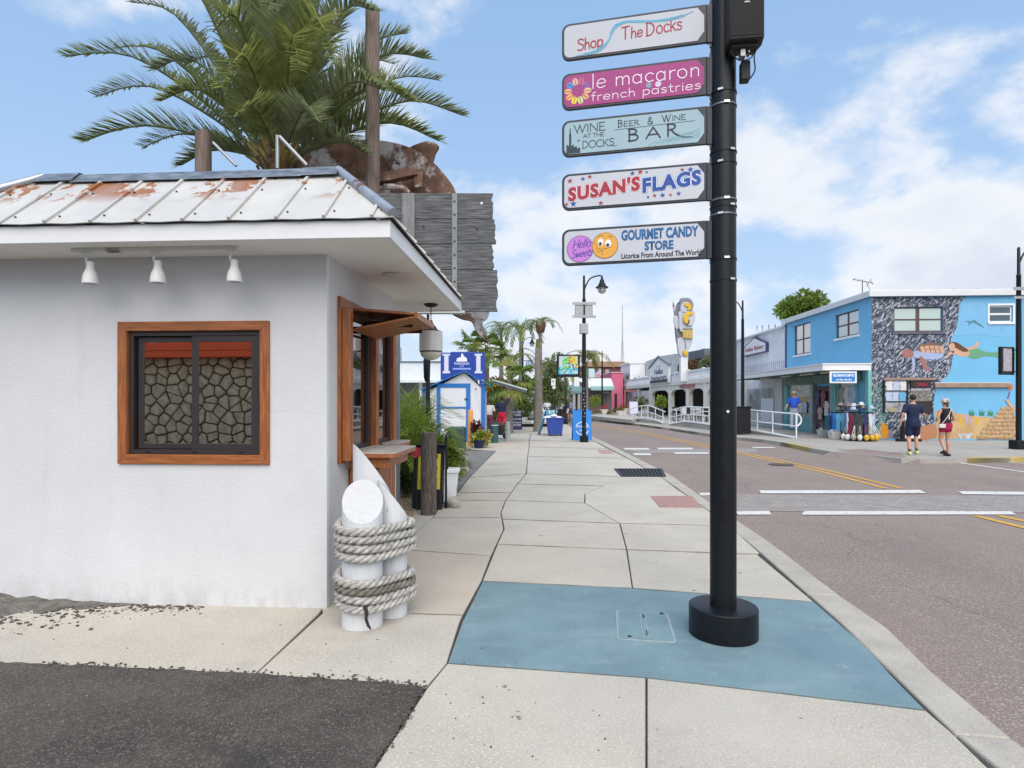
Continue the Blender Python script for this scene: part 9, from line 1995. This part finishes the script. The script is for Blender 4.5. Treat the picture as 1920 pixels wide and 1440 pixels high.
q = G(1773, 855, 0); woman = person('woman in black tank top and magenta shorts carrying a white bag walking away', (q.x, q.y, 0), R(4), 1.68, SK1, paint('black_tank', (.012,.010,.016), .8), paint('magenta_shorts', (.35,.01,.07), .8), HAIRB,
    dict(kneeL=(-.09,.08,.50), ankL=(-.12,-.10,.19), toeL=(0,.11,-.09), kneeR=(.09,.03,.49), ankR=(.08,-.0,.09), elL=(-.26,-.0,1.14), wrL=(-.16,.16,1.10), elR=(.25,-.02,1.14), wrR=(.20,.12,1.02)), paint('black_shoe', (.02,.02,.022)), female=True, tank=True, shorts=.30)
T, M, s, J, hd = woman
def wput(mb, nm, m): o = MB(); o.v = [M @ (Vector(p)*s) for p in mb.v]; o.f = mb.f; o.build(nm, m, T)
mb = MB(); mb.lathe([(.11,-.02),(.115,.0),(.095,.04),(.092,.075),(.06,.098),(.001,.105)], hd+Vector((0,.0,.055)), 20, cap=False); mb.v = [Vector(v) for v in mb.v]; wput(mb, 'cap', mat('patterned_cap', (.55,.50,.50), .7, var=.3, scale=30, spk=[(26,.56,(.30,.06,.06),.8)]))
mb = MB(); mb.box((-.20,-.10,.92), (.20,.07,.12)); 
bag = MB(); bag.v = [M @ (Vector(v)*s) for v in mb.v]; bag.f = mb.f; tag(bag.build('shoulder_bag', paint('white_leather', (.62,.58,.56)), bevel=.015), 'small white shoulder bag on the hip of the woman in black', 'bag', None)
mb = MB(); mb.tube(catmull([Vector((-.20,-.09,.98)), Vector((-.05,-.135,1.2)), Vector((.09,-.10,1.42)), Vector((.11,.0,1.47))], 5), .010, 6); wput(mb, 'bag_strap', paint('white_leather', (.62,.58,.56)))
mb = MB(); mb.box((0,-.132,1.20),(.025,.004,.16)); wput(mb, 'shirt_print', WHITE_TRIM)
q = P(1489,805,26.2); person('man in bright blue t-shirt and straw hat standing behind the rounded railing end', (q.x, 26.2, max(q.z-.02,.05)), R(150), 1.72, SK1, paint('bright_blue_tee', (.02,.09,.50), .8), paint('pale_jeans', (.34,.38,.46), .8), HAIRB,
    dict(elL=(-.24,.06,1.16), wrL=(-.20,.26,1.12), elR=(.27,.02,1.14), wrR=(.33,.16,.98)), paint('black_shoe', (.02,.02,.022)), hat=PALC[4], belly=.05, long_pants=True)
q = G(917, 817); person('person in a pale printed t-shirt and maroon shorts standing at the shed', (q.x, q.y+.1, 0), R(-10), 1.68, SK2, mat('pale_printed_tee', (.52,.49,.45), .8, var=.08, scale=6, spk=[(7,.62,(.55,.36,.16),.6)]), paint('maroon_shorts', (.13,.03,.06), .8), HAIRD,
    dict(elL=(-.24,.06,1.15), wrL=(-.16,.24,1.08), elR=(.27,.02,1.12), wrR=(.20,.20,1.02)), paint('black_shoe', (.02,.02,.022)), shorts=.8, belly=.03)
q = G(941, 815); person('person in navy t-shirt and red shorts reaching up to the awning flap', (q.x, q.y, 0), R(-14), 1.84, SK2, NAVYC, paint('red_shorts', (.50,.01,.03), .8), HAIRD,
    dict(shR=(.19,0,1.46), elR=(.33,.02,1.62), wrR=(.50,.06,1.84), elL=(-.26,.04,1.16), wrL=(-.24,.2,1.0)), paint('black_shoe', (.02,.02,.022)), shorts=.8)
# wheelchair like stroller in front
q = G(934, 823); T = thing('stroller', 'dark folded stroller standing behind the teal bollard', 'stroller', (q.x, q.y, 0)); x, y = q.x, q.y
mb = MB(); mb.blob((x-.06,y,.55), (.34,.25,.20), 2, .15, 3); mb.build('hood', mat('dark_plum_cloth', (.05,.025,.03), .85, var=.5, scale=10, col2=(.16,.10,.08)), T); mb = MB(); mb.blob((x+.06,y,.36), (.26,.2,.22), 5, .25, 3); mb.build('seat', mat('dark_grey_cloth', (.04,.04,.045), .85, var=.4), T)
for dx, dy, r in ((-.30,-.1,.15),(.32,-.12,.12),(-.28,.25,.15),(.3,.22,.12)): mb = MB(); mb.lathe([(r*.6,-.02),(r,-.025),(r,.025),(r*.6,.02)], (x+dx,y+dy,r), 18, axis='y'); mb.build('wheel', TYRE, T)
for a, b in (((-.30,-.1,.15),(.35,-.1,.85)),((.32,-.12,.12),(-.2,-.1,.7)),((-.28,.25,.15),(.35,.22,.85)),((.35,-.1,.85),(.35,.22,.85))): mb = MB(); mb.tube([(x+a[0],y+a[1],a[2]),(x+b[0],y+b[1],b[2])], .014, 6); mb.build('frame_tube', GRYB, T)
# distant pedestrians
far = [(1101-0,0,'x')]
cols_ = [('pale_lilac_tee',(.55,.50,.62)),('navy_cloth2',(.02,.03,.12)),('pale_blue_tee',(.30,.40,.60)),('dark_tee',(.03,.03,.035)),('white_tee',(.60,.62,.64))]
for k, (px, Y, lab, ci, bc) in enumerate(((1051,44,'distant person in a pale lilac t-shirt by the far shops',0,3),(1060,46,'distant person in dark clothes left of the far black post',3,3),(1064,45,'distant person in navy beside the far black post',1,4),(1069,47,'distant person in pale blue at the shop doorway',2,1),(1026,43,'distant person with white top near the parked cars',4,2))):
    person(lab, (xat(px,Y), Y, 0), R(40*k), 1.72, SK1 if k % 2 else SK2, paint(*cols_[ci]), paint('far_short_%d' % bc, cols_[bc][1]), HAIRD if k % 2 else HAIRB, dict(kneeL=(-.1,.06,.5)), BLACKP2, detail=False, group='distant pedestrians at the far shops')
T = thing('black_post', 'plain black post among the distant pedestrians', 'post', (xat(1060.5,40), 40, 0)); mb = MB(); mb.lathe([(.16,0),(.16,.15),(.06,.2),(.055,zat(722,40)),(.02,zat(720,40))], (xat(1060.5,40),40,0), 12); mb.build('shaft', BLACKP, T)
for k, (px, Y) in enumerate(((1025,41),(1036,42.5))):
    T = thing('parked_scooter', ['white and dark scooter nearest the cut palm trunk','pale blue scooter behind the white one'][k], 'scooter', (xat(px,Y), Y, 0)); x = xat(px,Y)
    mb = MB(); mb.blob((x,Y,.75), (.32,.5,.22), k, .2, 2); mb.build('body', WHITE_TRIM if k == 0 else paint('pale_blue_scooter', (.25,.5,.6)), T); mb = MB(); mb.blob((x,Y+.2,.95), (.2,.35,.1), k, .1, 2); mb.build('seat', BLACKP2, T)
    for dy in (-.5,.5): mb = MB(); mb.lathe([(.15,-.05),(.24,-.05),(.24,.05),(.15,.05)], (x,Y+dy,.24), 16, axis='x'); mb.build('wheel', TYRE, T)
    mb = MB(); mb.tube([(x,Y-.45,.3),(x,Y-.3,1.1)], .03, 6); mb.tube([(x-.3,Y-.28,1.12),(x+.3,Y-.28,1.12)], .02, 6); mb.build('handlebar', BLACKP2, T)
# ---------------------------------------------------------------- stone restaurant behind the camera, seen mirrored in the kiosk window
SB = thing('stone_building', 'brown stone faced building with a red awning, mirrored in the kiosk window', 'building', (-8, -9, 0), R(-2))
M = W[SB.name]
mb = MB(M); mb.bb((-9,-4,0),(5,-.06,3.6)); mb.build('wall', mat('dark_mortar', (.035,.03,.026), .95, var=.3), SB, smooth=False)
rv = random.Random(17); pts = []
gx, gz = .44, .32
for i in range(31):
    for j in range(12): pts.append(Vector((-8.9+i*gx+rv.uniform(-.17,.17)+(j % 2)*.12, .05+j*gz+rv.uniform(-.12,.12))))
stones = MB(M); mats_ = [mat('brown_fieldstone', (.54,.43,.31), .9, var=.3, scale=5, bump=.8, bscale=18, col2=(.78,.66,.48))]
for i, p in enumerate(pts):
    if not (-8.6 < p.x < 4.4 and 0 < p.y < 3.5): continue
    cell = [Vector((p.x-.6,p.y-.5)), Vector((p.x+.6,p.y-.5)), Vector((p.x+.6,p.y+.5)), Vector((p.x-.6,p.y+.5))]
    for q in pts:
        d = q-p
        if d.length < 1e-6 or d.length > 1.1: continue
        m = (p+q)/2; out = []
        for k in range(len(cell)):
            a, b = cell[k], cell[(k+1) % len(cell)]; da, db = (a-m).dot(d), (b-m).dot(d)
            if da <= 0: out.append(a)
            if da*db < 0: out.append(a.lerp(b, da/(da-db)))
        cell = out
        if len(cell) < 3: break
    if len(cell) < 3: continue
    c = sum(cell, Vector((0,0)))/len(cell); k = .90; base_ = [c+(v-c)*k for v in cell]; top_ = [c+(v-c)*k*.86 for v in cell]; n = len(cell); dz = rv.uniform(.035,.07)
    vs = [(v.x, -.06, v.y) for v in base_]+[(v.x, -.06+dz, v.y) for v in top_]
    stones.add(vs, [tuple(range(n, 2*n))]+[(k2, (k2+1) % n, n+(k2+1) % n, n+k2) for k2 in range(n)])
so = stones.build('stones', mats_[0], SB, ang=30); so['kind'] = 'stuff'
bm = bmesh.new(); bm.from_mesh(so.data); bmesh.ops.recalc_face_normals(bm, faces=bm.faces); bm.to_mesh(so.data); bm.free()
REDA = paint('awning_red', (.80,.12,.045), .7)
mb = MB(M); mb.bb((-9.2,-.05,3.02),(5.2,.5,3.22)); mb.bb((-9.2,-.05,3.24),(5.2,.46,3.44)); mb.build('awning', REDA, SB); mb = MB(M); mb.bb((-9.2,-.05,3.441),(5.2,.42,3.5)); mb.build('awning_top', REDA, SB)
# clean-up: meshes that are many tiny repeated bits
for o in list(COL.objects):
    if o.type == 'MESH' and o.parent and o.name.split('.')[0] in ('foliage','flowers','crown','crown_highlights','young_leaves','plants','greens'): o['kind'] = 'stuff'
